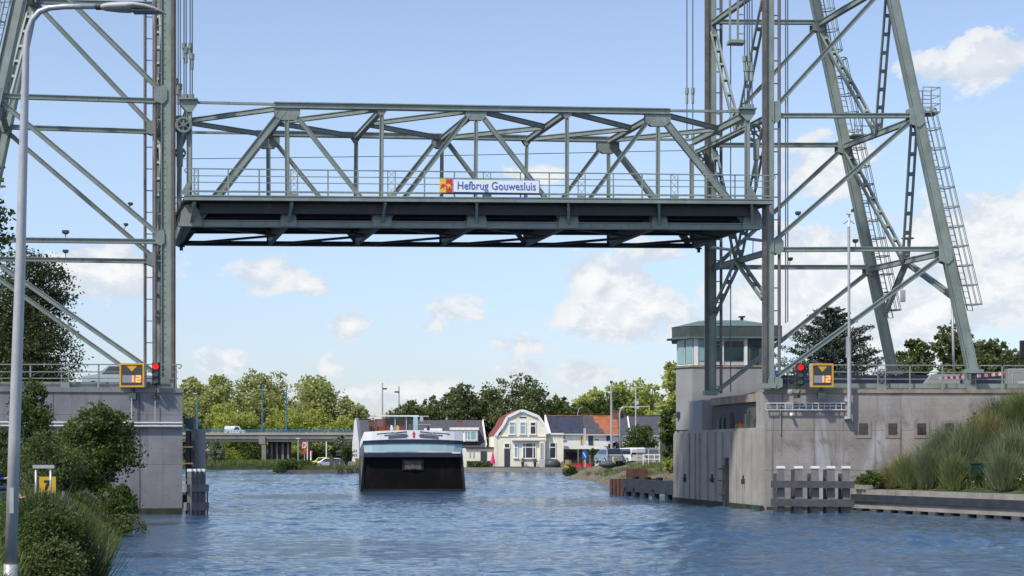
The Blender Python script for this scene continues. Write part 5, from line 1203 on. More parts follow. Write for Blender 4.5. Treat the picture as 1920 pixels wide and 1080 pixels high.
x0, x1 = -.85, .80; zc0, zc1 = zrow(882), zrow(862)
def hy(z): return .86
b.box(bp_(-.02, .40, (zc0 + zc1) / 2), 1.62, .10, zc1 - zc0, ux=axx); p = b.build('anchor_recess', BLACK, barge)
b = MB(); b.box(bp_(-.02, .34, (zc0 + zc1) / 2 - .02), 1.25, .06, (zc1 - zc0) * .75, ux=axx); b.build('anchor_plate', mat('rust_brown_plate', (.12, .092, .085), .7, 0, .3, 3), p)
b = MB(); b.box(bp_(-.02, .30, (zc0 + zc1) / 2), .12, .1, .55, ux=axx); b.box(bp_(-.02, .29, zc0 + .2), .42, .1, .12, ux=axx); b.build('anchor', RUSTST, p)
b = MB(); b.box(bp_(0, .40, .10), 7.66, .08, .22, ux=axx); b.build('waterline_band', BLACK, barge)
b = MB(); b.bb(0, 0, 0, 0, 0, 0) if False else None
b.hexa([bp_(-3.4, 8, 2.4), bp_(3.4, 8, 2.4), bp_(3.4, 58, 2.2), bp_(-3.4, 58, 2.2), bp_(-3.4, 8, 3.0), bp_(3.4, 8, 3.0), bp_(3.4, 58, 2.9), bp_(-3.4, 58, 2.9)]); b.build('hold_coaming', HULLS, barge)
# bow gear
b = MB(); b.tube(bp_(-3.2, 1.2, 4.3), bp_(-3.2, 1.2, 5.0), .12); b.build('ventilator', BLACKST, barge)
for (x, m_, h) in ((-1.6, BOATW, .5), (-1.15, SYEL, .5), (1.2, DGREY, .45), (-.2, PIPE, .6)):
    b = MB(); b.box(bp_(x, 1.6, 4.45 + h / 2), .22, .3, h, ux=axx); b.tube(bp_(x, 1.6, 4.45 + h), bp_(x, 1.6, 4.45 + h + .12), .07); b.build('deck_fitting', m_, barge)
# wheelhouse at the stern
YW = 62.
def wrow(py): return CH + (HY - py) * (YB + YW) / F
def wx(px): return ((px - CX) * (YB + YW) / F - (bx.x + ay.x * YW)) / axx.x
zt, zb = wrow(781), wrow(812)
b = MB()
for px in (704, 719): b.box(bp_(wx(px) + .1, YW, (zb + zt) / 2 - .15), .28, .3, zt - zb - .3, ux=axx)
b.box(bp_((wx(704) + wx(719)) / 2, YW, zt - .4), wx(719) - wx(704), .3, .2, ux=axx); b.box(bp_((wx(704) + wx(760)) / 2, YW + .1, zb + .3), wx(760) - wx(704), .3, .9, ux=axx); wh = b.build('wheelhouse', REDBR, barge)
b = MB(); b.box(bp_((wx(716) + wx(785)) / 2, YW + 1.4, zt + .06), wx(785) - wx(716), 3.4, .16, ux=axx); b.build('roof', WHITE, wh)
b = MB(); b.box(bp_((wx(720) + wx(774)) / 2, YW + 1.4, (zb + zt) / 2 - .1), (wx(774) - wx(720)) * .98, 2.6, (zt - zb) - .2, ux=axx); b.build('pane', GLASSD, wh)
b = MB(); b.box(bp_(wx(779), YW - .3, (zb + zt) / 2), wx(783) - wx(775), .3, zt - zb, ux=axx)
for px in (741, 762): b.box(bp_(wx(px), YW - .05, (zb + zt) / 2), .10, .12, zt - zb, ux=axx)
b.build('window_post', PALEB, wh)
b = MB(); b.tube(bp_(wx(702), YW, zt - .3), bp_(wx(702), YW, wrow(777)), .05); b.box(bp_(wx(702), YW, wrow(780.5)), 1.1, .12, .10, ux=axx); b.tube(bp_(wx(790), YW, zb), bp_(wx(790), YW, wrow(782)), .07); b.box(bp_(wx(793), YW, wrow(780.5)), 1.3, .12, .10, ux=axx); b.box(bp_(wx(790), YW, wrow(786)), .4, .3, .5, ux=axx); b.build('mast', ALU, barge)
b = MB(); b.box(bp_(wx(790), YW - 1, wrow(796)), wx(808) - wx(775), .06, .06, ux=axx); b.build('hand_rail', ALU, barge)
b = MB(); b.box(bp_(0, YW + 5, 3.4), 6.2, 8, 1.6, ux=axx); b.build('deck_house', BOATW, barge)

# ------------------------------------------------------------------ road bridge far left
YR = 330.0
rb = thing('road_bridge', 'low concrete road bridge with blue railing and one wall pier in the far left background', 'bridge', W(515, 870, YR))
def hb(name, x0, x1, y0, y1, d0, d1, m, par=None):
    b = MB(); a, c = W(x0, y1, YR), W(x1, y0, YR); b.bb(a.x, c.x, YR + d0, YR + d1, a.z, c.z); return b.build(name, m, par or rb)
hb('parapet', 200, 880, 811, 815.5, -.3, .3, CONC_P); hb('edge_beam', 200, 880, 815.4, 823.2, -.12, 12, CONC_F); hb('girder', 200, 880, 823.1, 828.5, .25, 11.5, CONC_P)
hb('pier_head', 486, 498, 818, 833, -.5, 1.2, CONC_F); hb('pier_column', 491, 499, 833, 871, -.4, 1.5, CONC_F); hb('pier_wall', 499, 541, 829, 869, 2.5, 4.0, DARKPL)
for x in (505, 515, 526, 536): hb('pier_column', x, x + 4, 831, 869, 1.6, 2.6, CONC_F)
b = MB()
for py in (806.2, 809.2): a, c = W(200, py, YR), W(880, py, YR); b.beam(a, c, .06, .13 if py > 808 else .18)
rr = b.build('railing', BLUEM, rb)
b = MB()
for i in range(120): q = W(200 + 680 * i / 119, 811, YR); b.box(q + Z1 * .25, .07, .06, .6)
o = b.build('balusters', BLUEM, rr)
for (px, top, lab, hd, bl) in ((370, 736, 'blue lamp post on the far road bridge, at its left end', -1, 1), (492, 722, 'tall blue lamp post on the far road bridge, above the pier', 1, 1), (537, 728, 'blue lamp post on the far road bridge right of the pier', -1, 1)):
    Yp = YR + (0 if px == 492 else 8); q = W(px, 812, Yp); r_ = thing('street_lamp', lab, 'lamp post', q, 'lamp posts on the far road bridge')
    b = MB(); b.tube(q, W(px, top, Yp), .17, .11); b.build('pole', BLUEM, r_); h = W(px, top + (9 if px == 492 else 2), Yp); b = MB(); b.box(h + V3(.5 * hd, 0, 0), .9, .3, .16); b.build('lamp_head', ALU, r_)
for (px, top, lab) in ((717, 718, 'taller of two grey lamp posts standing behind the barge wheelhouse'), (748, 724, 'shorter of two grey lamp posts standing behind the barge wheelhouse')):
    Yp = 320; q = W(px, 860, Yp); r_ = thing('street_lamp', lab, 'lamp post', q)
    b = MB(); b.tube(q, W(px, top, Yp), .20, .12); b.build('pole', GALV, r_); h = W(px, top + 11, Yp); b = MB(); b.box(h + V3(.45 if px < 730 else -.4, 0, 0), .9, .4, .3); b.build('lamp_head', DGREY, r_)

# ------------------------------------------------------------------ vehicles
def car(name, label, cat, base, L_, Wd, H, m, kind, heading, group=None):
    """heading: direction the nose points; side profile extruded, tumblehome by narrower roof"""
    r_ = thing(name, label, cat, base, group); u = Vector(heading).normalized(); s = V3(-u.y, u.x, 0); o_ = Vector(base)
    P = {'car': [(-.5, .18), (.5, .18), (.5, .48), (.46, .55), (.22, .62), (.08, .97), (-.30, 1.0), (-.46, .66), (-.5, .6)],
         'van': [(-.5, .16), (.5, .16), (.5, .42), (.47, .50), (.33, .58), (.22, .96), (.1, 1.0), (-.48, 1.0), (-.5, .9)],
         'mpv': [(-.5, .17), (.5, .17), (.5, .45), (.46, .53), (.34, .60), (.14, .98), (-.36, 1.0), (-.47, .62), (-.5, .55)],
         'combi': [(-.5, .16), (.5, .16), (.5, .45), (.46, .55), (.34, .62), (.20, .97), (-.47, 1.0), (-.5, .9)]}[kind]
    b = MB(); n = len(P); rg = []
    for t_ in (-1, 1):
        rg.append(b.add([o_ + u * x * L_ + s * t_ * (Wd / 2) * (1 - .16 * max(0, z - .55) / .45) + Z1 * z * H for x, z in P]))
    b.face(*[rg[0] + k for k in range(n)]); b.face(*[rg[1] + k for k in reversed(range(n))])
    for k in range(n): b.face(rg[0] + k, rg[1] + k, rg[1] + (k + 1) % n, rg[0] + (k + 1) % n)
    b.build('body', m, r_, bevel=.05)
    zw0, zw1 = .62 * H, .92 * H; tops = {'car': (-.34, .10), 'van': (.02, .22), 'mpv': (-.38, .20), 'combi': (-.44, .24)}[kind]
    for t_ in (-1, 1):
        b = MB(); w0 = (Wd / 2) * (1 - .16 * .07 / .45) + .012; w1 = (Wd / 2) * (1 - .16 * .37 / .45) + .012; x0, x1 = tops
        b.prism([o_ + u * (x0 - .05) * L_ + s * t_ * w0 + Z1 * zw0, o_ + u * (x1 + .05) * L_ + s * t_ * w0 + Z1 * zw0, o_ + u * (x1 - .04) * L_ + s * t_ * w1 + Z1 * zw1, o_ + u * (x0 + .02) * L_ + s * t_ * w1 + Z1 * zw1], s * t_ * .008); b.build('side_window', GLASSD, r_)
    fx0 = {'car': (.20, .63, .085, .95), 'van': (.325, .60, .225, .94), 'mpv': (.33, .61, .15, .95), 'combi': (.33, .63, .205, .95)}[kind]
    bx0 = {'car': (-.445, .70, -.315, .97), 'van': (-.502, .6, -.502, .86), 'mpv': (-.468, .64, -.37, .97), 'combi': (-.5, .58, -.478, .94)}[kind]
    for (xa, za, xb, zb, sg, nm) in ((*fx0, 1, 'windscreen'), (*bx0, -1, 'rear_window')):
        w0, w1 = Wd * .45, Wd * .39; b = MB(); d = u * sg * .035 + Z1 * .02
        b.prism([o_ + u * xa * L_ + s * w0 + Z1 * za * H + d * .3, o_ + u * xa * L_ - s * w0 + Z1 * za * H + d * .3, o_ + u * xb * L_ - s * w1 + Z1 * zb * H + d * .3, o_ + u * xb * L_ + s * w1 + Z1 * zb * H + d * .3], d * .5); b.build(nm, GLASSD, r_)
    for x in (-.31, .32):
        for t_ in (-1, 1):
            b = MB(); q = o_ + u * x * L_ + s * t_ * (Wd / 2 - .1) + Z1 * .32; b.tube(q, q + s * t_ * .13, .32, n=16); wl = b.build('wheel', TYRE, r_); b = MB(); b.tube(q + s * t_ * .13, q + s * t_ * .145, .19, n=12); b.build('rim', ALU, wl)
    for t_ in (-1, 1):
        b = MB(); b.box(o_ - u * (L_ * .5 + .01) + s * t_ * Wd * .43 + Z1 * H * .52, .03, .13, H * .18, ux=u); b.build('tail_lamp', TAILR, r_)
        b = MB(); b.box(o_ + u * (L_ * .492) + s * t_ * Wd * .36 + Z1 * H * .46, .06, .3, H * .08, ux=u); b.build('headlight', LENS, r_)
    b = MB(); b.box(o_ - u * (L_ * .5 + .015) + Z1 * H * .40, .02, .52, .12, ux=u); b.build('number_plate', PLATE, r_)
    return r_
qv = W(441, 815, YR + 3); car('delivery_van', 'white van driving over the far road bridge', 'van', (qv.x, qv.y, qv.z), 4.15, 1.7, 1.75, CARW, 'van', (1, 0, 0))
q = W(601, 872.5, 262); car('parked_car', 'yellow car parked behind the silver car near the canal in the far left background', 'car', (q.x, q.y, .64), 3.6, 1.7, 1.55, CARY, 'car', (-1, .1, 0))
q = W(618, 874.5, 246); car('parked_car', 'silver estate car parked under the small willow, in front of the yellow car', 'car', (q.x, q.y, .64), 4.3, 1.75, 1.50, CARS, 'mpv', (-1, .05, 0))
YK = 175
for (px, m_, kd, lab, L_, H, dx) in ((1141, CARB, 'mpv', 'pale blue hatchback parked at the left end of the row on the right bank', 4.2, 1.62, -.3), (1181, CARW, 'combi', 'white van parked in the middle of the row on the right bank', 4.6, 1.72, -.35), (1212, CARB, 'mpv', 'pale grey blue car at the right end of the parked row, behind the mesh fence', 4.3, 1.7, -.3)):
    q = W(px, 870, YK); car('parked_car', lab, 'car' if kd != 'combi' else 'van', (q.x, YK + (1.5 if px == 1212 else 0), 1.78), L_, 1.85, H, m_, kd, (dx, 1, 0), 'cars parked on the right bank')

# ------------------------------------------------------------------ houses
YH = 246.0; GZ = .64
def HP(px, py, Y=YH): return W(px, py, Y)
def wall_rect(name, x0, x1, y0, y1, Y, m, par, th=.10, out=0.):
    a, c = W(x0, y1, Y), W(x1, y0, Y); b = MB(); b.bb(a.x, c.x, Y - out - th, Y - out, a.z, c.z); return b.build(name, m, par)
def window(x0, x1, y0, y1, Y, par, fm=WHITE, gm=GLASSD, bars=(), sill=True, trans=None, name='window'):
    a, c = W(x0, y1, Y), W(x1, y0, Y); b = MB(); t_ = .13
    b.bb(a.x, a.x + t_, Y - .10, Y - .003, a.z, c.z); b.bb(c.x - t_, c.x, Y - .10, Y - .003, a.z, c.z); b.bb(a.x + t_, c.x - t_, Y - .10, Y - .003, c.z - t_, c.z); b.bb(a.x + t_, c.x - t_, Y - .10, Y - .003, a.z, a.z + t_)
    for f_ in bars: x = a.x + (c.x - a.x) * f_; b.bb(x - .06, x + .06, Y - .09, Y - .003, a.z + t_, c.z - t_)
    if trans: z = a.z + (c.z - a.z) * trans; b.bb(a.x + t_, c.x - t_, Y - .095, Y - .003, z - .06, z + .06)
    fr = b.build(name, fm, par); b = MB(); b.bb(a.x + t_, c.x - t_, Y - .04, Y - .002, a.z + t_, c.z - t_); b.build('pane', gm, fr)
    if sill: b = MB(); b.bb(a.x - .12, c.x + .12, Y - .22, Y - .004, a.z - .10, a.z - .003); b.build('sill', GREYW, fr)
    return fr
# gambrel house
h1 = thing('gambrel_house', 'cream gambrel roofed house with a dark blue door facing the canal', 'house', (HP(988, 877).x, YH, GZ))
gx = [(929.5, 876.5), (1024, 876.5), (1024, 812), (1019, 798), (1008, 783), (982, 772.5), (976, 772.5), (952, 784), (944, 800), (938, 815), (929.5, 815)]
pts = [HP(x, y) for x, y in gx]
b = MB(); b.prism(pts, (-1.15, 9.5, 0)); b.build('wall', CREAM, h1)
roofl = [(1026, 814), (1021, 797), (1009.5, 781), (982.5, 770.3), (975, 770.3), (951, 782), (942.5, 798.5), (929, 817)]
for i, (p0, p1) in enumerate(zip(roofl[:-1], roofl[1:])):
    a, c = HP(*p0), HP(*p1); n = V3(c.z - a.z, 0, -(c.x - a.x)).normalized(); n = -n if n.z < 0 else n
    o_ = n * .02 if n.z > 0 else n * .02; b = MB(); b.prism([a + V3(0, .15, 0) + o_, c + V3(0, .15, 0) + o_, c + V3(0, .15, 0) + o_ + n * .16, a + V3(0, .15, 0) + o_ + n * .16], (-1.16, 9.6, 0)); b.build('roof', TILER, h1)
    b = MB(); b.prism([a + V3(0, -.28, 0) - n * .22, c + V3(0, -.28, 0) - n * .22, c + V3(0, -.28, 0) + n * .19, a + V3(0, -.28, 0) + n * .19], (0, .42, 0)); b.build('bargeboard', WHITE, h1)
b = MB(); b.bb(HP(926, 0).x, HP(932, 0).x, YH - .05, YH + .2, GZ, HP(0, 816).z); b.build('corner_pilaster', CREAM, h1)
for (x0, x1, g) in ((954.5, 966.5, GLASSG), (974.5, 986.5, GLASSG), (993.5, 1005.5, GLASSD)): window(x0, x1, 791, 815, YH, h1, WHITE, g, (), True, .68)
wall_rect('gable_louvre', 974, 987, 781.3, 783.5, YH, DOORB, h1, .05)
wall_rect('cornice', 960, 1021, 824.3, 826.8, YH, GREYW, h1, .55); wall_rect('ledge', 936, 1022, 817.5, 818.7, YH, CREAM, h1, .12)
dr = wall_rect('door', 945.5, 956, 842, 876, YH, DOORB, h1, .06); window(945, 956.5, 830.5, 840.5, YH, h1, WHITE, GLASSD, (), False)
for k in range(2): wall_rect('door_panel', 947, 954.5, 846 + k * 14, 857 + k * 14, YH - .06, DGREY, h1, .02)
window(964, 971.5, 831, 859, YH, h1, WHITE, GLASSG, (), True, .72)
window(979.5, 1005, 830, 860, YH, h1, WHITE, GLASSD, (.22, .78), True, .72)
# bay on the right corner
b = MB(); b.bb(HP(1011.5, 0).x, HP(1021.5, 0).x, YH - .5, YH - .004, GZ, HP(0, 824.5).z); b.build('bay', CREAM, h1)
window(1013, 1018, 830, 859, YH - .5, h1, GREYW, GLASSG, (), False, .7)
h2 = thing('house_extension', 'flat roofed cream side extension with a balcony rail, right of the gambrel house', 'house', (HP(1040, 877).x, YH + .6, GZ)); Ye = YH + .6
b = MB(); a, c = W(1024.3, 877, Ye), W(1056, 813, Ye); b.bb(a.x, c.x, Ye, Ye + 7, GZ, c.z); b.build('wall', CREAM, h2)
wall_rect('cornice', 1024.6, 1057, 812, 815, Ye, WHITE, h2, .2)
window(1030, 1043, 829.5, 860, Ye, h2, WHITE, GLASSD, (), True, .70)
b = MB()
for i in range(10): q = W(1026 + i * 3.1, 818, Ye - .06); b.box(q, .05, .05, .5)
b.build('balustrade', GREYW, h2)
b = MB(); b.bb(HP(925, 0).x, HP(1057, 0).x, YH - 1.1, YH - .01, GZ, GZ + .2); tag(b.build('house_step', DOORB), 'dark plinth step along the front of the cream house', 'step')
b = MB(); q = W(1036, 870, YH - 1); b.ball(q - Z1 * .1, 1.3, .9, .85, 14, 8); b.build('cover', DGREY); o = COL.objects[-1]; o.name = 'covered_barbecue'; tag(o, 'dark round covered heap in front of the cream extension', 'cover')
b = MB(); a, c = W(1010, 876, YH - 1.2), W(1022, 862, YH - 1.2); b.bb(a.x, c.x, YH - 1.3, YH - 1.15, a.z, c.z); b.build('screen', GREYW); tag(COL.objects[-1], 'grey glass wind screen before the right corner of the cream house', 'screen')
for (px, lab) in ((980, 'potted plant before the big window of the cream house, nearer its blue door'), (1003, 'potted plant before the big window of the cream house, nearer the dark heap')):
    q = W(px, 875, YH - .7); r_ = thing('potted_plant', lab, 'plant', q, 'pots before the cream house'); b = MB(); b.tube(q, q + Z1 * .75, .16, .26, n=10); b.build('pot', DGREY, r_)
    rng = np.random.default_rng(int(px)); C = rng.normal(size=(90, 3)) * np.array([.16, .16, .2]) + np.array([q.x, q.y, q.z + 1.0]); quads_mesh('foliage', leaf_quads(rng, C, .16 * np.ones(90)), LF_MID, r_)
# flat cream annex, slate roofed house with dormer left of it
Ya = 247.5
h3 = thing('flat_annex', 'low cream annex with a grey door behind a clipped hedge', 'building', (W(900, 0, Ya).x, Ya, GZ))
b = MB(); a, c = W(874, 877, Ya), W(927, 841, Ya); b.bb(a.x, c.x, Ya, Ya + 5, GZ, c.z); b.build('wall', CREAM, h3); wall_rect('roof_edge', 872, 927.5, 838, 841, Ya, DGREY, h3, .3)
wall_rect('door', 901, 913, 846, 864, Ya, DGREY, h3, .05)
b = MB()
for x in (881, 888): q = W(x, 852, Ya - .05); b.box(q, .22, .05, 1.0)
b.build('wall_lamp', GREYW, h3)
Yd = 258.
h4 = thing('dormer_house', 'long slate roofed house with a wide white dormer behind the barge', 'house', (W(800, 0, Yd).x, Yd, GZ))
b = MB(); a, c = W(672, 877, Yd), W(906, 840, Yd); b.bb(a.x, c.x, Yd, Yd + 8, GZ, c.z); b.build('wall', WHITEW, h4)
e0, e1 = W(670, 838, Yd), W(910, 838, Yd); r0_, r1_ = W(674, 790, Yd + 4.2), W(903, 790, Yd + 4.2)
b = MB(); b.prism([e0, e1, r1_, r0_], V3(0, .1, .2)); b.prism([r0_, r1_, e1 + V3(0, 8.4, 0), e0 + V3(0, 8.4, 0)], V3(0, .1, .2)); b.build('roof', SLATE, h4)
b = MB(); b.prism([e1 + V3(.02, 0, -.05), e1 + V3(.02, 8.4, -.05), r1_ + V3(.02, 0, 0)], V3(.15, 0, 0)); b.build('gable', WHITEW, h4)
b = MB(); b.beam(e1 + V3(.2, -.1, .2), r1_ + V3(.2, 0, .25), .12, .3); b.build('verge_board', WHITE, h4)
dm = thing  # noqa
b = MB(); a, c = W(846, 828, Yd - .3), W(896, 803, Yd - .3); b.bb(a.x, c.x, Yd - .2, Yd + 4, a.z, c.z); dmo = b.build('dormer', WHITE, h4)
wall_rect('fascia', 843, 898, 801.5, 806, Yd - .22, WHITE, dmo, .25); window(871, 894, 808, 826, Yd - .22, dmo, WHITE, GLASSG, (.25, .5), False); window(849, 866, 808, 826, Yd - .22, dmo, WHITE, GLASSG, (.5,), False)
b = MB(); a, c = W(795, 822, Yd - .3), W(829, 803, Yd - .3); b.bb(a.x, c.x, Yd - .2, Yd + 4, a.z, c.z); dmo = b.build('dormer', WHITE, h4); window(798, 826, 807, 821, Yd - .22, dmo, WHITE, GLASSG, (.33, .66), False)
for px in (696, 862): b = MB(); q = W(px, 801, Yd + 2); b.box(q, .75, .7, 2.0); b.box(q + Z1 * 1.05, .9, .85, .14); b.build('chimney', BRICK, h4)
# white stepped gable behind the barge
Yw = 252.
h5 = thing('white_gable_building', 'tall narrow white gable wall left of the barge', 'building', (W(670, 0, Yw).x, Yw, GZ))
b = MB(); b.prism([W(660, 872, Yw), W(673.5, 872, Yw), W(673, 830, Yw), W(671, 812, Yw), W(668.5, 790, Yw), W(666.5, 783, Yw), W(664, 790, Yw), W(662.5, 812, Yw), W(660.5, 830, Yw)], (0, 5, 0)); b.build('wall', WHITEW, h5)
for (x, y) in ((663, 843), (667, 843), (663, 851), (667, 851)): wall_rect('window', x, x + 1.6, y, y + 5, Yw, GLASSD, h5, .03)
b = MB(); q = W(671.5, 866, Yw - 3); b.bb(q.x - .4, q.x + .4, Yw - 3.3, Yw - 2.7, GZ, q.z + .35); b.box(q + V3(0, -.3, .45), .9, .05, .2); tag(b.build('waste_bin', SYEL), 'yellow bin at the foot of the white gable wall', 'bin')
b = MB(); q = W(659, 872, Yw - 6); b.bb(q.x - .5, q.x + .5, Yw - 6.5, Yw - 5.5, GZ, q.z + .45); b.box((q.x, Yw - 6, q.z + .5), .7, .7, .12); tag(b.build('planter', CLAY), 'grey stone planter left of the white gable wall', 'planter')
# row houses on the right
Yq = 262.
def row_house(label, x0, x1, roofm, eave, ridge, wallm=WHITEW, Y=Yq):
    r_ = thing('row_house', label, 'house', (W((x0 + x1) / 2, 0, Y).x, Y, GZ)); a, c = W(x0, 877, Y), W(x1, eave, Y); b = MB(); b.bb(a.x + .01, c.x - .01, Y, Y + 8, GZ, c.z); b.build('wall', wallm, r_)
    e0, e1 = W(x0, eave + 1, Y) - V3(0, .4, 0), W(x1, eave + 1, Y) - V3(0, .4, 0); k = CH + (HY - ridge) * (Y + 4) / F; r0, r1 = V3(e0.x, Y + 4, k), V3(e1.x, Y + 4, k)
    b = MB(); b.prism([e0, e1, r1, r0], V3(0, .02, .18)); b.prism([r0, r1, V3(e1.x, Y + 8.4, e1.z), V3(e0.x, Y + 8.4, e0.z)], V3(0, .02, .18)); b.build('roof', roofm, r_)
    b = MB(); b.beam(r0 + Z1 * .2, r1 + Z1 * .2, .3, .16); b.build('ridge', TILEO if roofm is not SLATE else DGREY, r_)
    b = MB(); b.bb(e0.x + .01, e1.x - .01, Y - .5, Y - .38, e0.z - .12, e0.z + .06); b.build('gutter', GREYW, r_)
    return r_
r1 = row_house('white row house with a blue black tiled roof behind the cream extension', 1024, 1095, SLATEB, 813, 781.5)
window(1055, 1060, 817, 824, Yq, r1, SYEL, GLASSD, (), True); window(1088, 1092.5, 818, 833, Yq, r1, SYEL, DOORB, (), False)
b = MB(); b.prism([W(1022, 812, Yq - .45), W(1033, 812, Yq - .45), W(1023.5, 779, Yq + 3.5), W(1021, 779, Yq + 3.5)], (0, .2, .1)); b.build('verge_board', WHITE, r1)
r2 = row_house('white row house with a dark roof patched with a bold orange tile slope', 1095.5, 1160, TILEO, 814, 781.5)
e0 = W(1095.5, 815, Yq) - V3(0, .4, 0); k = CH + (HY - 781.5) * (Yq + 4) / F
def onroof(px, f_): a = W(px, 815, Yq) - V3(0, .4, 0); return V3(a.x + (0), a.y + 4.4 * f_, a.z + (k - a.z) * f_) + V3(0, -.01, .195)
pat = [(1096, 0), (1134, 0), (1130, .25), (1124, .3), (1123, .55), (1116, .62), (1113.5, .97), (1096, .97)]
b = MB(); b.prism([onroof(x, f_) for x, f_ in pat], (0, -.004, .03)); b.build('dark_roof_patch', SLATE, r2)
for (x0, x1) in ((1103, 1112), (1137, 1146)): window(x0, x1, 817, 834 if x0 < 1110 else 826, Yq, r2, DGREY, DOORB, (), False)
wall_rect('wall_ornament', 1115, 1122, 823.5, 825.5, Yq, DOORB, r2, .05)
b = MB(); q = W(1156, 784, Yq + 3.5); b.box(q, 1.1, .8, 2.2); b.box(q + Z1 * 1.15, 1.3, .95, .18); b.build('chimney', BRICK, r2)
r3 = row_house('row house with a dark grey roof partly hidden behind green shrubs', 1160.5, 1250, SLATE, 816, 781.5)
b = MB(); a = onroof(1181, .05); c = onroof(1179.5, .85); b.beam(a + Z1 * .15, c + Z1 * .15, .18, .45); b.build('party_wall', WHITE, r3)
b = MB(); a, c = W(1189, 815, Yq - .6), W(1203, 804, Yq - .6); b.bb(a.x, c.x, Yq - .5, Yq + 3, a.z, c.z); dmo = b.build('dormer', WHITE, r3); window(1191, 1202, 805.5, 813, Yq - .51, dmo, WHITE, GLASSD, (.5,), False)
# garden building line in front of the row houses
Yg = 256.
g = thing('garden_canopy', 'long low white canopy with posts in front of the row houses', 'canopy', (W(1090, 0, Yg).x, Yg, GZ))
b = MB(); a, c = W(1056.5, 842, Yg), W(1130, 836.5, Yg); b.bb(a.x, c.x, Yg - 1.5, Yg + 4, a.z, c.z); b.build('roof', WHITE, g)
b = MB(); a, c = W(1058, 877, Yg + 3), W(1128, 842, Yg + 3); b.bb(a.x, c.x, Yg + 2.8, Yg + 3, GZ, c.z - .01); b.build('back_wall', mat('ochre_wall', (.42, .34, .20), .8, 0, .2, 1), g)
for px in (1058, 1084, 1106, 1129): b = MB(); q = W(px, 877, Yg - 1.4); b.bb(q.x - .12, q.x + .12, Yg - 1.5, Yg - 1.3, GZ, W(0, 841.8, Yg).z - .02); b.build('post', WOOD, g)
b = MB(); a, c = W(1059, 862, Yg + 1), W(1083, 848, Yg + 1); b.bb(a.x, c.x, Yg + .9, Yg + 1, a.z, c.z); b.build('shade_screen', BLACK, g)
for (px, mm, nm, lab) in ((1085, SRED, 'planter', 'red planter box under the canopy, left of the blue sign'), (1103, SRED, 'planter', 'red planter box under the canopy, right of the blue sign'), (1127, TERRA, 'planter', 'orange planter box by the white canopy end'), (1074, TERRA, 'planter', 'terracotta planter left of the red ones by the canopy'), (1062, YELSG, 'garden_chair', 'yellow seat before the canopy by the cream extension')):
    q = W(px, 870, 247); b = MB(); b.bb(q.x - .38, q.x + .38, 246.7, 247.3, GZ, GZ + .55); b.bb(q.x - .42, q.x + .42, 246.66, 247.34, GZ + .553, GZ + .62); tag(b.build(nm, mm), lab, nm.replace('_', ' '))
for (px, h, lab) in ((1054, .9, 'wooden fence post on the quay, left of two by the cream extension'), (1069, 1.1, 'taller wooden fence post on the quay right of the cream extension')):
    q = W(px, 877, 244.5); b = MB(); b.bb(q.x - .16, q.x + .16, 244.4, 244.7, GZ, GZ + h); b.bb(q.x - .18, q.x + .18, 244.38, 244.72, GZ + h + .003, GZ + h + .06); tag(b.build('fence_post', WOOD), lab, 'post')
q = W(924, 857, YH - 2); r_ = thing('parasol', 'closed pink parasol at the left corner of the cream house', 'parasol', (q.x, q.y, GZ)); b = MB(); b.path([(q.x, q.y, GZ + .7), (q.x, q.y, GZ + 1.2), (q.x, q.y, GZ + 2.5)], [.36, .30, .05], 8); b.build('canopy', PINK, r_); b = MB(); b.tube((q.x, q.y, GZ), (q.x, q.y, GZ + .75), .04); b.build('pole', ALU, r_)
# signs, lamps, lights
def pole_sign(name, label, px, ytop, ybase, Y, w_, h, m, rim=None):
    q = W(px, ybase, Y); t_ = W(px, ytop, Y); r_ = thing(name, label, 'sign', q); b = MB(); b.tube(q - Z1 * .2, t_, .07); b.build('post', GALV, r_); c = t_ - Z1 * h / 2
    b = MB(); b.box(c - V3(0, .10, 0), w_, .05, h); b.build('board', m if rim is None else rim, r_)
    if rim is not None: b = MB(); b.box(c - V3(0, .128, 0), w_ - .26, .012, h - .26); b.build('face', m, r_)
    return r_, c
r_, c = pole_sign('no_mooring_sign', 'red rimmed sign with a slashed black P near the road bridge pier', 571, 828, 868, 240, .85, 1.05, SWHITE, SRED)
text_mesh('letter', 'P', .72, BLACK, c + V3(-.22, -.14, -.26), X1, Z1, r_, offset=.03)
b = MB(); b.beam(c + V3(-.28, -.16, .38), c + V3(.28, -.16, -.38), .02, .09, up=(0, 0, 1)); b.build('slash', SRED, r_)
b = MB(); b.box(c + V3(.0, -.1, -1.0), .55, .04, .5); b.build('lower_plate', SRED, r_)
r_, c = pole_sign('blue_sign', 'blue sign with a white broken diagonal by the canal, right of the cream house', 1096, 845.5, 874, 222, .66, 1.1, SBLUE)
b = MB()
for k in range(4): b.box(c + V3(-.14 + .09 * k, -.14, .25 - .17 * k), .14, .01, .15)
b.build('white_mark', SWHITE, r_)
q = W(583, 868, 250); r_ = thing('route_post', 'slim white post with a red and green top under the road bridge', 'post', q); b = MB(); b.tube(q, W(583, 846, 250), .13); b.build('post', SWHITE, r_); b = MB(); b.box(W(583, 849, 250), .42, .2, .7); b.build('red_panel', SRED, r_); b = MB(); b.box(W(583, 854.5, 250), .36, .18, .3); b.build('green_panel', FASC, r_)
for (px, top, base, lab) in ((559, 822, 868, 'pale flat headed lamp post left of the red rimmed sign'), ):
    q = W(px, base, 238); r_ = thing('street_lamp', lab, 'lamp post', q); b = MB(); b.tube(q, W(px, top, 238), .08); b.build('pole', GALV, r_); b = MB(); b.box(W(px, top, 238), .62, .3, .16); b.build('lamp_head', ALU, r_)
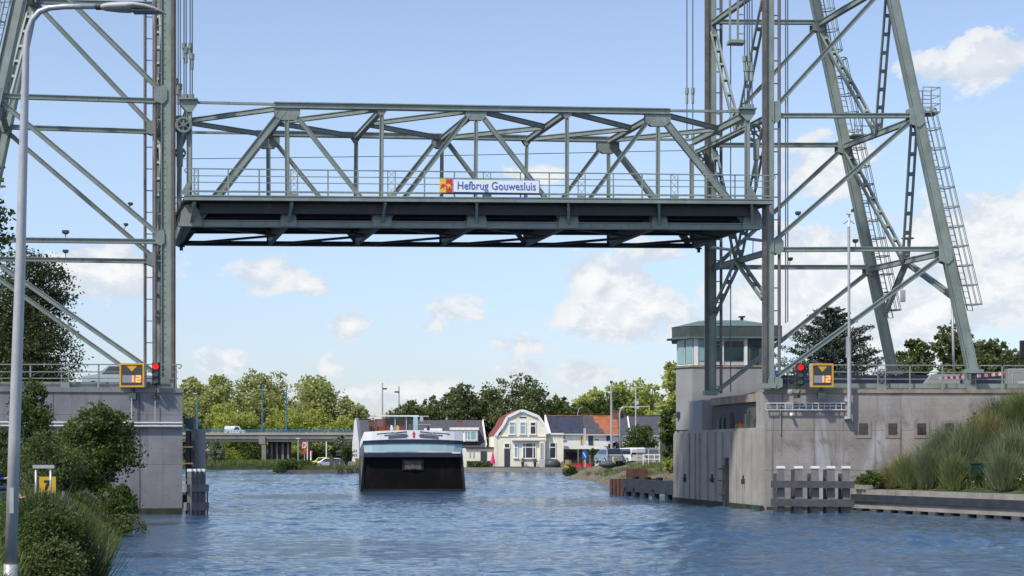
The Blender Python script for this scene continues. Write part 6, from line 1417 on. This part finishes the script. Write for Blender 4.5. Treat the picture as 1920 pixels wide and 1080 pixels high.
for (px, lab) in ((576.5, 'plain white post beside the red rimmed sign'), (612, 'plain white post behind the parked yellow car')):
    b = MB(); b.tube(W(px, 866, 256), W(px, 828, 256), .09); tag(b.build('post', SWHITE), lab, 'post')
YT = 178.
q = W(1147, 870, YT); r_ = thing('street_lamp', 'tall straight grey lamp post among the parked cars on the right bank', 'lamp post', q); b = MB(); b.tube(q, W(1146, 718, YT), .16, .09); b.build('pole', GALV, r_); b = MB(); b.box(W(1146, 716, YT), .28, .28, .22); b.build('lamp_head', DGREY, r_)
q = W(1163, 870, YT); r_ = thing('street_lamp', 'curved grey lamp post with its arm reaching right over the parked cars', 'lamp post', q); b = MB(); b.path([q, W(1162, 775, YT), W(1163.5, 768, YT), W(1167, 764, YT), W(1174, 763, YT), W(1182, 763, YT)], [.12, .09, .08, .07, .06, .06], 8); b.build('pole', GALV, r_, True); b = MB(); b.box(W(1185, 763, YT), .6, .25, .14); b.build('lamp_head', ALU, r_)
q = W(1262, 868, 190); r_ = thing('signal_gantry', 'grey traffic light gantry reaching left above the shrubs', 'traffic light', q); b = MB(); b.tube(q, W(1262, 758, 190), .12); b.tube(W(1262, 762, 190), W(1192, 763, 190), .07); b.build('arm', GALV, r_); b = MB(); b.box(W(1221.5, 763, 189.8), .36, .3, .78); b.build('signal_head', BLACK, r_); b = MB(); b.box(W(1196, 764, 189.8), .3, .1, .3); b.build('sign_plate', ALU, r_)
q = W(1192, 840, 240); r_ = thing('street_lamp', 'thin pale lamp post with a crossbar against the yellow trees', 'lamp post', q); b = MB(); b.tube(W(1192, 860, 240), W(1192, 727, 240), .09); b.beam(W(1174, 727, 240), W(1209, 727, 240), .08, .08); b.build('pole', ALU, r_); b = MB(); b.box(W(1195, 755, 239.8), .4, .1, .5); b.build('blue_plate', PALEB, r_)
for (px, x1, lab) in ((1083, 1093, 'small curved lamp rising behind the row house ridge, left one'), ):
    q = W(px, 784, 268); r_ = thing('street_lamp', lab, 'lamp post', q); b = MB(); b.path([q - Z1 * 5, W(px, 775, 268), W(px + 3, 766, 268), W(px + 10, 763, 268)], [.07, .07, .06, .06], 6); b.build('pole', GALV, r_); b = MB(); b.box(W(px + 14, 763, 268), .6, .2, .14); b.build('lamp_head', DGREY, r_)
q = W(1096, 845, 262); b = MB(); a, c = W(1094, 832, 255.5), W(1098.5, 803, 255.5); b.bb(a.x, c.x, 255.4, 255.6, GZ, c.z); tag(b.build('flue', GREYW), 'grey flue standing between the blue black and the orange roofed houses', 'flue')
# mesh fence by the cars
YF2 = 172.5; r_ = thing('mesh_fence', 'light construction fence panels behind the parked cars on the right bank', 'fence', W(1200, 870, YF2))
for (x0, x1) in ((1154, 1170), (1170.5, 1194), (1194.5, 1216), (1216.5, 1236), (1128, 1140)):
    Yf = 180.5 if x1 < 1200 else 170.; b = MB(); a, c = W(x0, 870, Yf), W(x1, 842, Yf); zt_ = c.z
    for x in (a.x, c.x): b.tube((x, Yf, 1.7), (x, Yf, zt_), .045, n=6)
    for z in (1.95, zt_): b.tube((a.x, Yf, z), (c.x, Yf, z), .04, n=6)
    n = 9
    for i in range(1, n): x = a.x + (c.x - a.x) * i / n; b.tube((x, Yf, 1.95), (x, Yf, zt_), .014, n=4)
    b.build('panel', ALU, r_)
r_ = thing('site_rail', 'white low rail at the right end of the parked cars', 'rail', W(1225, 872, 165)); b = MB()
for z in (2.3, 2.75): b.beam((W(1205, 0, 165).x, 165, z), (W(1238, 0, 165).x, 165, z), .05, .09)
for px in (1206, 1216, 1227, 1237): b.box((W(px, 0, 165).x, 165, 2.2), .08, .08, 1.2)
b.build('rail', WHITE, r_)
for (px, py, lab, m_) in ((1150, 868, 'thin yellow marker post before the parked cars', SYEL), (1094, 873, 'red and white bollard at the foot of the blue sign', SRED)):
    q = W(px, py + 4, 170 if px > 1100 else 220); b = MB(); b.tube(q, q + Z1 * .8, .10, n=8); b.ball(q + Z1 * .8, .10, .10, .06, 8, 4); tag(b.build('marker_post', m_), lab, 'post')
q = W(1138, 873, 168); b = MB(); b.ball((q.x, q.y, 1.75), .9, .5, .35, 10, 6); tag(b.build('tarpaulin_heap', FASC, None, True), 'small heap under a green sheet in front of the pale blue car', 'heap')
q = W(1122, 873, 200); b = MB(); b.bb(q.x - .4, q.x + .4, 199.7, 200.3, .7, 1.6); b.bb(q.x - .44, q.x + .44, 199.66, 200.34, 1.603, 1.7); tag(b.build('white_box', WHITE), 'small white box on the bank left of the parked cars', 'box')
for i, px in enumerate((639, 656)):
    q = W(px, 884, 233.2); b = MB(); b.disc_ring((q.x, q.y - .2, .28), (0, 1, 0), .18, .40, .22, 16); tag(b.build('tyre_fender', TYRE), ('left' if i == 0 else 'right') + ' one of two black tyres hung on the far quay left of the barge', 'tyre')
for i, px in enumerate((622, 631, 641)):
    q = W(px, 876, 242); b = MB(); b.bb(q.x - .3, q.x + .3, 241.7, 242.2, GZ, GZ + (1.5, 1.3, 1.1)[i]); b.bb(q.x - .33, q.x + .33, 241.67, 242.23, GZ + (1.5, 1.3, 1.1)[i] + .003, GZ + (1.5, 1.3, 1.1)[i] + .06); tag(b.build('timber_bollard', WOODD), ('tallest', 'middle', 'shortest')[i] + ' of three dark timber bollards in front of the silver car', 'bollard')
# ------------------------------------------------------------------ trees and shrubs
g = grow
# far left poplars behind the road bridge
G = 'poplars behind the road bridge'
g('poplar_tree', 'olive green poplar rising right beside the left pier, first of the far row', 'tree', 352, 868, 372, 690, 44, .75, LF_OLIVE, 8000, 11, 12, .12, G, zb=.6)
g('poplar_tree', 'rounded olive poplar above the white van on the road bridge', 'tree', 398, 868, 366, 687, 52, .75, LF_OLIVE, 9500, 12, 13, .10, G, zb=.6)
g('poplar_tree', 'tallest olive poplar, with the tall blue lamp post in front', 'tree', 490, 868, 372, 682, 64, .75, LF_OLIVE, 12500, 13, 15, .10, G, zb=.6)
g('poplar_tree', 'broad olive poplar right of the tallest one, before the gap of sky', 'tree', 583, 868, 370, 690, 62, .75, LF_OLIVE, 12000, 14, 15, .10, G, zb=.6)
g('poplar_tree', 'smaller olive poplar at the right end of the far row beside the white gable', 'tree', 652, 868, 366, 734, 42, .7, LF_OLIVE, 7500, 15, 11, .10, G, zb=.6)
for i, (px, top, hw, m_, lab) in enumerate(((345, 770, 30, LF_GREY, 'pale grey green tree low beside the left pier'), (425, 752, 38, LF_YEL, 'bright yellow green tree below the rounded poplar'), (455, 775, 30, LF_YEL, 'low yellow green tree behind the middle of the road bridge'), (525, 760, 36, LF_YEL, 'yellow green tree below the two blue lamp posts'), (590, 768, 40, LF_YEL, 'yellow green tree below the broad poplar'), (640, 782, 34, LF_YEL, 'low yellow green tree left of the white gable'))):
    g('tree', lab, 'tree', px, 868, 352 + i, top - 8, hw * 1.2, .6, m_, 6000, 30 + i, 10, .08, zb=.6)
for i, (px, top, hw, m_, lab, Y) in enumerate(((372, 822, 34, LF_MID, 'dark bush under the far left end of the road bridge', 345), (440, 832, 40, LF_YEL, 'yellow green bushes seen under the road bridge left of its pier', 350), (475, 835, 26, LF_MID, 'mid green bush close left of the road bridge pier', 348), (560, 834, 34, LF_YEL, 'light green bush right of the road bridge pier', 346), (600, 836, 34, LF_GREY, 'silvery bush behind the yellow car', 344), (640, 838, 30, LF_GREY, 'silvery bush behind the silver car', 340))):
    g('bush', lab, 'bush', px, 871, Y, top, hw, .45, m_, 2600, 50 + i, 9, .02, zb=.5, shape='bush', leafname='foliage')
g('willow_bush', 'rounded grey green willow bush right of the left pier', 'bush', 405, 868, 290, 818, 20, .34, LF_GREY, 3200, 60, 9, .02, zb=.5, shape='bush', leafname='foliage')
g('willow_tree', 'small grey green willow in front of the road bridge left of the white gable', 'tree', 642, 874, 247, 811, 15, .28, LF_GREY, 2600, 61, 9, .32, zb=.62)
g('small_tree', 'small dark green tree beneath the grey willow by the parked cars', 'tree', 650, 874, 243, 832, 12, .26, LF_MID, 1800, 62, 8, .35, zb=.62)
g('bush', 'dense olive bush at the tip of the far quay', 'bush', 546, 886, 237, 862, 32, .26, LF_BUSH, 4200, 63, 12, .02, zb=.2, shape='bush', leafname='foliage')
g('bush', 'low green hedge clump between the yellow car and the tip of the far quay', 'bush', 577, 877, 243, 862, 16, .22, LF_MID, 1500, 64, 8, .02, zb=.5, shape='bush', leafname='foliage')
g('bush', 'small green bush between the bollards and the stone planter', 'bush', 653, 875, 246, 862, 8, .2, LF_MID, 700, 65, 6, .02, zb=.5, shape='bush', leafname='foliage')
# dark trees behind the houses
for i, (px, top, hw, Y, lab) in enumerate(((762, 754, 40, 292, 'dark spreading tree behind the barge wheelhouse'), (812, 744, 46, 296, 'dark green tree between the wheelhouse and the dormer'), (868, 714, 40, 290, 'tall dark green tree above the white dormer'), (922, 722, 44, 296, 'dark green tree left behind the gambrel house'), (966, 704, 62, 292, 'broadest dark green tree right behind the gambrel house'), (1032, 744, 44, 298, 'dark green tree at the right of the gambrel house'), (1082, 764, 32, 300, 'low dark green tree above the blue black roof'))):
    g('dark_tree', lab, 'tree', px, 868, Y, top - 10, hw * 1.15, .52, LF_DARK if i % 2 else LF_PARK, 9500, 80 + i, 13, .12, 'dark trees behind the houses', zb=.6, sig=.13)
for i, (px, top, hw, Y, m_, lab) in enumerate(((1110, 722, 36, 318, LF_YEL, 'bright yellow green tree above the orange roof, left one'), (1160, 712, 44, 322, LF_YEL, 'bright yellow green tree right above the orange roof'), (1212, 708, 46, 324, LF_YEL, 'bright yellow green tree behind the traffic light gantry'), (1150, 736, 44, 305, LF_MID, 'mid green rounded tree in front of the yellow ones'), (1090, 752, 30, 306, LF_MID, 'mid green tree beside the dark ones, above the row house ridge'), (1240, 760, 40, 300, LF_YEL, 'low yellow green tree right of the gantry signal'))):
    g('tree', lab, 'tree', px, 868, Y, top - 10, hw * 1.15, .62, m_, 8500, 100 + i, 13, .10, zb=.6)
g('tree', 'bright green tree rising beside the control cabin', 'tree', 1265, 875, 190, 655, 34, .40, LF_YEL, 9000, 120, 16, .08, zb=1.5, shape='column')
g('tall_bush', 'dark green tall bush close to the left of the right pier', 'bush', 1254, 880, 140, 752, 22, .24, LF_MID, 5200, 121, 12, .04, zb=1.6, shape='column', leafname='foliage')
g('bush', 'yellow green low bush at the foot of the right pier', 'bush', 1255, 884, 132, 856, 17, .18, LF_YEL, 1400, 122, 8, .02, zb=1.5, shape='bush', leafname='foliage')
g('small_tree', 'green shrubby tree behind the mesh fence right of the purple shrub', 'tree', 1203, 868, 200, 792, 36, .30, LF_MID, 5200, 123, 12, .08, zb=1.4)
g('purple_shrub', 'dark purple leaved shrub between the lamp posts on the right bank', 'bush', 1153, 868, 196, 823, 25, .26, LF_PURP, 3000, 124, 10, .04, zb=1.3, shape='bush', leafname='foliage')
g('bush', 'green bush at the tip of the right bank over the water', 'bush', 1072, 897, 186, 871, 13, .17, LF_MID, 2400, 125, 9, .02, zb=.3, shape='bush', leafname='foliage')
g('palm', 'small light green palm like plant right of the blue sign', 'plant', 1110, 874, 236, 838, 9, .28, LF_MID, 500, 126, 6, .5, zb=.65)
g('bush', 'low green garden bush under the canopy right of the palm', 'bush', 1118, 876, 242, 860, 14, .2, LF_DARK, 1200, 127, 7, .02, zb=.6, shape='bush', leafname='foliage')
# hedge before the annex
q0, q1 = W(875, 877, 245.2), W(925, 864.5, 245.2); rng = np.random.default_rng(9); n = 2600
C = np.stack([rng.uniform(q0.x, q1.x, n), rng.uniform(244.6, 245.8, n), rng.uniform(.66, q1.z, n)], 1); r_ = thing('hedge', 'clipped green hedge in front of the cream annex', 'hedge', ((q0.x + q1.x) / 2, 245.2, .62)); quads_mesh('foliage', leaf_quads(rng, C, .2 * np.ones(n)), LF_MID, r_)
# trees behind the right abutment
g('broadleaf_tree', 'dark broadleaf tree between the inclined tower legs', 'tree', 1712, 716, 122, 618, 42, .30, LF_PARK, 6000, 140, 11, .05, zb=5.9, sig=.13)
g('broadleaf_tree', 'tallest dark broadleaf tree behind the outer tower leg', 'tree', 1793, 716, 126, 590, 60, .32, LF_PARK, 9500, 141, 13, .05, zb=5.9, sig=.13)
g('broadleaf_tree', 'dark broadleaf tree right of the outer tower leg', 'tree', 1858, 716, 122, 622, 54, .30, LF_PARK, 8000, 142, 11, .05, zb=5.9, sig=.13)
g('broadleaf_tree', 'dark broadleaf tree cut by the right edge of the view', 'tree', 1930, 716, 124, 638, 56, .30, LF_PARK, 7000, 143, 11, .05, zb=5.9, sig=.13)
def conifer(px, ybase, Y, top, halfw, seed, label, zb):
    rng = np.random.default_rng(seed); s = Y / F; base = W(px, ybase, Y); base.z = zb; H = CH + (HY - top) * s - zb; hw = halfw * s; root = thing('conifer_tree', label, 'tree', base); tb = MB(); tb.path([base, base + V3(.05, 0, H * .5), base + V3(0, 0, H * .98)], [.22, .14, .02], 8); C = []; nb = 120
    for i in range(nb):
        t_ = .06 + .92 * (i / nb); z = base.z + H * t_; r = hw * (1.02 - t_) ** .75 * rng.uniform(.65, 1.1); a = i * 2.39996; d = np.array([math.cos(a), math.sin(a), 0]); tip = np.array([base.x, base.y, z]) + d * r + np.array([0, 0, r * rng.uniform(.12, .42)]); st = np.array([base.x, base.y, z - .05])
        tb.path([V3(*st), V3(*((st * .5 + tip * .5) - np.array([0, 0, .04 * r]))), V3(*tip)], [.045, .03, .01], 5)
        m_ = int(55 + 60 * r); u = rng.uniform(.15, 1.03, m_); pts = st + (tip - st) * u[:, None]; sp = (.10 + .20 * r * (1 - u * .75))[:, None]; pts += rng.normal(size=(m_, 3)) * sp * np.array([.55, .55, .22]); C.append(pts)
    C = np.concatenate(C); tb.build('trunk', BARK, root, True); quads_mesh('crown', leaf_quads(rng, C, .19 * np.ones(len(C)), .55), LF_CONIF, root)
conifer(1560, 716, 118, 574, 170, 150, 'blue green conifer with upturned branches behind the camera mast', 5.4)
# left bank
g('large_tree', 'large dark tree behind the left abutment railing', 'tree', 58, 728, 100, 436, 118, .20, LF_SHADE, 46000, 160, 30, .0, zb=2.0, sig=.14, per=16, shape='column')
g('overhanging_tree', 'tree outside the left edge with leafy twigs reaching into the view', 'tree', -104, 1000, 42, 212, 126, .15, LF_BUSH, 6000, 161, 16, .55, zb=1.5, sig=.16)
g('wall_shrub', 'tall dark shrub against the left abutment wall', 'bush', 55, 905, 72, 688, 52, .13, LF_BUSH, 10000, 162, 14, .02, zb=1.3, shape='column', leafname='foliage')
g('large_bush', 'large leafy green bush in front of the left abutment wall', 'bush', 180, 930, 66, 746, 72, .15, LF_BUSH, 16000, 163, 16, .03, zb=1.35, leafname='foliage')
g('bush', 'yellowish young bush low beside the large bush', 'bush', 118, 930, 60, 820, 38, .10, LF_BUSH, 5500, 164, 10, .02, zb=1.4, shape='bush', leafname='foliage')
g('bush', 'dark bush behind the yellow number board', 'bush', 92, 938, 56, 800, 58, .10, LF_DARK, 11000, 171, 14, .02, zb=1.3, leafname='foliage', sig=.2)
g('bush', 'dark bush at the left edge behind the sitting person', 'bush', 0, 925, 60, 790, 46, .10, LF_BUSH, 7000, 172, 12, .02, zb=1.3, leafname='foliage', sig=.2)
g('bush', 'low bush overhanging the water at the foot of the left pier', 'bush', 216, 990, 64, 902, 44, .11, LF_MID, 7500, 165, 12, .02, zb=.2, shape='bush', leafname='foliage')
g('bush', 'small bush dipping into the water beside the left bank', 'bush', 238, 1000, 60, 962, 38, .09, LF_DARK, 2600, 166, 9, .02, zb=-.1, shape='bush', leafname='foliage')
g('foreground_bush', 'dark feathery bush right of the lamp foot in the foreground', 'bush', 95, 1095, 27, 936, 62, .055, LF_BUSH, 14000, 167, 26, .01, zb=1.1, shape='bush', leafname='foliage', sig=.34, per=26)
g('foreground_bush', 'dark bush at the bottom left corner below the grass slope', 'bush', 104, 1130, 25, 1000, 44, .05, LF_DARK, 12000, 168, 18, .01, zb=.9, shape='bush', leafname='foliage', sig=.32, per=24)
def zBank(x, y): return zL(x, y)
# grass
rng = np.random.default_rng(21)
def bank_pts(n, y0, y1, s0, s1, p=1.0):
    Y = y0 + (y1 - y0) * rng.uniform(0, 1, n) ** p; s = rng.uniform(s0, s1, n); X = shoreL(Y) - s * bankw(Y); return np.stack([X, Y, zL(X, Y) - .03], 1)
blades('grass', bank_pts(30000, 18, 60, .10, 1.9), .24, GRASSM, 'long green grass on the slope of the left bank', 1, .016, .5)
blades('grass', bank_pts(16000, 22, 76, .9, 5.5), .26, GRASSM, 'green grass on top of the left bank', 2, .018, .5)
blades('dry_grass', bank_pts(5000, 26, 66, .2, 1.6), .34, DRYGR, 'dry seeded grass along the left bank', 3, .012, .35)
def slope_pts(n, s0, s1, y0=67.5, y1=82.9):
    Y = rng.uniform(y0, y1, n); s = s0 + (s1 - s0) * rng.uniform(0, 1, n); X = qx(Y) + .3 + s; return np.stack([X, Y, zR(X, Y) - .03], 1)
blades('grass', slope_pts(24000, .8, 16), .50, GRASSM, 'long green grass on the slope of the right quay', 4, .022, .5)
blades('dry_grass', slope_pts(16000, 1.2, 16), .75, DRYGR, 'tall dry grass on the slope of the right quay', 5, .016, .3)
blades('herbs', slope_pts(60000, 1.2, 16), 1.05, GREYGR, 'grey green tall herbs on the slope of the right quay', 6, .022, .35)
P = slope_pts(900, .8, 3.4); P[:, 2] += rng.uniform(.3, .7, len(P)); o = quads_mesh('wild_flowers', leaf_quads(rng, P, .11 * np.ones(len(P)), .6), FLOWR); tag(o, 'white wild flowers along the right quay', 'flowers', None, 'stuff')
def tuft(label, cat, px, Y, hw, top, m, n, seed, zf=None, wd=.016, name='shrub'):
    """feathery shrub: a dome of long fine shoots"""
    rng = np.random.default_rng(seed); s = Y / F; x0 = (px - CX) * s; r = hw * s * 1.15; z0 = float((zf or zR)(x0, Y)); H = max(.4, CH + (HY - top) * s - z0)
    root = thing(name, label, cat, (x0, Y, z0)); a = rng.uniform(0, 2 * math.pi, n); q = rng.uniform(0, 1, n) ** .5; X = x0 + np.cos(a) * q * r * .8; X = X if zf else np.maximum(X, qx(Y) + .9 + rng.uniform(0, .5, n)); Yy = Y + np.sin(a) * q * min(r, 1.2) * .8
    Yy = np.minimum(Yy, 82.9) if zf is None else Yy; base = np.stack([X, Yy, np.full(n, z0)], 1); base[:, 2] += rng.uniform(-.05, .55, n) * H * (1 - q ** 2 * .6); top_ = (1 - q ** 2 * .75) * H
    h = np.clip(top_ + z0 - base[:, 2], .15, 1.1) * rng.uniform(.4, 1.25, n); out = np.stack([np.cos(a) * q, np.sin(a) * q, np.zeros(n)], 1) * .45 + rng.normal(size=(n, 3)) * .22; out[:, 2] = 1
    tip = base + out * h[:, None]; sd_ = rng.normal(size=(n, 3)); sd_[:, 2] = 0; sd_ /= np.linalg.norm(sd_, axis=1)[:, None]; w_ = wd * rng.uniform(.6, 1.4, n)[:, None]
    quads_mesh('foliage', np.stack([base - sd_ * w_, base + sd_ * w_, tip + sd_ * w_ * .3, tip - sd_ * w_ * .3], 1), m, root); return root
for i, (px, py0, top, hw, Y, m_, lab) in enumerate(((1735, 890, 822, 34, 79.5, GREYGR, 'grey green shrub left on the quay slope below the last barred window'), (1688, 895, 850, 30, 80.5, LF_SLOPE, 'low grey green shrub at the foot of the wall below the second window'), (1800, 885, 800, 42, 79.5, LF_SLOPE, 'grey green shrub in the middle of the quay slope'), (1856, 850, 756, 38, 80.5, LF_SLOPE, 'tall grey green shrub high on the quay slope'), (1900, 880, 790, 40, 76.5, LF_SLOPE, 'grey green shrub low at the right edge'), (1916, 810, 728, 34, 80.5, LF_SLOPE, 'shrub at the top of the quay slope, reaching the wall top'), (1772, 850, 778, 34, 81.5, LF_SLOPE, 'feathery shrub covering the last barred window'), (1705, 880, 838, 34, 81.5, LF_SLOPE, 'feathery shrub against the wall below the third barred window'), (1822, 850, 780, 36, 80.0, LF_SLOPE, 'feathery shrub behind the dark green crate'), (1762, 900, 838, 36, 77.5, LF_SLOPE, 'low feathery shrub left of the dark green crate'), (1880, 900, 830, 40, 74.5, LF_SLOPE, 'low feathery shrub right of the dark green crate'), (1660, 900, 868, 30, 82.0, LF_BUSH, 'green shrub against the wall beside the leafy plant'), (1895, 810, 745, 40, 82.0, LF_SLOPE, 'feathery shrub high against the wall at the right edge'))):
    tuft(lab, 'shrub', px, Y, hw, top + 8, (GREYGR, SLOPEG, GREYGR, OLIVEG)[i % 4], 3400, 180 + i)
g('shrub', 'fresh green leafy plant at the left end of the quay slope', 'shrub', 1638, 908, 82.2, 884, 38, .12, LF_MID, 2600, 190, 9, .02, shape='bush', leafname='foliage')
q = W(1838, 880, 76); b = MB(); b.box(q, .75, .5, .5); b.box(q + Z1 * .27, .82, .56, .05); tag(b.build('crate', mat('dark_green_plastic', (.004, .028, .020), .5, 0, .1, 4)), 'dark green crate half hidden among the shrubs on the right slope', 'crate')
# far bank grass strips
def strip(name, label, poly_fn, n, h, m_, seed, wd=.05):
    blades(name, poly_fn(n), h, m_, label, seed, wd, .4)
def farL(n): X = rng.uniform(-78, -38, n); Y = rng.uniform(285, 300, n); return np.stack([X, Y, np.full(n, .58)], 1)
strip('grass', 'reedy grass along the far left water edge', farL, 7000, 1.0, GRASSM, 31, .10)
def prom(n): X = rng.uniform(-34, -22.6, n); Y = rng.uniform(236.2, 242, n); return np.stack([X, Y, np.full(n, .55)], 1)
strip('grass', 'grass on the far quay tip left of the barge', prom, 3000, .5, GRASSM, 32, .06)
def farR(n):
    t_ = rng.uniform(0, 1, n); Y = 99.5 + t_ * 80; X = np.interp(Y, [99.5, 118, 150, 166, 181], [11.9, 11.0, 9.3, 8.6, 6.6]) + rng.uniform(.6, 6, n); keep = (np.sin(X * 1.3 + Y * .35) + np.sin(Y * .9) * .6) > .1; P = np.stack([X, Y, np.interp(X - np.interp(Y, [99.5, 118, 150, 166, 181], [11.9, 11.0, 9.3, 8.6, 6.6]), [0, .6, 1.6, 3.2, 5], [.25, .5, .9, 1.4, 1.7])], 1); return P[keep]
strip('grass', 'green grass patches on the sandy right bank', farR, 9000, .40, GRASSM, 33, .035)

tuft('dark feathery broom bush rising above the foreground bush beside the lamp', 'bush', 84, 28, 52, 922, DARKG, 6500, 301, zBank, .008, 'broom_bush')
tuft('dark feathery broom bush low right in the foreground', 'bush', 130, 27.5, 44, 955, DARKG, 5000, 302, zBank, .008, 'broom_bush')

rng = np.random.default_rng(77); P = np.concatenate([slope_pts(9000, 1.2, 14), slope_pts(7000, .8, 3.0)]); P[:, 2] += rng.uniform(.05, .95, len(P)); o = quads_mesh('weeds', leaf_quads(rng, P, .16 * np.ones(len(P)), .3), LF_MID); tag(o, 'broad leaved weeds among the grass on the right quay slope', 'weeds', None, 'stuff')
P = bank_pts(5000, 20, 64, .15, 1.8); P[:, 2] += rng.uniform(.05, .35, len(P)); o = quads_mesh('weeds', leaf_quads(rng, P, .10 * np.ones(len(P)), .3), LF_MID); tag(o, 'broad leaved weeds among the grass on the left bank', 'weeds', None, 'stuff')
